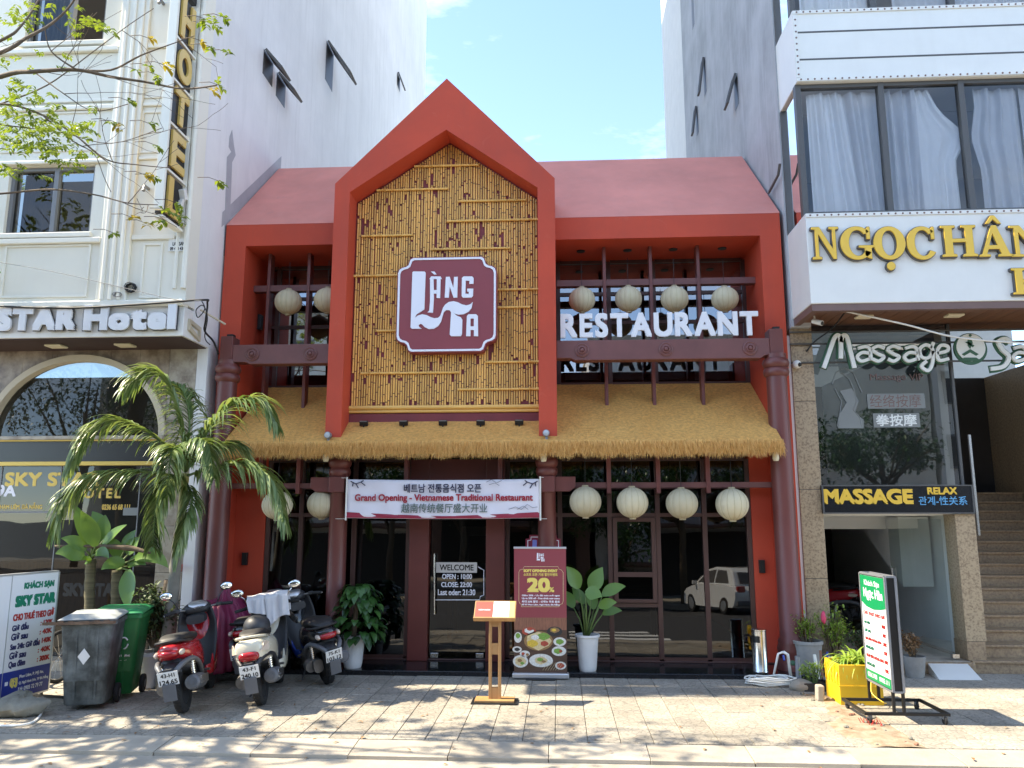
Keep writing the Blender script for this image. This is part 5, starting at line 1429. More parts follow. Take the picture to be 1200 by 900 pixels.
def scooter(name, loc, heading, lean, label, body, plate, trim_='plastic_dark', shield='plastic_dark', legs=None, style=0, pitch=0.0, mirrors=True, steer=0.0):
    t = thing(name, loc, label, 'scooter', 'scooters parked on the sidewalk', heading)
    t.rotation_euler = (R(lean), R(pitch), heading); t.scale = (.95, .95, .95)
    B = lambda m, n, mat, par=None, **k: m.build(n, mat, par or t, local=True, **k)
    WB = 1.16
    SM = Matrix.Translation((.93, 0, -.055)) @ Matrix.Rotation(R(steer), 4, 'Z') @ Matrix.Translation((-.93, 0, 0))
    BS = lambda m, n, mat, par=None, **k: B(m.xf(SM), n, mat, par, **k)
    wheel(t, 0); wheel(t, WB, .235, .046)
    # tail body
    m = MB(); m.loft([(-.40, 0, .665, .045, .035, 2.4), (-.36, 0, .655, .095, .062, 2.6), (-.26, 0, .63, .135, .085, 2.6), (-.10, 0, .60, .160, .115, 2.7), (.10, 0, .57, .172, .145, 2.8), (.28, 0, .535, .165, .165, 2.8), (.44, 0, .48, .140, .17, 2.6), (.54, 0, .43, .105, .14, 2.4)], 24)
    if style == 1:
        m = MB(); m.loft([(-.40, 0, .60, .105, .09, 3.2), (-.375, 0, .60, .135, .115, 3.2), (-.28, 0, .595, .162, .125, 3.2), (-.10, 0, .58, .185, .135, 3), (.10, 0, .56, .19, .15, 3), (.28, 0, .53, .175, .165, 2.8), (.44, 0, .48, .145, .17, 2.6), (.54, 0, .43, .105, .14, 2.4)], 28)
    B(m, 'tail_body', body, smooth=True)
    for s_ in (-1, 1):
        m = MB().tube(crv_([(-.43, s_*.07, .47), (-.36, s_*.115, .52), (-.20, s_*.15, .535), (-.02, s_*.165, .50), (.12, s_*.165, .42), (.22, s_*.15, .32)]), .026, 8); B(m, 'side_rail', 'plastic_grey' if style == 0 else trim_, smooth=True)
    # side cheeks under the tail body, darker
    m = MB(); m.loft([(-.30, 0, .53, .10, .05, 2.5), (-.1, 0, .47, .135, .065, 2.5), (.2, 0, .40, .140, .085, 2.5), (.46, 0, .335, .12, .08, 2.5)], 20); B(m, 'lower_cover', trim_, smooth=True)
    # seat with stepped pillion
    m = MB(); m.loft([(-.34, 0, .735, .055, .018, 2.6), (-.29, 0, .748, .105, .033, 3), (-.12, 0, .755, .135, .043, 3), (.06, 0, .735, .142, .047, 3), (.16, 0, .715, .138, .045, 3), (.34, 0, .705, .115, .042, 3), (.48, 0, .685, .075, .034, 2.6), (.53, 0, .672, .04, .02, 2.4)], 20)
    B(m, 'seat', 'seat_vinyl', smooth=True)
    # grab rail
    m = MB().tube([(-.05, .15, .70), (-.25, .145, .725), (-.37, .11, .745), (-.41, 0, .752), (-.37, -.11, .745), (-.25, -.145, .725), (-.05, -.15, .70)], .013, 8); B(m, 'grab_rail', 'seat_vinyl' if style != 1 else body, smooth=True)
    # tail lamp and indicators
    if style == 1:
        m = MB(); m.loft([(-.432, 0, .555, .085, .035, 3), (-.42, 0, .558, .10, .045, 3), (-.37, 0, .56, .105, .045, 3)], 16); B(m, 'tail_lamp', 'lens_red', smooth=True)
        for s_ in (-1, 1):
            q = MB().add([(-.408, s_*.118, .60), (-.31, s_*.176, .585), (-.26, s_*.182, .66), (-.345, s_*.160, .685)], [(0,1,2,3)]); B(q, 'indicator', 'lens_clear', solid=.012)
    else:
        m = MB(); m.loft([(-.425, 0, .632, .05, .02, 2.5), (-.40, 0, .632, .085, .036, 2.6), (-.34, 0, .63, .108, .042, 2.6), (-.28, 0, .625, .115, .03, 2.6)], 16); B(m, 'tail_lamp', 'lens_red', smooth=True)
    for s_ in ((-1, 1) if style != 1 else ()):
        m = MB(); m.sphere((-.330, s_*.118, .632), .05, 12, 8, 1.5, .5, .6); B(m, 'indicator', 'lens_clear', smooth=True)
    # mudguard and number plate
    m = MB(); m.loft([(-.20, 0, .50, .075, .05, 2.6), (-.32, 0, .50, .07, .045, 2.6), (-.40, 0, .47, .062, .04, 2.6), (-.435, 0, .44, .055, .03, 2.6)], 16); B(m, 'plate_holder', trim_, smooth=True)
    pc = Vector((-.452, 0, .415)); up = Vector((-.30, 0, .954)); nb = Vector((-.954, 0, -.30))
    pm = MB().obox(pc, Vector((0, .095, 0)), up*.07, nb*.002)
    pp = B(pm, 'number_plate', 'plate_white', bevel=.003)
    for row, (l, h) in enumerate(zip(plate, (.050, .058))):
        z0 = (.012 if row == 0 else -.060)
        w = .13 if row == 0 else .165
        text('lettering', l, pp, 'plate_ink', pc + up*z0 + nb*.0035 + Vector((0, w/2, 0)), (0, -1, 0), up, w, h-.008, bold=.045, local=True)
    m = MB(); m.obox(pc + Vector((.015, 0, -.135)), Vector((0, .062, 0)), Vector((-.2, 0, 1)).normalized()*.085, Vector((-1, 0, -.2)).normalized()*.006); B(m, 'mud_flap', 'plastic_grey', bevel=.012)
    m = MB().box(-.475, -.445, -.045, .045, .487, .505); B(m, 'plate_lamp', trim_, bevel=.006)
    # engine and swing arm on the left, silencer on the right
    m = MB(); m.loft([(-.10, .10, .255, .055, .075, 3), (.05, .105, .27, .06, .10, 3), (.22, .10, .275, .065, .105, 3), (.40, .07, .29, .085, .09, 3), (.52, .03, .32, .07, .07, 3)], 16)
    m.tube([(.30, 0, .30), (.50, 0, .37)], [.075, .07], 14); m.tube([(-.04, .165, .26), (.05, .17, .27)], .07, 14); m.box(.02, .20, .08, .16, .36, .43)
    B(m, 'engine', 'engine_metal', smooth=40)
    m = MB(); m.tube([(-.26, -.165, .315), (-.24, -.165, .313), (-.10, -.162, .295), (.10, -.158, .27), (.18, -.155, .262), (.22, -.15, .256)], [.05, .072, .078, .075, .06, .03], 16); m.tube([(.20, -.15, .258), (.32, -.10, .20), (.42, -.03, .22)], .018, 8); m.tube([(-.262, -.165, .315), (-.275, -.165, .3165)], .022, 10)
    mf = B(m, 'silencer', 'plastic_grey', smooth=40)
    m = MB().obox((-.03, -.232, .30), Vector((.15, 0, -.014)), Vector((0, .006, 0)), Vector((.004, 0, .04))); B(m, 'heat_shield', 'chrome' if style == 1 else 'engine_metal', mf, bevel=.005)
    for s_ in (-1, 1):
        m = MB().tube([(-.03, s_*.135, .27), (-.10, s_*.14, .56)], .016, 8)
        for k in range(7): 
            p = Vector((-.03, s_*.135, .27)).lerp(Vector((-.10, s_*.14, .56)), .3+.08*k); m.lathe([(.03, -.006), (.03, .006)], p, 10)
        B(m, 'shock_absorber', 'chrome', smooth=40)
    # hugger over the rear wheel
    m = MB()
    for i in range(10):
        pass
    def hug(u, v):
        a = R(35 + 105*u); rr = .275
        return (rr*math.cos(a), (v-.5)*.13, .245+rr*math.sin(a))
    m.grid(hug, 14, 4); B(m, 'rear_fender', trim_, smooth=True, solid=.006)
    # floor and leg shield
    m = MB(); m.loft([(.42, 0, .275, .13, .04, 4), (.55, 0, .265, .15, .04, 4), (.72, 0, .265, .15, .04, 4), (.82, 0, .285, .145, .05, 4)], 20); B(m, 'foot_board', shield, smooth=40)
    def shf(off):
        def fn(u, v):
            y = (u-.5)*2; z = .27+.66*v
            x = .80 + .16*v - .10*v*v*0 - .10*y*y + .03*math.sin(v*3)
            w = (.155 + .055*math.sin(v*2.4)) * (1-.25*max(0, v-.75)*2)
            return (x+off, y*w, z)
        return fn
    m = MB().grid(shf(0), 14, 14); B(m, 'leg_shield', shield, smooth=True, solid=.012)
    m = MB(); m.loft([(.90, 0, .62, .135, .30, 2.4), (.97, 0, .62, .16, .30, 2.4), (1.04, 0, .62, .12, .26, 2.3), (1.09, 0, .60, .05, .18, 2.2)], 20); B(m, 'front_apron', body, smooth=True)
    # side flank joining floor and shield in body colour
    for s_ in (-1, 1):
        m = MB(); m.loft([(.50, s_*.135, .30, .02, .05, 2.5), (.68, s_*.150, .285, .022, .055, 2.5), (.84, s_*.155, .36, .022, .12, 2.5), (.93, s_*.16, .55, .022, .20, 2.5), (.98, s_*.14, .72, .02, .12, 2.5)], 12); B(m, 'flank', legs or body, smooth=True)
    m = MB(); m.loft([(.78, .0, .82, .10, .05, 3), (.86, 0, .83, .115, .06, 3)], 14); B(m, 'glove_box', trim_, smooth=40)
    # fork, front fender
    m = MB()
    for s_ in (-1, 1): m.tube([(WB, s_*.06, .235), (1.02, s_*.05, .62)], .017, 8)
    B(m, 'fork', 'engine_metal', smooth=40)
    def ff(u, v):
        a = R(20 + 130*u); rr = .262 - .03*(2*v-1)**2
        return (WB+rr*math.cos(a), (v-.5)*.15, .235+rr*math.sin(a))
    m = MB().grid(ff, 16, 8); B(m, 'front_fender', body, smooth=True, solid=.006)
    # head, handlebar, instruments
    m = MB(); m.loft([(.80, 0, .985, .07, .03, 2.5), (.85, 0, .985, .135, .055, 2.6), (.93, 0, .985, .15, .075, 2.6), (1.0, 0, .965, .11, .08, 2.4), (1.05, 0, .95, .06, .05, 2.2)], 20); BS(m, 'handlebar_cover', 'plastic_dark' if style == 0 else body, smooth=True)
    m = MB(); m.loft([(.80, 0, 1.0, .06, .02, 2.4), (.84, 0, 1.03, .105, .022, 2.4), (.92, 0, 1.05, .10, .022, 2.4)], 16); BS(m, 'instrument_panel', 'aluminium', smooth=True)
    m = MB().tube([(.80, .34, .985), (.86, .22, .995), (.90, 0, .975), (.86, -.22, .995), (.80, -.34, .985)], .012, 8); hb_ = BS(m, 'handlebar', 'engine_metal', smooth=True)
    for s_ in (-1, 1):
        m = MB().tube([(.785, s_*.36, .982), (.835, s_*.25, .992)], .019, 10); BS(m, 'grip', 'rubber', hb_, smooth=40)
        m = MB().tube([(.87, s_*.24, .985), (.85, s_*.33, .975), (.83, s_*.37, .972)], .007, 6); BS(m, 'brake_lever', 'chrome', hb_, smooth=True)
        m = MB().box(.83, .88, s_*.225-.03, s_*.225+.03, .975, 1.015); BS(m, 'switch', 'plastic_dark', hb_, bevel=.008)
        if mirrors:
            m = MB().tube([(.87, s_*.20, 1.0), (.88, s_*.25, 1.10), (.87, s_*.30, 1.15)], .0065, 6); ms = BS(m, 'mirror', 'plastic_dark' if style != 1 else 'chrome', smooth=True)
            c = Vector((.865, s_*.325, 1.18)); m = MB(); m.sphere(c, .075, 16, 10, .22, .95, .62); BS(m, 'mirror_shell', 'plastic_dark' if style != 1 else 'chrome', ms, smooth=True)
            m = MB().sphere(c+Vector((-.012, 0, 0)), .066, 16, 10, .12, .95, .62); BS(m, 'mirror_face', 'mirror_glass', ms, smooth=True)
    m = MB().sphere((1.05, 0, .93), .07, 14, 10, .6, 1.1, .8); B(m, 'headlamp', 'lens_clear', smooth=True)
    # stand and foot pegs
    m = MB().tube([(.42, .10, .20), (.38, .20, .02)], .011, 8); m.box(.35, .42, .185, .225, .0, .016); B(m, 'side_stand', 'plastic_dark')
    for s_ in (-1, 1):
        m = MB().tube([(.36, s_*.12, .33), (.33, s_*.21, .33)], .013, 8); B(m, 'foot_peg', 'engine_metal')
    return t
def aim(p, q): return math.atan2(q.y-p.y, q.x-p.x)
p = gz(213, 836); q = gz(262, 806)
red = scooter('motor_scooter', (p.x, p.y+.05, .0), aim(p, q)+.14, -9, 'red and black scooter with plate 43-H1 124.65, nearest the wheelie bins', 'paint_red', ('43-H1', '124.65'), steer=22)
p = gz(305, 827); q = gz(338, 803)
wht = scooter('motor_scooter', (p.x, p.y+.05, .0), aim(p, q)+.14, -9, 'cream white scooter with plate 43-F1 240.10 and pale jackets over its handlebar', 'paint_cream', ('43-F1', '240.10'), style=1, steer=8)
p = gz(383, 803)
blk = scooter('motor_scooter', (p.x, p.y+.05, .012), R(124), -13, 'black scooter with blue front and plate 75-K1 103.12 beside the leafy pot plant', 'paint_black', ('75-K1', '103.12'), legs='paint_blue', shield='plastic_dark', pitch=-1.6, mirrors=False, steer=-20)
p = gz(283, 803)
drk = scooter('motor_scooter', (p.x+.12, p.y+.06, .0), R(92), -6, 'dark scooter mostly hidden between the maroon cover and the white scooter', 'paint_black', ('43-D1', '518.27'), shield='plastic_dark', mirrors=False)
# helmet on the white scooter's seat, jackets over its handlebar
Mw = Matrix.Translation(wht.location) @ wht.rotation_euler.to_matrix().to_4x4() @ Matrix.Scale(.95, 4)
hp = Mw @ Vector((.02, -.02, .76))
hel = thing('helmet', hp, 'matt black open helmet resting on the white scooter seat', 'helmet')
m = MB(); m.lathe([(.125, 0), (.132, .02), (.130, .06), (.115, .10), (.085, .13), (.045, .148), (.002, .153)], hp, 24, 'z', 1, 1.12); m.build('shell', 'plastic_dark', hel, smooth=True)
m = MB(); m.lathe([(.138, .0), (.140, .012), (.136, .02)], hp, 24, 'z', 1, 1.12); m.build('rim', 'rubber', hel, smooth=True)
def drape(name, cx, w, hl, hr, lab, ph, mat='cloth_pale', dx=0.0):
    def fn(u, v):
        s_ = (u-.5)*2                               # across the handlebar: rear flap to front flap
        y = (v-.5)*w + cx
        top = .075
        L = hl if s_ < 0 else hr
        a = abs(s_)
        fold = .018*math.sin(y*38+ph) + .012*math.sin(y*71+ph*2+s_*3)
        x = .86 + dx + math.copysign(min(a, .25)/.25*.11, s_) + math.copysign(max(0, a-.25), s_)*(.03) + fold*(a > .2)
        z = 1.0 + top - (min(a, .25)/.25)**2*.05 - max(0, a-.25)/.75*L*(1+.25*math.sin(y*9+ph)) + .006*math.sin(y*30)
        return Mw @ Vector((x, y + .03*s_*math.sin(ph), z))
    m = MB().grid(fn, 40, 30)
    return tag(m.build(name, mat, smooth=True, solid=.004), lab, 'jacket')
drape('jacket', -.13, .26, .30, .25, 'pale grey jacket hanging over the right half of the white scooter handlebar', .4)
drape('jacket', .10, .22, .16, .2, 'crumpled pale cloth over the left half of the white scooter handlebar', 2.1, dx=.01)
# covered motorbike
pbr('cover_maroon', (0.21, 0.018, 0.065), 0.55, var=.12, vscale=4, bump=.15, bscale=60)
cym = 9.52; cxm = at(261, 740, cym).x-.02; zpk = at(262, 683, cym).z
def cover(u, v):
    a = 2*math.pi*u; hx, hy = math.cos(a), math.sin(a); r_ = v
    irr = 1+.06*math.sin(a*5+1)+.04*math.sin(a*11)
    x = .44*r_*math.copysign(abs(hx)**.85, hx)*irr; y = .62*r_*math.copysign(abs(hy)**.85, hy)*irr
    dx = x-.04; d = math.sqrt((dx*1.15)**2 + (y*.95)**2)
    cone = zpk - 1.75*d - .25*min(d, .08)
    seat = .84 - 1.6*max(0, abs(x)-.13) - .9*max(0, abs(y)-.50)
    k = .07; z = max(cone, seat) + k*.5*math.exp(-abs(cone-seat)/k)
    crease = math.sin(a*9+2.2*math.sin(a*2)) + .6*math.sin(a*17+1.3)
    z += .030*crease*min(1, r_*3)*(1-.6*r_)
    if r_ > .55: z = min(z, .12+1.05*(1-r_)/.45*.85)
    f_ = (.045*math.sin(a*14+2*math.sin(a*3))+.02*math.sin(a*31))*max(0, r_-.35)
    z += .03*noise.noise(Vector((x*9, y*9, 4)))*(1-r_)
    return (cxm+x+hx*f_, cym+y+hy*f_, max(.06, z))
m = MB().grid(cover, 200, 44)
tag(m.build('covered_motorbike', 'cover_maroon', smooth=True, solid=.004), 'motorbike wholly under a crumpled maroon cover behind the red scooter', 'motorbike')
# ------------------------------------------------------------------ wheelie bins
pbr('bin_grey', (0.040, 0.048, 0.047), 0.6, col2=(0.16, 0.18, 0.178), vscale=4.5, v2=(.40, .66), streak=.95, dirt=(.018, .02, .018), bump=.1)
pbr('bin_green', (0.008, 0.135, 0.035), 0.42, var=.12, streak=.2, dirt=(.006, .08, .03))
pbr('bin_lid_grey', (0.30, 0.32, 0.32), 0.5, var=.15)
pbr('bin_lid_green', (0.02, 0.24, 0.085), 0.42, var=.06)
def bin_(loc, rz, label, mat, lid, marks):
    t = thing('wheelie_bin', loc, label, 'bin', 'wheelie bins', rz); t.scale = (.93, .93, .95)
    B = lambda m, n, mt, par=None, **k: m.build(n, mt, par or t, local=True, **k)
    # local: front faces -y
    def ringz(z, w, d, yoff, r=.05):
        P = []
        for (sx, sy, a0) in ((1, -1, -90), (1, 1, 0), (-1, 1, 90), (-1, -1, 180)):
            for k in range(4):
                a = R(a0 + 30*k); P.append((sx*(w-r)+r*math.cos(a), yoff+sy*(d-r)+r*math.sin(a), z))
        return P
    rows = [ringz(.06, .19, .19, .03), ringz(.075, .20, .20, .03), ringz(.80, .255, .265, .0), ringz(.86, .262, .272, .0), ringz(.862, .285, .292, 0), ringz(.905, .285, .292, 0), ringz(.905, .25, .26, 0), ringz(.3, .21, .21, 0)]
    m = MB(); n = 16; vs = [p for r_ in rows for p in r_]
    fs = [(i*n+k, i*n+(k+1) % n, (i+1)*n+(k+1) % n, (i+1)*n+k) for i in range(len(rows)-1) for k in range(n)] + [tuple(range(n-1, -1, -1)), tuple((len(rows)-1)*n+k for k in range(n))]
    m.add(vs, fs)
    body = B(m, 'body', mat, smooth=35)
    for x in (-.10, .10):
        m = MB().add([(x-.012, -.184, .12), (x+.012, -.184, .12), (x+.012, -.273, .80), (x-.012, -.273, .80), (x-.012, -.15, .12), (x+.012, -.15, .12), (x+.012, -.25, .80), (x-.012, -.25, .80)], [(0,1,2,3), (0,4,5,1), (3,2,6,7), (0,3,7,4), (1,5,6,2)]); B(m, 'rib', mat, body)
    m = MB()
    def lf(u, v):
        x = (u-.5)*.57; y = -.295+.60*v
        e = min(1, min(u, 1-u)*7, min(v, 1-v)*7)
        return (x, y, .912 + .035*e + .02*v + .012*math.sin(v*14)*(e > .9))
    m.grid(lf, 20, 24); ld = B(m, 'lid', lid, smooth=True, solid=.008)
    m = MB().tube([(-.22, .31, .93), (-.22, .345, .90), (.22, .345, .90), (.22, .31, .93)], .012, 8); B(m, 'handle', mat, smooth=True)
    for s_ in (-1, 1):
        m = MB().lathe([(.03, -.022), (.095, -.022), (.10, -.012), (.10, .012), (.095, .022), (.03, .022)], (s_*.235, .205, .10), 22, 'x'); w = B(m, 'wheel', 'rubber', smooth=40)
        m = MB().lathe([(.045, -.026), (.03, -.028), (.03, .028), (.045, .026)], (s_*.235, .205, .10), 16, 'x'); B(m, 'hub', 'plastic_grey', w)
    if marks == 'diamond':
        m = MB().obox((-.02, -.2235-.003, .545), Vector((.062, 0, 0)) + Vector((0, -.0085, .062))*0, Vector((0, .0005, 0)), Vector((0, -.009, .062)))
        c = Vector((-.02, -.2365, .545)); ux = Vector((.06, 0, 0)); uz = Vector((0, -.0086, .082))
        m = MB().add([c-ux, c-uz, c+ux, c+uz], [(0,1,2,3)]); B(m, 'sticker', 'plate_white', body, normals=False)
    if marks == 'green':
        for k in range(3):
            a = R(120*k+30); c = Vector((.10, -.244, .60)); m = MB().tube([c+Vector((.045*math.cos(a+x*.35), -.0105*math.sin(a+x*.35), .06*math.sin(a+x*.35))) for x in range(5)], .008, 5); B(m, 'emblem', 'plate_white', body)
        for k in range(2): text('lettering', ('MÔI TRƯỜNG', 'ĐÀ NẴNG')[k], body, 'plate_white', (.03, -.17-.131*(.38-.05*k)-.005, .455-.05*k), (1, 0, 0), (0, -.135, 1), .14-.03*k, .028, bold=.05, local=True)
    return t
p = gz(88, 835); bin_((p.x+.0, p.y+.20, 0), R(17), 'worn grey wheelie bin with white diamond sticker beside the price board', 'bin_grey', 'bin_lid_grey', 'diamond')
p = gz(122, 822); bin_((p.x+.0, p.y+.20, 0), R(16), 'bright green wheelie bin behind the worn grey one', 'bin_green', 'bin_lid_green', 'green')
bq = gz(88, 835)
m = MB(); n_ = 14
for k in range(n_):
    x0 = bq.x-.285+.60*k/n_; x1 = bq.x-.285+.60*(k+1)/n_; yb_ = bq.y+.20-.28
    def yl(x): return yb_ + (x-bq.x)*math.tan(R(17))
    h_ = .012+.006*math.sin(k*2.7)
    m.add([(x0, yl(x0)-.03, .826+h_*.2), (x1, yl(x1)-.03, .826), (x1, yl(x1)+.02, .826), (x0, yl(x0)+.02, .826), (x0, yl(x0)-.03-.004*math.sin(k*5), .844+h_), (x1, yl(x1)-.03, .846+h_), (x1, yl(x1)+.02, .848), (x0, yl(x0)+.02, .848)], [(0,3,2,1),(4,5,6,7),(0,1,5,4),(1,2,6,5),(2,3,7,6),(3,0,4,7)])
pbr('old_wood', (.16, .10, .065), .9, var=.4, vscale=9, stretch=(.3, 2, 2)); tag(m.build('timber_strip', 'old_wood', smooth=30), 'splintered brown timber strip along the rim of the worn grey bin', 'plank')
# ------------------------------------------------------------------ price board of the left hotel
pbr('board_white', (0.76, 0.76, 0.78), 0.4, var=.02)
pbr('board_blue', (0.012, 0.035, 0.26), 0.4)
pbr('ink_green', (0.0, 0.20, 0.115), 0.45)
pbr('ink_red', (0.52, 0.035, 0.03), 0.45)
pbr('ink_navy', (0.03, 0.03, 0.13), 0.45)
pbr('ink_yellow', (0.84, 0.66, 0.16), 0.45)
E0 = at(67, 670, 8.32); E1 = at(58, 808, 8.32)
pr_ = Vector(((E0.x+E1.x)/2, 8.32, 0)); plf = at(0, 750, 7.68)
ux = (Vector((pr_.x, pr_.y, 0)) - Vector((plf.x, plf.y, 0))).normalized(); nrmb = ux.cross(Vector((0,0,1)))
zt_, zb_ = E0.z, E1.z; Wb = .98
lab = thing('price_board', (pr_.x-ux.x*.5, pr_.y-ux.y*.5, 0), 'white and blue hotel price board reading KHÁCH SẠN SKY STAR with room rates', 'sign board')
def bp(u, z, d=0.0): return Vector((pr_.x, pr_.y, 0)) - ux*(Wb-u) + Vector((0, 0, z)) + nrmb*d
m = MB().obox((bp(Wb/2, (zt_+zb_)/2) - nrmb*.03), ux*Wb/2, Vector((0,0,(zt_-zb_)/2)), nrmb*.03); m.build('panel', 'board_white', lab, bevel=.004)
m = MB().obox(bp(Wb/2, zb_+.135, .0015), ux*(Wb/2-.004), Vector((0,0,.132)), nrmb*.001); m.build('blue_field', 'board_blue', lab)
m = MB().obox(bp(Wb*.405, (zt_+zb_)/2, .002), ux*.004, Vector((0,0,(zt_-zb_)/2)), nrmb*.002); m.build('seam', 'aluminium', lab)
m = MB()
for (c, a_x, b_x) in ((bp(Wb/2, zt_+.008), ux*Wb/2, Vector((0,0,.008))), (bp(Wb/2, zb_-.008), ux*Wb/2, Vector((0,0,.008))), (bp(Wb+.008, (zt_+zb_)/2), ux*.008, Vector((0,0,(zt_-zb_)/2)))): m.obox(c-nrmb*.03, a_x, b_x, nrmb*.034)
m.build('edge_frame', 'aluminium', lab)
def bt(s_, mat, u0, u1, z0, z1, bold=.04, **k): return text('lettering', s_, lab, mat, bp(u0, z0, .004), ux, (0,0,1), u1-u0, z1-z0, bold=bold, **k)
hb_ = zt_-zb_; fz = lambda f: zb_+hb_*f
bt('KHÁCH SẠN', 'ink_green', .55, .93, fz(.865), fz(.945), .05)
bt('SKY STAR', 'ink_green', .46, .965, fz(.735), fz(.83), .09)
bt('CHO THUÊ THEO GIỜ', 'ink_red', .455, .965, fz(.625), fz(.70), .04)
for k, (l, r_) in enumerate((('Giờ đầu', ': 120K'), ('Giờ sau', ': 40K'), ('Sau 24h: Giờ đầu', ': 140K'), ('Giờ sau', ': 40K'), ('Qua đêm', ': 300K'))):
    z = .555-.075*k
    bt(l, 'ink_navy', .455, .455+(.20 if k != 2 else .36), fz(z-.012), fz(z+.05), .04)
    bt(r_, 'ink_red', .80, .96, fz(z+.0), fz(z+.045), .05)
bt('03', 'ink_yellow', .49, .585, fz(.085), fz(.165), .09)
for k, s_ in enumerate(('Phan Liêm, P. Mỹ An,', 'Q. Ngũ Hành Sơn, TP Đà Nẵng', 'LH: 0905 72 79 77')): bt(s_, 'board_white', .60, (.90, .965, .90)[k], fz(.145-.05*k), fz(.18-.05*k), .05)
c = bp(.452, fz(.125), .004); m = MB().prism([(.02*math.cos(k*.5), .02*math.sin(k*.5)) for k in range(13)], 'y', 0, .001)
m = MB(); m.obox(bp(.452, fz(.13), .003), ux*.018, Vector((0,0,.018)), nrmb*.001); m.build('pin_mark', 'board_white', lab, bevel=.012)
for u in (.08, .93):
    m = MB().obox(bp(u, zb_/2+.01)-nrmb*.03, ux*.012, nrmb*.012, Vector((0,0,zb_/2-.012)))
    m.obox(bp(u, .012)-nrmb*.0, ux*.015, nrmb*.30, Vector((0,0,.012)))
    m.build('leg', 'black_metal', lab)
# rock and pale hose at the board's foot
p = gz(20, 838); m = MB().sphere((p.x, p.y, .07), .19, 30, 20, 1.45, .9, .55)
m.v = [tuple(Vector(q) + Vector((1,1,.9))*(.07*noise.noise(Vector(q)*5)+.045*abs(noise.noise(Vector(q)*13)))) for q in m.v]; m.v = [(q[0], q[1], max(0.0, q[2])) for q in m.v]
tag(m.build('boulder', 'rock', smooth=35), 'rough grey rock under the price board', 'rock')
cable('garden_hose', [gz(-20, 851)+Vector((0,0,.01)), gz(15, 852)+Vector((0,0,.012)), gz(38, 848)+Vector((0,0,.012)), gz(48, 838)+Vector((0,0,.012)), gz(47, 830)+Vector((0,0,.012))], .011, 'plastic_white', 'pale hose end curving round the rock', 'hose')
# bicycle wheel peeping out behind the board
p = gz(50, 806); bw = thing('bicycle_wheel', (p.x, p.y+.25, 0), 'narrow black tyre peeping out between the price board and the grey bin', 'wheel')
m = MB(); n = 36
m.tube([(p.x+.05*math.cos(2*math.pi*k/n), p.y+.25+.27*math.cos(2*math.pi*k/n), .29+.27*math.sin(2*math.pi*k/n)) for k in range(n+1)], .022, 8, False); m.build('tyre', 'rubber', bw, smooth=True)
m = MB()
for k in range(14):
    a = 2*math.pi*k/14; m.tube([(p.x, p.y+.25, .29), (p.x+.046*math.cos(a), p.y+.25+.25*math.cos(a), .29+.25*math.sin(a))], .002, 4)
m.build('spokes', 'steel', bw)
# ------------------------------------------------------------------ banner, roll-up, menu stand
pbr('banner_white', (0.72, 0.70, 0.76), 0.6, var=.02)
pbr('banner_red', (0.30, 0.02, 0.05), 0.55)
pbr('ink_crimson', (0.36, 0.012, 0.03), 0.5)
pbr('ink_dark', (0.02, 0.02, 0.06), 0.5)
pbr('ink_grey_green', (0.13, 0.17, 0.15), 0.5)
YBn = 9.80
bx0, bx1 = at(407, 585, YBn).x, at(632, 585, YBn).x; bz1, bz0 = at(520, 561.5, YBn).z, at(520, 607, YBn).z
BN = thing('banner', (-1.4, YBn, bz0), 'white grand opening banner stretched between the two inner columns', 'banner')
def bnf(dy, z0f, z1f):
    def fn(u, v):
        x = bx0+(bx1-bx0)*u; zz0 = z0f(u); zz1 = z1f(u)
        return (x, YBn+dy + .010*math.sin(u*19)*math.sin(v*2.5) + .006*math.sin(u*41+v*4), zz0+(zz1-zz0)*v)
    return fn
sag = lambda u: -.012*math.sin(math.pi*u)
MB().grid(bnf(0, lambda u: bz0+sag(u), lambda u: bz1+sag(u)), 60, 10).build('cloth', 'banner_white', BN, smooth=True, solid=.003)
MB().grid(bnf(-.007, lambda u: bz0+sag(u)+.004, lambda u: bz0+sag(u)+.035+.055*abs(u-.5)**1.2*1.6), 60, 2).build('red_wave', 'banner_red', BN, smooth=True, normals=False)
text_px('lettering', '베트남 전통음식점 오픈', BN, 'ink_dark', 473, 567, 564, 577.5, YBn-.022, bold=.02)
text_px('lettering', 'Grand Opening - Vietnamese Traditional Restaurant', BN, 'ink_crimson', 415.5, 579, 624.5, 589.5, YBn-.022, bold=.03)
text_px('lettering', '越南传统餐厅盛大开业', BN, 'ink_grey_green', 470, 590, 571, 601, YBn-.022, bold=.012)
m = MB()
for sx, k in ((411, 1), (630, -1)):
    for pts in ([(0, 564), (6, 567), (12, 565), (17, 569)], [(6, 567), (9, 572)], [(12, 565), (15, 563)], [(3, 565), (2, 570)]):
        m.tube([at(sx+k*x, y, YBn-.02) for x, y in pts], .007, 5)
for pts in ([(596, 597), (604, 594), (611, 597), (618, 591), (624, 595), (630, 594)], [(606, 597), (613, 593), (619, 597)], [(570, 565), (576, 562), (582, 566), (588, 563)], [(573, 568), (580, 566), (585, 569)]): m.tube([at(x, y, YBn-.02) for x, y in pts], .003, 4)
m.build('branch_drawing', 'ink_dark', BN)
m = MB()
for x in (bx0-.012, bx1+.012): m.tube([(x, YBn, bz0-.03), (x, YBn, bz1+.03)], .011, 8)
m.build('end_rods', 'plastic_white', BN)
m = MB()
for x, z, xe in ((bx0, bz1+.02, xi1), (bx0, bz0-.01, xi1), (bx1, bz1+.02, xi2), (bx1, bz0-.01, xi2)): m.tube([(x, YBn, z), (xe, YC-.125, z)], .003, 5)
m.build('ties', 'plastic_white', BN)
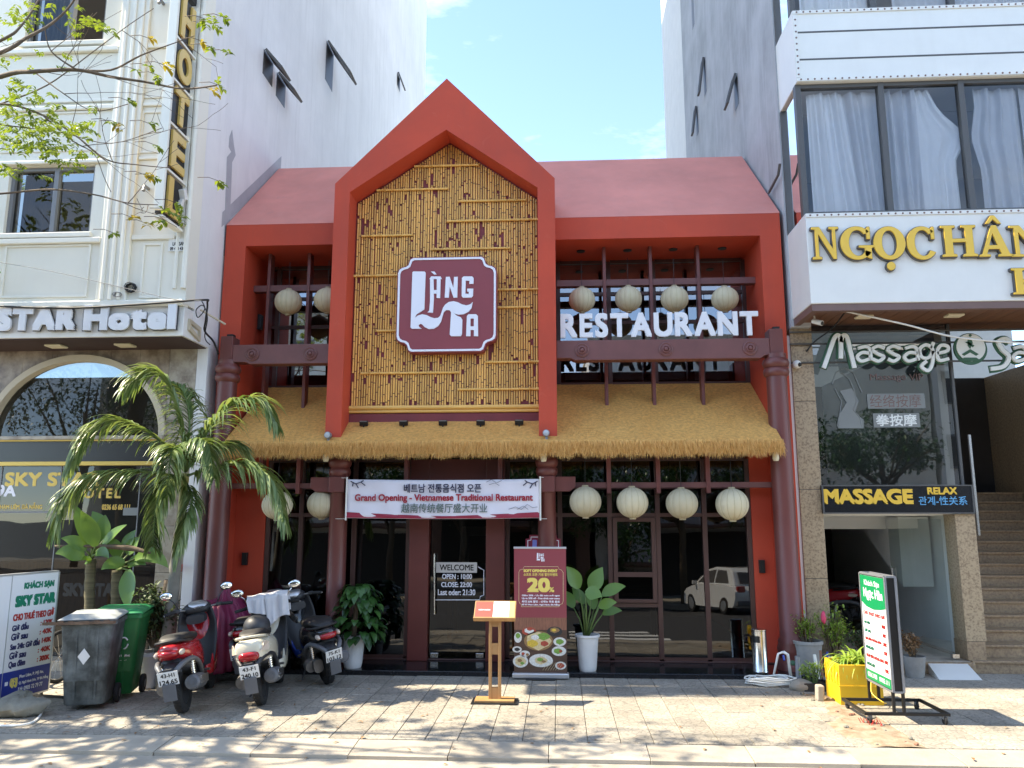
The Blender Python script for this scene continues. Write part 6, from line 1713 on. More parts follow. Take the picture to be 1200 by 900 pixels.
# small lit sign behind the right inner column
YK = YL-.16
SK = thing('small_sign', at(636, 662, YK), 'small dark red sign with bluish letters half hidden behind the right inner column', 'sign')
a = at(616, 665, YK); b = at(657, 627, YK)
P = [(a.x+.05, a.z), (b.x-.05, a.z), (b.x-.045, a.z+.045), (b.x, a.z+.05), (b.x, b.z-.05), (b.x-.045, b.z-.045), (b.x-.05, b.z), (a.x+.05, b.z), (a.x+.045, b.z-.045), (a.x, b.z-.05), (a.x, a.z+.05), (a.x+.045, a.z+.045)]
MB().prism(P, 'y', YK, YK+.06).build('board', 'banner_red', SK)
cx_, cz_ = (a.x+b.x)/2, (a.z+b.z)/2
Pi = [(cx_+(p[0]-cx_)*.90, cz_+(p[1]-cz_)*.90) for p in P]; Pj = [(cx_+(p[0]-cx_)*.85, cz_+(p[1]-cz_)*.85) for p in P]
MB().ring(Pi, Pj, 'y', YK-.004, YK+.002).build('border', 'sign_white', SK)
pbr('sign_lilac', (0.28, 0.30, 0.75), 0.4)
def lp2(pts): return [(a.x+(b.x-a.x)*(.18+.64*(x-247)/475), a.z+(b.z-a.z)*(.15+.70*(684-y)/455)) for x, y in pts]
logo(SK, 'sign_lilac', lp2, YK-.006, YK+.002)
# roll-up banner
YRo = 9.50
pbr('rollup_red', (0.27, 0.05, 0.062), 0.4, var=.04, vscale=2)
pbr('print_table', (0.085, 0.045, 0.03), 0.45, var=.35, vscale=14, stretch=(.3, 1, 3))
pbr('print_reed', (0.24, 0.10, 0.06), 0.5, var=.35, vscale=30, stretch=(3, 1, .3))
for nm, c in (('food_white', (.70, .68, .62)), ('food_green', (.18, .34, .06)), ('food_yellow', (.68, .46, .06)), ('food_red', (.42, .07, .04)), ('food_brown', (.30, .17, .07)), ('food_black', (.03, .03, .03)), ('food_cream', (.66, .52, .28))): pbr(nm, c, .5, var=.22, vscale=60)
RU = thing('roll_up_banner', at(632, 793, YRo), 'dark red roll-up banner with yellow 20% and pictures of dishes', 'banner')
rx0, rx1 = at(602.5, 720, YRo).x, at(664, 720, YRo).x; rz0 = .07; rz1 = at(633, 642, YRo).z
rmid = at(633, 724, YRo).z
MB().box(rx0, rx1, YRo, YRo+.004, rmid, rz1).build('print_upper', 'rollup_red', RU)
MB().box(rx0, rx1, YRo, YRo+.004, rz0, rmid).build('print_lower', 'print_table', RU)
a = at(604, 738, YRo-.001); b = at(663, 724, YRo-.001)
MB().box(rx0+.002, rx1-.002, YRo-.0012, YRo-.0004, a.z, b.z).build('print_reeds', 'print_reed', RU)
MB().box(rx0-.02, rx1+.02, YRo-.05, YRo+.06, .012, rz0, ).build('base_case', 'aluminium', RU, bevel=.012)
MB().box(rx0+.14, rx1-.14, YRo-.10, YRo+.10, .0, .012).build('foot', 'black_metal', RU)
MB().box(rx0-.005, rx1+.005, YRo-.008, YRo+.012, rz1-.012, rz1+.012).build('top_rail', 'aluminium', RU, bevel=.004)
MB().tube([((rx0+rx1)/2, YRo+.04, .05), ((rx0+rx1)/2, YRo+.02, rz1)], .009, 8).build('pole', 'aluminium', RU)
def dish(x, y, rx, ry, plate, foods):
    Y_ = YRo-.0015; c = at(x, y, Y_); k = at(x+1, y, Y_).x-c.x
    d = MB().add([(c.x+rx*k*math.cos(t*.2618), Y_, c.z+ry*k*math.sin(t*.2618)) for t in range(24)], [tuple(range(24))]).build('printed_dish', plate, RU, normals=False)
    for i, (dx, dy, fx, fy, mat) in enumerate(foods):
        Yq = Y_-.0012-.0006*i
        MB().add([(c.x+(dx+fx*math.cos(t*.5236)*(1+.12*math.sin(t*5)))*k, Yq, c.z+(-dy+fy*math.sin(t*.5236)*(1+.15*math.sin(t*3)))*k) for t in range(12)], [tuple(range(12))]).build('printed_food', mat, d, normals=False)
dish(631, 751, 17, 11, 'food_brown', [(0, 0, 15.5, 9.6, 'food_cream'), (6, -5, 8, 4, 'food_green'), (-7, 3, 7, 4, 'food_yellow'), (7, 3, 5, 3, 'food_red'), (-4, -4, 5, 3, 'food_white')])
dish(620, 740, 8.5, 4.5, 'food_red', [(0, -1, 6, 3, 'food_white'), (1, -3, 4, 2, 'food_red')])
dish(650, 740, 9, 5.5, 'food_black', [(0, -1.5, 6, 3, 'food_brown'), (-1, -1.5, 3, 1.6, 'food_yellow')])
dish(656, 752, 7.5, 5, 'food_white', [(0, 0, 5, 3, 'food_green')])
dish(655, 763, 8.5, 5.5, 'food_white', [(-1, 0, 5.5, 3, 'food_green'), (2, 0, 2, 1.5, 'food_red')])
dish(606, 761, 5.5, 3.5, 'food_white', [(0, 0, 3.5, 2, 'food_black')])
dish(615, 766, 6, 3.5, 'food_white', [(-2, 0, 2, 1.6, 'food_red'), (3, 1, 2, 1.6, 'food_brown')])
dish(610, 775, 9, 7, 'food_white', [(0, 0, 7, 5, 'food_cream'), (-1, -1, 3, 2, 'food_brown'), (2, 2, 2.5, 1.6, 'food_green')])
dish(634, 774, 14, 7.5, 'food_white', [(0, 0, 8, 4.2, 'food_cream'), (-1, -1, 4, 2, 'food_green'), (3, 1, 3, 1.4, 'food_brown')])
dish(657, 780, 6.5, 4.5, 'food_white', [(0, 0, 4.6, 3, 'food_red')])
dish(607, 747, 4.5, 6, 'food_white', [(0, -2, 3, 3, 'food_green')])
m = MB()
for k in range(7): m.tube([at(636+k*3, 785.5, YRo-.002), at(642+k*3, 776.5, YRo-.002)], .0022, 4)
m.build('printed_chopsticks', 'food_cream', RU)
def lp3(pts):
    a3 = at(629, 658, YRo); b3 = at(638, 648, YRo)
    return [(a3.x+(b3.x-a3.x)*(x-247)/475, a3.z+(b3.z-a3.z)*(684-y)/455) for x, y in pts]
logo(RU, 'sign_white', lp3, YRo-.003, YRo)
pts = [(611, 711), (655, 711), (656, 708.5), (659, 707.5), (660, 704), (660, 671), (658, 668), (655, 667), (654, 664), (614, 664), (613, 667), (609, 668), (608, 671), (608, 704), (609, 707), (611, 708.5), (611, 711)]
MB().tube([at(x, y, YRo-.002) for x, y in pts], .0028, 5).build('printed_border', 'food_cream', RU)
text_px('lettering', 'SOFT OPENING EVENT', RU, 'ink_yellow', 613.5, 667, 653.5, 670.5, YRo-.003, bold=.08)
text_px('lettering', '소프트 오픈 기념 할인이벤트', RU, 'ink_yellow', 613.5, 671.5, 653.5, 675, YRo-.003, bold=.03)
text_px('lettering', '20', RU, 'ink_yellow', 617.5, 677, 644.5, 694, YRo-.003, bold=.07)
text_px('lettering', '%', RU, 'ink_yellow', 643, 688, 649.5, 694, YRo-.003, bold=.04)
for k, s_ in enumerate(('Giảm 20% - Ưu đãi món mới ngon', 'Up to 20% off - Free drink new menu', '최대 20% 할인 - 신메뉴 무료 음료', 'Số 97 Phan Liêm, Ngũ Hành, Đà Nẵng')): text_px('lettering', s_, RU, 'sign_white', 611.5, 696.4+3.55*k, 656, 699.2+3.55*k, YRo-.003, bold=.05)
# menu stand
pbr('oak', (0.40, 0.215, 0.085), 0.5, var=.18, vscale=6, stretch=(1, 1, .15), bump=.05)
pbr('menu_coral', (0.58, 0.085, 0.065), 0.4); pbr('menu_paper', (0.80, 0.78, 0.74), 0.4); pbr('menu_gold', (0.72, 0.49, 0.17), 0.4)
g0 = gz(579.5, 824); MX, MY = g0.x, g0.y+.05
MN = thing('menu_stand', (MX, MY, 0), 'slim oak menu lectern with coral, white and gold menu standing on the paving', 'menu stand')
MB().box(MX-.235, MX+.235, MY-.13, MY+.13, 0, .014).build('base_mat', 'black_metal', MN, bevel=.004)
MB().box(MX-.20, MX+.20, MY-.10, MY+.10, .014, .035).build('base', 'oak', MN, bevel=.004)
zm0 = at(580, 723, MY).z
for s_ in (-1, 1): MB().box(MX+s_*.048-.015, MX+s_*.048+.015, MY-.028, MY+.028, .035, zm0+.03).build('post', 'oak', MN, bevel=.003)
for z in (.09, .52, zm0-.04): MB().box(MX-.033, MX+.033, MY-.02, MY+.02, z-.055, z+.055).build('spacer', 'oak', MN)
tl = R(38); Ux = Vector((1,0,0)); Uz = Vector((0, math.cos(tl), math.sin(tl))); Un = Ux.cross(Uz)
cc = Vector((MX, MY, zm0+.06))
MB().obox(cc, Ux*.215, Uz*.135, Un*.012).build('desk', 'oak', MN, bevel=.003)
MB().obox(cc-Uz*.13+Un*.018, Ux*.215, Uz*.008, Un*.022).build('lip', 'oak', MN, bevel=.003)
for x0, x1, mat in ((-.205, -.02, 'menu_coral'), (-.02, .145, 'menu_paper'), (.145, .205, 'menu_gold')):
    MB().obox(cc+Ux*((x0+x1)/2)+Un*.0145, Ux*((x1-x0)/2-.0005), Uz*.118, Un*.002).build('menu_sheet', mat, MN)
text('lettering', 'MÓN CHÍNH', MN, 'sign_white', cc+Ux*-.17-Uz*.012+Un*.018, Ux, Uz, .12, .022, bold=.06)
for k in range(6): text('lettering', 'Phở bò - Bún chả - Nem rán', MN, 'ink_grey_green', cc+Ux*-.005+Uz*(.06-.028*k)+Un*.018, Ux, Uz, .13, .012)
# ashtray bin
p = at(892, 787, 9.72); AX = p.x
AB = thing('ashtray_bin', (AX, 9.74, .055), 'brushed steel ashtray bin with dark slot at the right end of the platform', 'ashtray bin')
m = MB().lathe([(.088, .056), (.088, .08), (.085, .085), (.085, .40), (.085, .53), (.09, .535), (.09, .545), (.06, .552), (.001, .552)], (AX, 9.74, 0), 28); m.build('body', 'steel', AB, smooth=35)
m = MB()
for k in range(9): 
    a0 = R(-150+8*k-20); a1 = R(-150+8*(k+1)-20)
    m.add([(AX+.0865*math.cos(a0), 9.74+.0865*math.sin(a0), .40), (AX+.0865*math.cos(a1), 9.74+.0865*math.sin(a1), .40), (AX+.0865*math.cos(a1), 9.74+.0865*math.sin(a1), .475), (AX+.0865*math.cos(a0), 9.74+.0865*math.sin(a0), .475)], [(0,1,2,3)])
m.build('slot', 'black_metal', AB, normals=False)
MB().lathe([(.0885, .055), (.0885, .07)], (AX, 9.74, 0), 28).build('base_ring', 'rubber', AB)
# ------------------------------------------------------------------ plants in pots
leafmat('leaf_deep', (0.018, 0.060, 0.014), (0.050, 0.135, 0.030), .15, .32)
leafmat('leaf_fresh', (0.065, 0.155, 0.025), (0.17, 0.30, 0.055), .25, .35)
leafmat('leaf_palm', (0.085, 0.16, 0.045), (0.32, 0.39, 0.18), .30, .30)
leafmat('leaf_lime', (0.17, 0.30, 0.035), (0.34, 0.44, 0.08), .3, .4)
leafmat('leaf_tree', (0.075, 0.14, 0.015), (0.26, 0.34, 0.04), .35, .45)
leafmat('leaf_dusty', (0.045, 0.075, 0.03), (0.12, 0.16, 0.07), .15, .6)
leafmat('leaf_yellow', (0.36, 0.27, 0.02), (0.50, 0.38, 0.05), .35, .5)
leafmat('leaf_dry', (0.20, 0.10, 0.04), (0.34, 0.20, 0.10), .1, .7)
pbr('bark', (0.13, 0.095, 0.065), 0.9, var=.3, vscale=12, bump=.5, bscale=40)
pbr('bark_grey', (0.20, 0.185, 0.155), 0.9, var=.25, vscale=8, bump=.4, bscale=50)
pbr('stem_green', (0.10, 0.16, 0.04), 0.6, var=.2)
pbr('pot_white', (0.66, 0.66, 0.65), 0.5, var=.05, vscale=5, bump=.6, bscale=16)
pbr('pot_concrete', (0.30, 0.29, 0.27), 0.85, var=.18, vscale=6, bump=.4, bscale=40)
pbr('soil', (0.05, 0.035, 0.025), 0.95, bump=.6, bscale=50)
def blade(mb, base, d, L, w, droop=.3, n=5, fold=.25, up=Vector((0,0,1)), shape=1.0, twist=0.0):
    """one leaf: folded along its midrib, bending down towards the tip"""
    base = Vector(base); d = Vector(d).normalized(); pts = []; p = base.copy(); step = L/n
    side = d.cross(up)
    side = side.normalized() if side.length > 1e-4 else Vector((1,0,0))
    vs = []; fs = []
    for i in range(n+1):
        t = i/n
        ww = w*.5*(math.sin(math.pi*min(1, (t*.93+.05))**shape))
        s_ = d.cross(up); s_ = s_.normalized() if s_.length > 1e-3 else side
        side = s_; nn = s_.cross(d)
        if twist: s_ = s_*math.cos(twist) + nn*math.sin(twist)
        vs += [p - s_*ww + nn*fold*ww, p, p + s_*ww + nn*fold*ww]
        p = p + d*step; d = (d + Vector((0,0,-droop*step/L*2))).normalized()
    for i in range(n):
        for k in range(2): fs.append((i*3+k, i*3+k+1, i*3+k+4, i*3+k+3))
    mb.add(vs, fs)
def pot(t, c, prof, mat, rim=True):
    c = Vector(c); m = MB(); top = prof[-1]
    m.lathe(prof + [(top[0]*.88, top[1]), (top[0]*.84, top[1]-.05), (.01, top[1]-.05)], c, 28); o = m.build('pot', mat, t, smooth=35)
    MB().lathe([(.01, top[1]-.045), (top[0]*.85, top[1]-.045), (top[0]*.5, top[1]-.035), (.005, top[1]-.03)], c, 20).build('soil', 'soil', t)
# heart-leaved plant left of the door
px_ = at(413, 786, 9.78); PL = thing('potted_plant', (px_.x, 9.78, .055), 'dense heart-leaved green plant in a white pot by the left inner column', 'plant')
pot(PL, (px_.x, 9.78, .055), [(.10, 0), (.105, .01), (.115, .06), (.135, .30), (.142, .34), (.15, .345), (.15, .375)], 'pot_white')
m = MB(); top_ = at(420, 680, 9.78).z
MB().tube([(px_.x, 9.78, .35), (px_.x+.02, 9.78, .8), (px_.x+.05, 9.76, top_-.15)], [.035, .03, .02], 8).build('pole', 'bark', PL)
for k in range(210):
    h = rnd.random(); z = .38 + (top_-.42)*h
    a = rnd.uniform(0, 2*math.pi); r_ = (.10 + .20*math.sin(math.pi*min(1, .2+h*.8))**.7)*rnd.uniform(.5, 1.0)
    c = Vector((px_.x+.06 + r_*math.cos(a), 9.76 + r_*math.sin(a)*.85, z))
    d = Vector((math.cos(a), math.sin(a), rnd.uniform(-.9, .35)))
    blade(m, c, d, rnd.uniform(.11, .19), rnd.uniform(.08, .125), rnd.uniform(.5, 1.3), 5, .12, shape=.62)
m.build('foliage', 'leaf_deep', PL, smooth=True, normals=False)
# paddle-leaved plant right of the roll-up
px_ = at(689, 787, 9.74); PR_ = thing('potted_plant', (px_.x, 9.74, .055), 'tall paddle-leaved green plant in a white tapered pot right of the roll-up banner', 'plant')
pot(PR_, (px_.x, 9.74, .055), [(.095, 0), (.10, .01), (.105, .04), (.128, .36), (.132, .385), (.15, .39), (.15, .415)], 'pot_white')
stm = MB(); lv = MB(); c0 = Vector((px_.x, 9.74, .43))
for (bx, by, tx, ty, w, dy) in ((678, 690, 666, 664, .19, -.05), (694, 694, 704, 665, .20, .05), (706, 698, 731, 684, .15, .08), (686, 695, 705, 699, .17, -.15), (672, 712, 660, 692, .15, .12), (702, 712, 722, 705, .13, -.05), (706, 720, 728, 714, .11, .1), (684, 708, 672, 688, .14, .2), (696, 714, 690, 690, .15, .18)):
    b = at(bx, by, 9.74+dy); t_ = at(tx, ty, 9.74+dy*1.6); 
    stm.tube([c0+Vector((rnd.uniform(-.03,.03), rnd.uniform(-.03,.03), -.03)), c0.lerp(b, .55)+Vector((0,0,.02)), b], [.011, .009, .006], 6)
    d = t_-b; L = d.length*1.04
    blade(lv, b, d+Vector((0,0,.06)), L, w, .35, 8, .18, shape=.85, up=Vector((.25*math.copysign(1, -d.x), -1, .35)))
stm.build('stems', 'stem_green', PR_, smooth=True); lv.build('leaves', 'leaf_fresh', PR_, smooth=True, normals=False)
# big grey pot and shrubs by the right pillar
GP = Vector((gz(952, 796).x+.02, gz(952, 796).y+.16, 0))
sh = thing('potted_shrub', GP, 'scrubby little-leaved shrub in a round grey concrete pot before the granite pillar', 'plant')
pot(sh, GP, [(.11, 0), (.12, .01), (.135, .10), (.155, .33), (.16, .37), (.175, .375), (.175, .41)], 'pot_concrete')
def shrub(t, c, R_, H_, nst, nlf, lmat, leafL, seed, z0=.35, stems='bark'):
    rg = random.Random(seed); st_ = MB(); lf = MB(); c = Vector(c)
    for k in range(nst):
        a = rg.uniform(0, 6.28); q = rg.uniform(.2, 1)
        e = c + Vector((R_*q*math.cos(a), R_*q*math.sin(a)*.8, z0+H_*(1-.4*q*q)*rg.uniform(.6, 1)))
        b = c + Vector((.03*math.cos(a), .03*math.sin(a), z0)); mid = b.lerp(e, .5)+Vector((rg.uniform(-.04, .04), rg.uniform(-.04, .04), .05))
        st_.tube([b, mid, e], [.008, .006, .003], 5)
        for j in range(nlf):
            t_ = rg.uniform(.3, 1.05); p = b.lerp(mid, min(1, t_*2)) if t_ < .5 else mid.lerp(e, (t_-.5)*2)
            p = p + Vector((rg.gauss(0, .025), rg.gauss(0, .025), rg.gauss(0, .025)))
            blade(lf, p, Vector((rg.uniform(-1, 1), rg.uniform(-1, 1), rg.uniform(-.3, .8))), leafL*rg.uniform(.6, 1.3), leafL*.42, .4, 3, .2)
    st_.build('stems', stems, t); lf.build('foliage', lmat, t, smooth=True, normals=False)
shrub(sh, GP, .22, .38, 20, 26, 'leaf_lime', .05, 3)
for k, (x, y, dy, R_, H_, n_, lab, nm) in enumerate(((975, 790, .35, .26, .62, 26, 'loose tall shrub with pale green leaves behind the yellow planter', 'leaf_lime'), (1002, 786, .3, .22, .42, 18, 'dusty dark low shrub behind the spider plant', 'leaf_dusty'), (1065, 790, .2, .14, .32, 12, 'dry grey twiggy plant beyond the right price board', 'leaf_dry'))):
    p = gz(x, y); q = Vector((p.x, min(p.y+dy, YPR-.30), 0))
    t = thing('shrub', q, lab, 'plant'); pot(t, q, [(.09, 0), (.10, .02), (.125, .22), (.13, .24)], 'pot_concrete' if k else 'pot_white')
    shrub(t, q, R_, H_, n_, 30, nm, .055, 11+k, .20)
# red and lilac cloth flower on the shrub
p = at(965, 724, GP.y-.12); m = MB().sphere(p, .05, 10, 8, .6, .5, 1.5); m.v = [tuple(Vector(q)+Vector((1,1,1))*.012*noise.noise(Vector(q)*30)) for q in m.v]
pbr('ribbon_pink', (0.62, 0.05, 0.12), .5); tag(m.build('ribbon', 'ribbon_pink', smooth=True), 'bright pink ribbon tied in the shrub in front of the granite pillar', 'ribbon')
# yellow planter and spider plant
pbr('planter_yellow', (0.72, 0.43, 0.02), .5, var=.06, streak=.25, dirt=(.45, .26, .03))
px0, px1, py0, py1, pz = 2.79, 3.215, 8.40, 8.82, .385
PT = thing('planter_box', ((px0+px1)/2, (py0+py1)/2, 0), 'square yellow planter box with ribbed sides behind the right price board', 'planter')
m = MB(); t_ = .02
for a in ((px0, px1, py0, py0+t_), (px0, px1, py1-t_, py1), (px0, px0+t_, py0+t_, py1-t_), (px1-t_, px1, py0+t_, py1-t_)): m.box(*a, 0.0, pz)
m.build('box', 'planter_yellow', PT, bevel=.004)
for k in range(5): MB().box(px0-.008, px0, py0+.03+.085*k, py0+.06+.085*k, .19, pz-.03).build('rib', 'planter_yellow', PT)
MB().box(px0-.006, px1+.006, py0-.006, py0+.0-.0005, .17, .185).build('band', 'planter_yellow', PT)
MB().box(px0+t_, px1-t_, py0+t_, py1-t_, .1, pz-.03).build('soil', 'soil', PT)
SPp = Vector(((px0+px1)/2, (py0+py1)/2, pz-.03)); SP = thing('spider_plant', SPp, 'bright lime spider plant growing in the yellow planter', 'plant')
m = MB()
for k in range(95):
    a = rnd.uniform(0, 6.28); el = rnd.uniform(.5, 2.2)
    blade(m, SPp+Vector((rnd.uniform(-.1,.1), rnd.uniform(-.1,.1), 0)), Vector((math.cos(a), math.sin(a), el)), rnd.uniform(.20, .38), rnd.uniform(.018, .03), rnd.uniform(.8, 1.9), 7, .3, shape=.5)
m.build('leaves', 'leaf_lime', SP, smooth=True, normals=False)
# tap stand, hose coil, pipe, clutter
p = gz(921, 801); TP = thing('tap_stand', (p.x, p.y, 0), 'bent white pipe with blue tap standing beside the corner column', 'tap')
m = MB().tube([gz(908, 801)+Vector((0,.1,0)), at(912, 766, p.y+.05), at(918, 764, p.y+.05)], .014, 8); m.tube([at(918, 764, p.y+.05), at(923, 767, p.y+.05), at(927, 795, p.y+.05)], .018, 8); m.build('pipe', 'plastic_white', TP, smooth=True)
q = at(918, 768, p.y+.03); MB().tube([q, q+Vector((0, -.03, -.05))], .012, 8).build('tap', 'paint_blue', TP)
q = at(929, 777, p.y+.06); MB().sphere(q, .035, 12, 8, 1, 1, .8).build('valve', 'massage_green', TP, smooth=True)
p = gz(938, 803); tag(MB().tube([(p.x, p.y+.05, 0), (p.x, p.y+.05, at(938, 769, p.y+.05).z)], .03, 14).build('grey_pipe', 'grey_metal', smooth=40), 'short upright grey pipe in front of the concrete pot', 'pipe')
m = MB(); hp_ = gz(907, 803); pts = []
for k in range(150):
    a = k*.33; r_ = .20+.05*math.sin(k*.21)
    pts.append((hp_.x+r_*1.25*math.cos(a)+.02*math.sin(k*.7), hp_.y+.02+r_*.62*math.sin(a), .012+.0005*k+.008*math.sin(k*1.3)))
m.tube(pts, .009, 6); tag(m.build('hose_coil', 'plastic_white', smooth=True), 'loosely coiled pale hose on the paving by the tap', 'hose')
p = gz(945, 810); m = MB().sphere((p.x-.03, p.y+.05, .04), .13, 14, 10, 1.0, .7, .6); m.v = [(a_[0]+.03*noise.noise(Vector(a_)*9), a_[1], max(0, a_[2]+.02*noise.noise(Vector(a_)*11))) for a_ in m.v]
tag(m.build('concrete_lump', 'concrete', smooth=30), 'rounded lump of concrete at the foot of the grey pipe', 'concrete')
p = gz(962, 811); tr = thing('black_tray', (p.x, p.y+.14, 0), 'low black plastic tray with a pale weedy seedling', 'tray')
MB().ring([(p.x-.17, p.y), (p.x+.12, p.y), (p.x+.12, p.y+.26), (p.x-.17, p.y+.26)], [(p.x-.15, p.y+.02), (p.x+.10, p.y+.02), (p.x+.10, p.y+.24), (p.x-.15, p.y+.24)], 'z', 0, .085).build('tray', 'plastic_dark', tr)
MB().box(p.x-.15, p.x+.10, p.y+.02, p.y+.24, .0, .06).build('soil', 'soil', tr)
shrub(tr, (p.x-.04, p.y+.13, 0), .14, .30, 13, 16, 'leaf_lime', .045, 31, .05, 'stem_green')
for k, (x, y, h, mat, lab) in enumerate(((964, 806, .33, 'plastic_white', 'white pipe stub standing behind the black tray'), (968, 804, .36, 'brick_red', 'rusty brown stake between tray and yellow planter'), (973, 803, .34, 'paint_blue', 'bright blue stake beside the yellow planter'))):
    p = gz(x, y); tag(MB().tube([(p.x, p.y+.10, 0), (p.x+(.03*k-.03), p.y+.12, h)], .018-.003*k, 8).build('stake', mat, smooth=40), lab, 'stake')
p = gz(963, 822); m = MB().obox((p.x, p.y+.05, .075), Vector((.035,0,0)), Vector((0,.05,0)), Vector((.004,0,.075))); tag(m.build('pale_block', 'concrete', bevel=.012), 'small upright pale block by the corner of the yellow planter', 'block')
# ------------------------------------------------------------------ right price board on wheels
RX0, RX1, RY0, RY1, RZ0, RZ1 = 3.02, 3.13, 7.68, 8.29, .275, 1.30
RBd = thing('price_board', (3.08, 7.98, 0), 'tall two-sided green and white hotel price board on a wheeled black frame', 'sign board')
MB().box(RX0+.012, RX1-.012, RY0+.004, RY1-.004, RZ0+.004, RZ1-.004).build('light_box', 'black_metal', RBd)
for x0, x1 in ((RX0+.002, RX0+.012), (RX1-.012, RX1-.002)): MB().box(x0, x1, RY0+.018, RY1-.018, RZ0+.018, RZ1-.018).build('face', 'board_white', RBd)
m = MB()
for x in (RX0+.008, RX1-.008):
    for y in (RY0, RY1): m.box(x-.010, x+.010, y-.010, y+.010, RZ0, RZ1)
    for z in (RZ0, RZ1): m.box(x-.010, x+.010, RY0+.010, RY1-.010, z-.009, z+.009)
for z in (RZ0, RZ1):
    for y in (RY0, RY1): m.box(RX0+.018, RX1-.018, y-.009, y+.009, z-.009, z+.009)
m.build('edge_frame', 'grey_metal', RBd)
def sf(u, z): return (RX0+.0005, RY1-.018-u*(RY1-RY0-.036), RZ0+.018+z*(RZ1-RZ0-.036))
pbr('board_green', (0.0, 0.22, 0.075), .4)
top = [(0, 1), (0, .74), (.2, .70), (.5, .685), (.8, .70), (1, .72), (1, 1)]
MB().prism([(sf(u, z)[1], sf(u, z)[2]) for u, z in top], 'x', RX0-.001, RX0+.002).build('green_field', 'board_green', RBd)
MB().prism([(sf(u, z)[1], sf(u, z)[2]) for u, z in ((0, 0), (1, 0), (1, .09), (0, .09))], 'x', RX0-.001, RX0+.002).build('green_field', 'board_green', RBd)
def rt(s_, mat, u0, u1, z0, z1, bold=.022):
    p = Vector(sf(u0, z0)); p.x = RX0-.003
    text('lettering', s_, RBd, mat, p, (0,-1,0), (0,0,1), (u1-u0)*(RY1-RY0-.036), (z1-z0)*(RZ1-RZ0-.036), bold=bold)
rt('Khách Sạn', 'sign_white', .18, .82, .89, .96); rt('Ngọc Hân', 'sign_white', .12, .92, .76, .88, .03)
rt('CHO THUÊ THEO GIỜ', 'ink_red', .05, .95, .62, .665)
for k, (l, c, r_) in enumerate((('GIỜ ĐẦU', 'ink_green', '100K'), ('GIỜ SAU', 'ink_green', '30K'), ('QUA ĐÊM: PHÒNG ĐƠN', 'ink_red', '200K'), ('PHÒNG ĐÔI', 'ink_green', '250K'), ('NGÀY ĐÊM: PHÒNG ĐƠN', 'ink_red', '300K'), ('PHÒNG ĐÔI', 'ink_green', '350K'))):
    z = .55-.08*k; rt(l, c, .05, .05+.038*len(l), z-.02, z+.018); rt(r_, 'ink_red', .80, .95, z-.018, z+.016)
rt('0236.3.958', 'sign_white', .06, .45, .025, .068); rt('0905.111', 'sign_white', .55, .94, .025, .068)
fz_ = .085
m = MB()
fx0, fx1, fy0, fy1 = 2.76, 3.52, 7.70, 8.27
for a in ((fx0, fx1, fy0-.014, fy0+.014), (fx0, fx1, fy1-.014, fy1+.014), (fx0-.0, fx0+.028, fy0+.014, fy1-.014), (fx1-.028, fx1, fy0+.014, fy1-.014)): m.box(*a, fz_-.014, fz_+.014)
m.build('base_frame', 'black_metal', RBd, bevel=.003)
for x in (RX0+.01, RX1-.012):
    for y in (RY0+.02, RY1-.02): MB().box(x-.012, x+.012, y-.012, y+.012, fz_+.014, RZ0).build('leg', 'black_metal', RBd)
for x in (fx0+.05, fx1-.05):
    for y in (fy0, fy1):
        w = MB().lathe([(.012, -.012), (.036, -.011), (.036, .011), (.012, .012)], (x, y, .036), 16, 'x').build('castor', 'rubber', RBd, smooth=40); MB().box(x-.018, x+.018, y-.012, y+.012, .045, fz_-.014).build('fork', 'grey_metal', w)
# the yellow wire hanging under the board
cable('wire', [Vector((3.03, 8.2, .28)), Vector((2.99, 8.1, .18)), Vector((3.05, 8.0, .12)), Vector((3.1, 8.05, .10))], .005, 'gold_letter', 'yellow wire hanging under the right price board')
m = MB()
for k in range(16):
    b = Vector((2.80+rnd.uniform(-.08,.10), 7.66+rnd.uniform(-.07,.07), .0)); m.tube([b, b+Vector((rnd.uniform(-.03,.03), rnd.uniform(-.03,.03), rnd.uniform(.015,.05)))], .004, 4)
tag(m.build('red_paper_scraps', 'ink_red'), 'scraps of red paper on the earth by the board frame', 'litter')
# scooter inside the garage mouth
scooter('motor_scooter', (4.15, 12.4, .136), R(140), -6, 'dark red scooter parked in the shadow inside the massage entrance', 'paint_red', ('43-C1', '267.12'), shield='plastic_dark')
# ------------------------------------------------------------------ palm and leafy plants before the left hotel
def crv(P, k=6):
    P = [Vector(p) for p in P]; Q = []
    for i in range(len(P)-1):
        p0 = P[max(i-1, 0)]; p1 = P[i]; p2 = P[i+1]; p3 = P[min(i+2, len(P)-1)]
        for j in range(k):
            t = j/k; Q.append(.5*((2*p1)+(p2-p0)*t+(2*p0-5*p1+4*p2-p3)*t*t+(3*p1-p0-3*p2+p3)*t**3))
    Q.append(P[-1]); return Q
YPm = 8.75
pb = gz(196, 800); PMb = Vector((at(205, 700, YPm).x, YPm, 0))
PM = thing('palm_tree', PMb, 'feathery green palm with arching fronds between the hotel and the restaurant', 'palm')
tr_pts = crv([(PMb.x-.06, YPm, 0), at(198, 740, YPm), at(203, 690, YPm), at(208, 640, YPm), at(213, 595, YPm), at(217, 555, YPm)])
MB().tube(tr_pts, [.085-.045*i/(len(tr_pts)-1)+.004*math.sin(i*2.2) for i in range(len(tr_pts))], 12).build('trunk', 'bark_grey', PM, smooth=True)
m = MB().tube(crv([at(208, 640, YPm-.02), at(212, 610, YPm-.02), at(214, 590, YPm-.02), at(217, 555, YPm)]), .048, 10); 
pbr('palm_sheath', (0.36, 0.36, 0.13), .5, var=.2, vscale=4); m.build('crown_shaft', 'palm_sheath', PM, smooth=True)
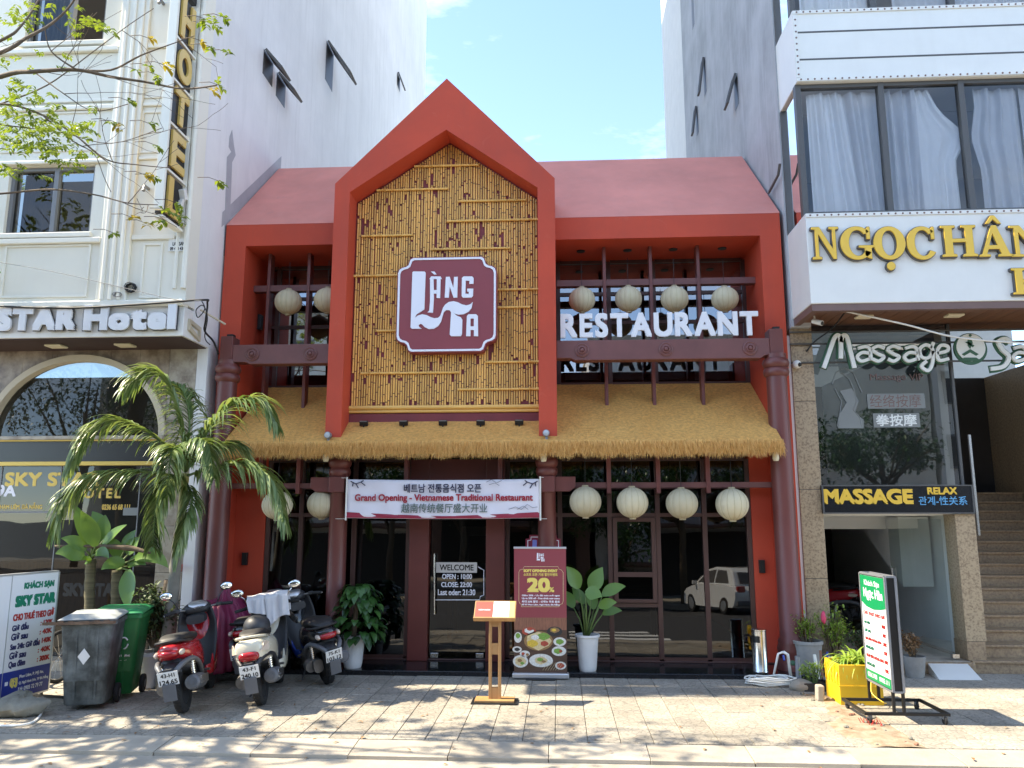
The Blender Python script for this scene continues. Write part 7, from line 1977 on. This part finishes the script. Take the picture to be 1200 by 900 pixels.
FR = [([(217, 553, 0), (213, 500, -.05), (196, 447, -.1), (172, 436, -.15), (150, 452, -.2)], 1.0, 1), ([(217, 553, 0), (185, 515, -.15), (140, 492, -.25), (105, 505, -.3), (82, 545, -.35)], 1.0, 1), ([(215, 560, 0), (170, 553, -.25), (115, 556, -.4), (80, 580, -.45), (65, 618, -.5)], 1.0, 1),
      ([(216, 560, 0), (198, 560, -.35), (184, 590, -.5), (179, 640, -.5)], .75, 1), ([(218, 552, 0), (240, 510, -.05), (270, 476, -.1), (305, 468, -.1), (322, 495, -.1)], 1.0, -1), ([(218, 558, 0), (250, 548, -.2), (290, 543, -.25), (320, 565, -.3), (333, 610, -.3)], 1.0, -1),
      ([(217, 552, 0), (208, 525, -.35), (200, 535, -.6), (196, 580, -.65)], .7, 1), ([(217, 552, 0), (228, 520, -.3), (243, 520, -.5), (250, 560, -.55)], .7, -1), ([(217, 552, 0), (222, 495, .2), (215, 460, .35), (200, 448, .5)], .9, 1), ([(217, 553, 0), (240, 530, .3), (275, 520, .5), (300, 545, .6)], .8, -1), ([(216, 562, 0), (225, 585, -.3), (214, 620, -.42), (206, 655, -.45)], .6, 1)]
for fi, (pts, sc, sg) in enumerate(FR):
    rg = random.Random(50+fi)
    C_ = crv([at(x, y, YPm+dy) for x, y, dy in pts], 10); n = len(C_)
    f_ = MB().tube(C_, [.016-.012*i/(n-1) for i in range(n)], 6).build('frond', 'stem_green', PM, smooth=True)
    lf = MB()
    tot = 76
    for k in range(tot):
        t = .12+.88*k/(tot-1); i = min(n-2, int(t*(n-1))); p = C_[i].lerp(C_[i+1], t*(n-1)-i)
        d = (C_[i+1]-C_[i]).normalized()
        L = sc*(.20+.30*math.sin(math.pi*min(1, t*.85+.1)))*rg.uniform(.85, 1.1)
        for s_ in (-1, 1):
            out_ = d.cross(Vector((0,0,1))); out_ = out_.normalized()*s_ if out_.length > .05 else Vector((s_,0,0))
            dirn = (d*.75 + out_*rg.uniform(.45, .75) + Vector((0,0, rg.uniform(-.25, .30))) + Vector((0, rg.uniform(-.2,.2), 0))).normalized()
            blade(lf, p, dirn, L, .036*rg.uniform(.8, 1.15), rg.uniform(.55, 1.25), 5, .35, shape=.55)
    tag(lf.build('leaflets', 'leaf_palm', f_, smooth=True, normals=False), kind='stuff')
# two thick-stemmed broad-leaved plants
def broad(name, lab, stem_px, Y, leaves):
    b = at(*stem_px[0], Y); t = thing(name, (b.x, Y, 0), lab, 'plant')
    pts = crv([(b.x, Y, 0)] + [at(x, y, Y) for x, y in stem_px]); n = len(pts)
    m = MB(); m.tube(pts, [.055+.006*(i % 2) for i in range(n)], 10); s_ = m.build('stem', 'bark_ringed', t, smooth=True)
    stm = MB(); lf = MB(); top = pts[-1]
    for (bx, by, tx, ty, w, dy, dr) in leaves:
        p = at(bx, by, Y+dy*.5); q = at(tx, ty, Y+dy)
        stm.tube([top, top.lerp(p, .5)+Vector((0,0,.02)), p], [.016, .013, .009], 6)
        d = q-p
        blade(lf, p, d+Vector((0,0,dr*.25)), d.length*1.06, w, dr, 8, .2, up=Vector((.2*math.copysign(1, -d.x), -1, .45)), shape=.8)
    stm.build('leaf_stalks', 'stem_green', t, smooth=True); lf.build('leaves', 'leaf_fresh', t, smooth=True, normals=False)
    for k in range(4):
        pass
pbr('bark_ringed', (0.115, 0.10, 0.055), .85, var=.4, vscale=7, stretch=(.3, .3, 4), bump=.3)
broad('broad_leaved_plant', 'thick-stemmed plant with big paddle leaves behind the price board', [(105, 735), (105, 690), (107, 655)], 9.05, [(108, 640, 88, 592, .17, -.1, .1), (112, 640, 98, 600, .20, -.25, .3), (118, 632, 123, 605, .20, .1, .3), (100, 645, 74, 629, .15, -.15, .5), (97, 655, 66, 645, .19, -.2, .7), (120, 640, 146, 614, .13, -.1, .3), (112, 650, 128, 655, .12, -.25, .8), (104, 660, 96, 668, .10, -.2, .9), (124, 630, 110, 600, .2, .2, .2)])
broad('broad_leaved_plant', 'lower broad-leaved plant with one big hanging leaf above the green bin', [(137, 735), (136, 700), (137, 668)], 9.10, [(150, 668, 150, 712, .21, -.35, .3), (146, 660, 120, 671, .16, -.2, .6), (150, 650, 163, 630, .19, .05, .5), (158, 655, 200, 652, .18, -.15, .8), (146, 645, 158, 622, .17, .1, .4), (140, 655, 130, 630, .15, .1, .4), (150, 664, 172, 660, .15, -.1, .9), (136, 650, 118, 628, .14, .15, .4)])
# brown withered leaf lying through them, as a part-dry stalk
tag(MB().tube(crv([at(64, 640, 9.0), at(110, 640, 8.98), at(150, 642, 8.95), at(176, 648, 8.9)]), [.012, .02, .035, .012], 8).build('dry_stalk', 'bark', smooth=True), 'withered brown leaf stalk lying across the broad-leaved plants', 'leaf')
# bushy plant in the tall white pot
PB = at(168, 760, 8.75); tb = thing('bushy_plant', (PB.x+.06, 8.8, 0), 'dark bushy small-leaved plant in a tall white pot beside the green bin', 'plant')
pot(tb, (PB.x+.06, 8.8, 0), [(.10, 0), (.11, .01), (.135, .32), (.15, .34), (.15, .38)], 'pot_white')
shrub(tb, (PB.x+.10, 8.8, 0), .32, .72, 42, 42, 'leaf_dusty', .075, 77, .42)
m = MB().tube(crv([(PB.x+.16, 8.82, .35), at(193, 720, 8.8), at(200, 680, 8.8)]), [.07, .075, .07], 10); m.build('trunk', 'bark', tb, smooth=True)
# small red cup on the pillar
p = at(211, 667, YHS-.05); m = MB().lathe([(.02, 0), (.026, .06), (.028, .09)], p-Vector((0,0,.03)), 12); tag(m.build('incense_cup', 'ink_red'), 'small red incense cup fixed to the marble pillar', 'cup')
# ------------------------------------------------------------------ street tree at the left
TRb = Vector((-7.3, 6.9, -.02)); TT = thing('street_tree', TRb, 'sparse street tree reaching thin branches and yellow-green leaves into the upper left', 'tree')
rg = random.Random(21)
tk = MB(); br = MB(); lf = MB(); ly = MB()
tk.tube(crv([TRb, TRb+Vector((.05, .02, 1.5)), TRb+Vector((-.05, 0, 3.0)), TRb+Vector((.1, .05, 4.3)), TRb+Vector((.0, .1, 5.6))]), [.20-.004*i for i in range(25)], 12)
tk.build('trunk', 'bark', TT, smooth=True)
def compound(p, d, n, L, mb):
    """a sprig of paired leaflets"""
    d = Vector(d).normalized()
    for k in range(n):
        q = p + d*(.025*k)
        for s_ in (-1, 1):
            o_ = d.cross(Vector((rg.uniform(-.3,.3), rg.uniform(-.3,.3), 1))).normalized()*s_
            blade(mb, q, d*.5+o_+Vector((0,0,rg.uniform(-.5,.2))), L*rg.uniform(.7, 1.2), L*.48, .6, 2, .2)
def twig(p, d, L, r_, depth):
    pts = [p]; q = p.copy(); dd = Vector(d).normalized()
    n = 6
    for i in range(n):
        dd = (dd + Vector((rg.gauss(0, .10), rg.gauss(0, .10), rg.gauss(0, .08)+.015))).normalized(); q = q + dd*L/n; pts.append(q.copy())
    br.tube(pts, [max(.0022, r_*(1-.75*i/n)) for i in range(n+1)], 5)
    if depth > 0:
        for k in range(2 if depth > 1 else 3):
            i = rg.randint(2, n); twig(pts[i], dd+Vector((rg.gauss(0,.5), rg.gauss(0,.5), rg.gauss(0,.35))), L*rg.uniform(.45, .7), r_*.5, depth-1)
    return pts, dd
Yt = 6.9
LIMBS = [([(-240, 260), (-120, 135), (0, 90), (40, 84), (90, 82), (130, 90), (170, 96), (215, 104), (254, 100)], .030), ([(90, 82), (130, 82), (165, 65), (200, 52), (228, 42)], .014), ([(-240, 230), (-100, 95), (0, 62), (30, 45), (60, 28), (85, 3), (100, -30)], .026), ([(-100, 95), (0, 48), (25, 30), (48, -5), (60, -40)], .020), ([(-240, 250), (-80, 135), (0, 122), (50, 135), (90, 160), (125, 187), (160, 193), (200, 197)], .016), ([(-200, 270), (-80, 232), (0, 227), (60, 222), (110, 228), (150, 238), (185, 240)], .014), ([(50, 135), (85, 165), (110, 180), (122, 208), (130, 225)], .008), ([(0, 122), (55, 100), (110, 60), (150, 30), (180, 10)], .009), ([(90, 82), (60, 60), (52, 30)], .010), ([(40, 84), (75, 110), (110, 130), (150, 122)], .008), ([(-80, 135), (0, 146), (70, 155), (130, 168), (190, 150)], .008)]
tipsY = []
for li, (pts, r_) in enumerate(LIMBS):
    P = []
    for i, (x, y) in enumerate(pts): P.append(at(x, y, Yt + .35*math.sin(li*2.1) + .12*math.sin(i*1.3+li)))
    if pts[0][0] <= -200: P[0] = TRb + Vector((.05, .05, 4.0+.25*li % 1.2))
    C_ = crv(P, 5); n = len(C_); br.tube(C_, [max(.004, r_*(1-.8*i/n)) for i in range(n)], 6)
    for k in range(1 if pts[0][0] > -150 else 3):
        i = rg.randint(n//3, n-1); twig(C_[i], Vector((rg.uniform(.2, 1), rg.gauss(0, .6), rg.gauss(0, .5))), rg.uniform(.35, .8), .0045, 1)
# leaf sprays in the frame
SPR = [(240, 22, 5), (250, 28, 5), (262, 20, 4), (236, 48, 3), (247, 55, 3), (268, 62, 3), (257, 100, 4), (250, 106, 4), (192, 76, 5), (185, 88, 4), (175, 78, 3), (160, 82, 2), (150, 118, 4), (140, 145, 5), (130, 143, 3), (182, 170, 4), (176, 145, 3), (170, 205, 4), (182, 208, 3), (200, 248, 5), (193, 258, 5), (207, 238, 4), (212, 255, 4), (155, 255, 3), (133, 273, 3), (172, 262, 3), (175, 45, 3), (256, 212, 4)]
for (x, y, n_) in SPR:
    p = at(x, y, Yt+rg.uniform(-.15, .15)); mb = ly if (x*7+y) % 5 < 2 else lf
    for k in range(2): compound(p, Vector((rg.uniform(-.6, 1), rg.uniform(-.6,.6), rg.uniform(-1, .2))), n_-1, .075, mb)
    br.tube([p, p+Vector((-.10, 0, .04)), p+Vector((-.22, .02, .05))], .0035, 4)
DEN = [(10, 140, 45, 30, 60), (60, 160, 45, 25, 70), (85, 180, 25, 18, 40), (20, 160, 30, 18, 45), (45, 120, 40, 14, 22), (105, 25, 20, 14, 16), (118, 30, 14, 10, 10), (18, 15, 26, 14, 26), (60, 15, 30, 12, 12), (10, 200, 16, 10, 14), (95, 150, 26, 12, 18), (25, 75, 40, 14, 14), (20, 100, 20, 10, 12)]
for (x, y, sx, sy, n_) in DEN:
    for k in range(int(n_*.6)):
        p = at(x+rg.gauss(0, sx*.55), y+rg.gauss(0, sy*.55), Yt+rg.gauss(0, .3)); compound(p, Vector((rg.uniform(-1,1), rg.uniform(-1,1), rg.uniform(-.7,.3))), 4, .06, lf)
# the main crown, to the left of the picture
for k in range(1500):
    a = rg.uniform(0, 6.28); u = rg.uniform(-1, 1); rr = rg.random()**.45
    s_ = math.sqrt(1-u*u)
    p = TRb + Vector((-.2 + 2.4*rr*s_*math.cos(a), .1 + 3.2*rr*s_*math.sin(a), 6.3 + 1.9*rr*u))
    if noise.noise(p*.9) < .02: continue
    if p.x > -7.25-.25*(p.z-5)+.9*noise.noise(Vector((p.y*1.3, p.z*1.3, 2))): continue
    compound(p, Vector((rg.uniform(-1,1), rg.uniform(-1,1), rg.uniform(-.7,.4))), 6, .105, lf)
for k in range(13):
    a = rg.uniform(1.6, 4.7); d = Vector((math.cos(a)-.25, math.sin(a), rg.uniform(.2, 1.2)))
    twig(TRb+Vector((.05, .05, rg.uniform(3.8, 5.5))), d, rg.uniform(1.5, 2.4), .05, 2)
br.build('branches', 'bark', TT, smooth=True)
lf.build('crown', 'leaf_tree', TT, normals=False); ly.build('yellow_leaves', 'leaf_yellow', TT, normals=False)
# ------------------------------------------------------------------ the street behind the camera, seen in the glass
def street_tree(loc, h, R_, seed, lab):
    rg = random.Random(seed); t = thing('street_tree', loc, lab, 'tree', 'street trees across the road'); b = Vector(loc); tr_ = MB(); lf = MB()
    tr_.tube([b, b+Vector((.1,0,h*.35)), b+Vector((0,.1,h*.7))], [.16, .13, .08], 10)
    for k in range(9):
        a = rg.uniform(0, 6.28); tr_.tube([b+Vector((0,0,h*.4+.1*k)), b+Vector((R_*.35*math.cos(a), R_*.35*math.sin(a), h*.6)), b+Vector((R_*.75*math.cos(a), R_*.75*math.sin(a), h*rg.uniform(.65,.95)))], [.07, .045, .015], 6)
    tr_.build('trunk', 'bark', t, smooth=True)
    for k in range(1500):
        a = rg.uniform(0, 6.28); u = rg.uniform(-1, 1); rr = rg.random()**.4; s_ = math.sqrt(1-u*u)
        p = b + Vector((R_*rr*s_*math.cos(a), R_*rr*s_*math.sin(a), h*.75+R_*.62*rr*u))
        if noise.noise(p*.8) < -.05: continue
        for j in range(4):
            blade(lf, p+Vector((rg.gauss(0,.1), rg.gauss(0,.1), rg.gauss(0,.1))), Vector((rg.uniform(-1,1), rg.uniform(-1,1), rg.uniform(-.6,.4))), .22, .10, .5, 2, .2)
    lf.build('crown', 'leaf_deep', t, normals=False)
street_tree((-6.5, -9.5, -.02), 6.5, 2.6, 5, 'leafy tree across the road opposite the left hotel')
street_tree((4.6, -9.8, -.02), 6.8, 2.8, 6, 'leafy tree across the road opposite the restaurant right bay')
street_tree((-12.5, -9.4, -.02), 8.5, 3.4, 9, 'big leafy tree across the road, first of the left-hand pair')
street_tree((-18.5, -9.6, -.02), 8.5, 3.4, 12, 'big leafy tree across the road, second of the left-hand pair')
street_tree((-1.0, -9.6, -.02), 6.4, 2.6, 14, 'leafy tree across the road opposite the door')
street_tree((1.9, -9.9, -.02), 5.2, 2.4, 15, 'lower leafy tree across the road, right of the one facing the door')
street_tree((8.2, -9.8, -.02), 5.6, 2.6, 16, 'lower leafy tree across the road facing the ashtray bin')
street_tree((-3.8, -9.9, -.02), 5.2, 2.4, 17, 'lower leafy tree across the road facing the scooters')
street_tree((12.0, -9.6, -.02), 6.0, 2.5, 8, 'leafy tree across the road opposite the massage shop')
g = MB().box(-60, 60, -16, -8.6, -.15, .0); struct(g.build('opposite_sidewalk', 'concrete'))
for k in range(4):
    y = 5.15-.85*k
    tag(MB().box(.2, 2.3-.12*k, y-.22, y+.22, -.159, -.154).build('crossing_stripe', 'road_white'), ('zebra crossing stripe nearest the kerb, seen only in the shop glass', 'second zebra crossing stripe from the kerb, seen only in the shop glass', 'third zebra crossing stripe from the kerb, seen only in the shop glass', 'zebra crossing stripe farthest from the kerb, seen only in the shop glass')[k], 'road marking', 'zebra crossing stripes')
for k, (x0, x1, h, mat) in enumerate(((-22, -14.2, 9.5, 'cream_wall'), (-14, -6.2, 12.5, 'white_wall'), (-6, 1.4, 8.0, 'fascia_brown'), (1.6, 9.0, 11.0, 'slate_wall'), (9.2, 17, 9.0, 'cream_wall'), (17.2, 26, 13, 'white_wall'))):
    t = thing('shop_house', ((x0+x1)/2, -16, 0), ('cream', 'tall white', 'low brown', 'slate grey', 'cream right-hand', 'far white')[k] + ' shop house across the road behind the camera', 'house', 'shop houses across the road')
    MB().box(x0, x1, -26, -16, 0, h).build('wall', mat, t)
    MB().box(x0-.05, x1+.05, -26.1, -15.8, h, h+.25).build('roof', 'concrete', t)
    MB().box(x0+.6, x1-.6, -15.99, -15.9, .1, 2.9).build('shutter', 'black_metal', t)
    MB().box(x0+.2, x1-.2, -15.95, -14.9, 3.1, 3.25).build('awning', 'fascia_brown', t)
    for i in range(3):
        for j in range(int((h-3.6)/2.9)):
            xx = x0+1+(x1-x0-2)*i/2.0; w = MB().box(xx-.6, xx+.6, -15.99, -15.94, 4.0+2.9*j, 5.6+2.9*j).build('window', 'window_grey', t); MB().box(xx-.52, xx+.52, -15.935, -15.93, 4.08+2.9*j, 5.52+2.9*j).build('pane', 'window_dark', w)
# white hatchback parked behind the camera
pbr('car_white', (0.78, 0.78, 0.77), .25, coat=.6)
glass('car_glass', (.05, .055, .06), .08)
def hatchback(loc, rz, lab):
    t = thing('parked_car', loc, lab, 'car', None, rz)
    B = lambda m, n, mt, par=None, **k: m.build(n, mt, par or t, local=True, **k)
    # side outline (x forward, z up)
    low = [(-1.78, .30), (-1.82, .55), (-1.80, .78), (-1.66, .93), (-1.0, .97), (.55, .96), (1.0, .90), (1.45, .80), (1.70, .66), (1.78, .45), (1.74, .24), (-1.70, .22)]
    def body_pt(w_, x, z): return (x, w_, z)
    m = MB(); secs = []
    for yy, sh in ((-.80, .0), (-.835, .5), (-.84, .6), (.84, .6), (.835, .5), (.80, .0)):
        pass
    n = len(low); vs = []; ys = [-.82, -.845, -.80, .80, .845, .82]; sc = [(.985, -.0), (1, .0), (1.0, .0), (1.0, .0), (1, .0), (.985, 0)]
    ys = [-.84, -.78, .78, .84]
    for q, y in enumerate(ys):
        k = .985 if q in (0, 3) else 1.0
        for (x, z) in low: vs.append((x*k, y, .55+(z-.55)*(.94 if q in (0, 3) else 1.0)))
    fs = [tuple(range(n-1, -1, -1)), tuple(3*n+i for i in range(n))] + [(q*n+i, q*n+(i+1) % n, (q+1)*n+(i+1) % n, (q+1)*n+i) for q in range(3) for i in range(n)]
    m.add(vs, fs); B(m, 'body', 'car_white', smooth=30, bevel=.03)
    cab = [(-1.62, .93), (-1.42, 1.34), (-1.20, 1.46), (-.3, 1.50), (.15, 1.44), (.92, .93)]
    n = len(cab); vs = [(x, y*(1-.28*max(0, (z-.93))), z) for y in (-.76, .76) for (x, z) in cab]
    m = MB().add(vs, [tuple(range(n-1, -1, -1)), tuple(n+i for i in range(n))] + [(i, (i+1) % n, n+(i+1) % n, n+i) for i in range(n)]); B(m, 'cabin', 'car_white', bevel=.04)
    m = MB()
    for s_ in (-1, 1):
        f = lambda x, z: (x, s_*(.765*(1-.28*max(0, z-.93))+.004), z)
        m.add([f(-1.30, 1.0), f(-.50, 1.0), f(-.52, 1.40), f(-1.12, 1.36)], [(0,1,2,3)]); m.add([f(-.42, 1.0), f(.62, 1.0), f(.10, 1.38), f(-.42, 1.42)], [(0,1,2,3)])
    B(m, 'side_windows', 'window_dark', normals=False)
    m = MB().add([(-1.615, -.60, 1.0), (-1.615, .60, 1.0), (-1.455, .54, 1.33), (-1.455, -.54, 1.33)], [(0,1,2,3)]); B(m, 'rear_window', 'window_dark', normals=False)
    m = MB().add([(.87, -.64, .99), (.87, .64, .99), (.22, .56, 1.42), (.22, -.56, 1.42)], [(0,1,2,3)]); B(m, 'windscreen', 'window_dark', normals=False)
    for s_ in (-1, 1):
        m = MB().obox((-1.76, s_*.66, .83), Vector((.05,0,0)), Vector((0,.13,0)), Vector((0,0,.10))); B(m, 'tail_lamp', 'lens_red', bevel=.03)
        m = MB().obox((1.62, s_*.62, .68), Vector((.08,0,0)), Vector((0,.16,0)), Vector((0,0,.07))); B(m, 'headlight', 'lens_clear', bevel=.03)
        m = MB().obox((.62, s_*.90, 1.0), Vector((.05,0,0)), Vector((0,.09,0)), Vector((0,0,.06))); B(m, 'mirror', 'car_white', bevel=.02)
        for x in (-1.12, 1.15):
            m = MB().lathe([(.10, -.10), (.28, -.10), (.30, -.08), (.30, .08), (.28, .10), (.10, .10)], (x, s_*.76, .30), 28, 'y'); w = B(m, 'wheel', 'rubber', smooth=40)
            m = MB().lathe([(.19, -.105), (.17, -.11), (.02, -.095), (.02, .095), (.17, .11), (.19, .105)], (x, s_*.76, .30), 20, 'y'); B(m, 'rim', 'aluminium', w)
    m = MB().box(-1.86, -1.78, -.26, .26, .58, .70); B(m, 'number_plate', 'plate_white')
    m = MB().box(-1.85, -1.70, -.80, .80, .26, .45); B(m, 'bumper', 'plastic_grey', bevel=.04)
    return t
hatchback((5.6, -6.3, -.16), R(-108), 'small white hatchback standing in the road behind the camera')

# fallen leaves on the paving and in the gutter
fl_ = MB(); rg = random.Random(99)
for k in range(110):
    y = rg.uniform(6.2, 9.3); x = rg.uniform(-5.5, 4.5) if k % 3 else rg.uniform(-5.5, -1)
    z = .006 if y > 6.95 else (-.005 if y > 6.6 else -.055)
    a = rg.uniform(0, 6.28); blade(fl_, (x, y, z), Vector((math.cos(a), math.sin(a), .12)), rg.uniform(.03, .07), rg.uniform(.014, .03), .3, 3, .25)
tag(fl_.build('fallen_leaves', 'leaf_dry', normals=False), 'dry brown leaves scattered over the paving and gutter', 'leaves', kind='stuff')
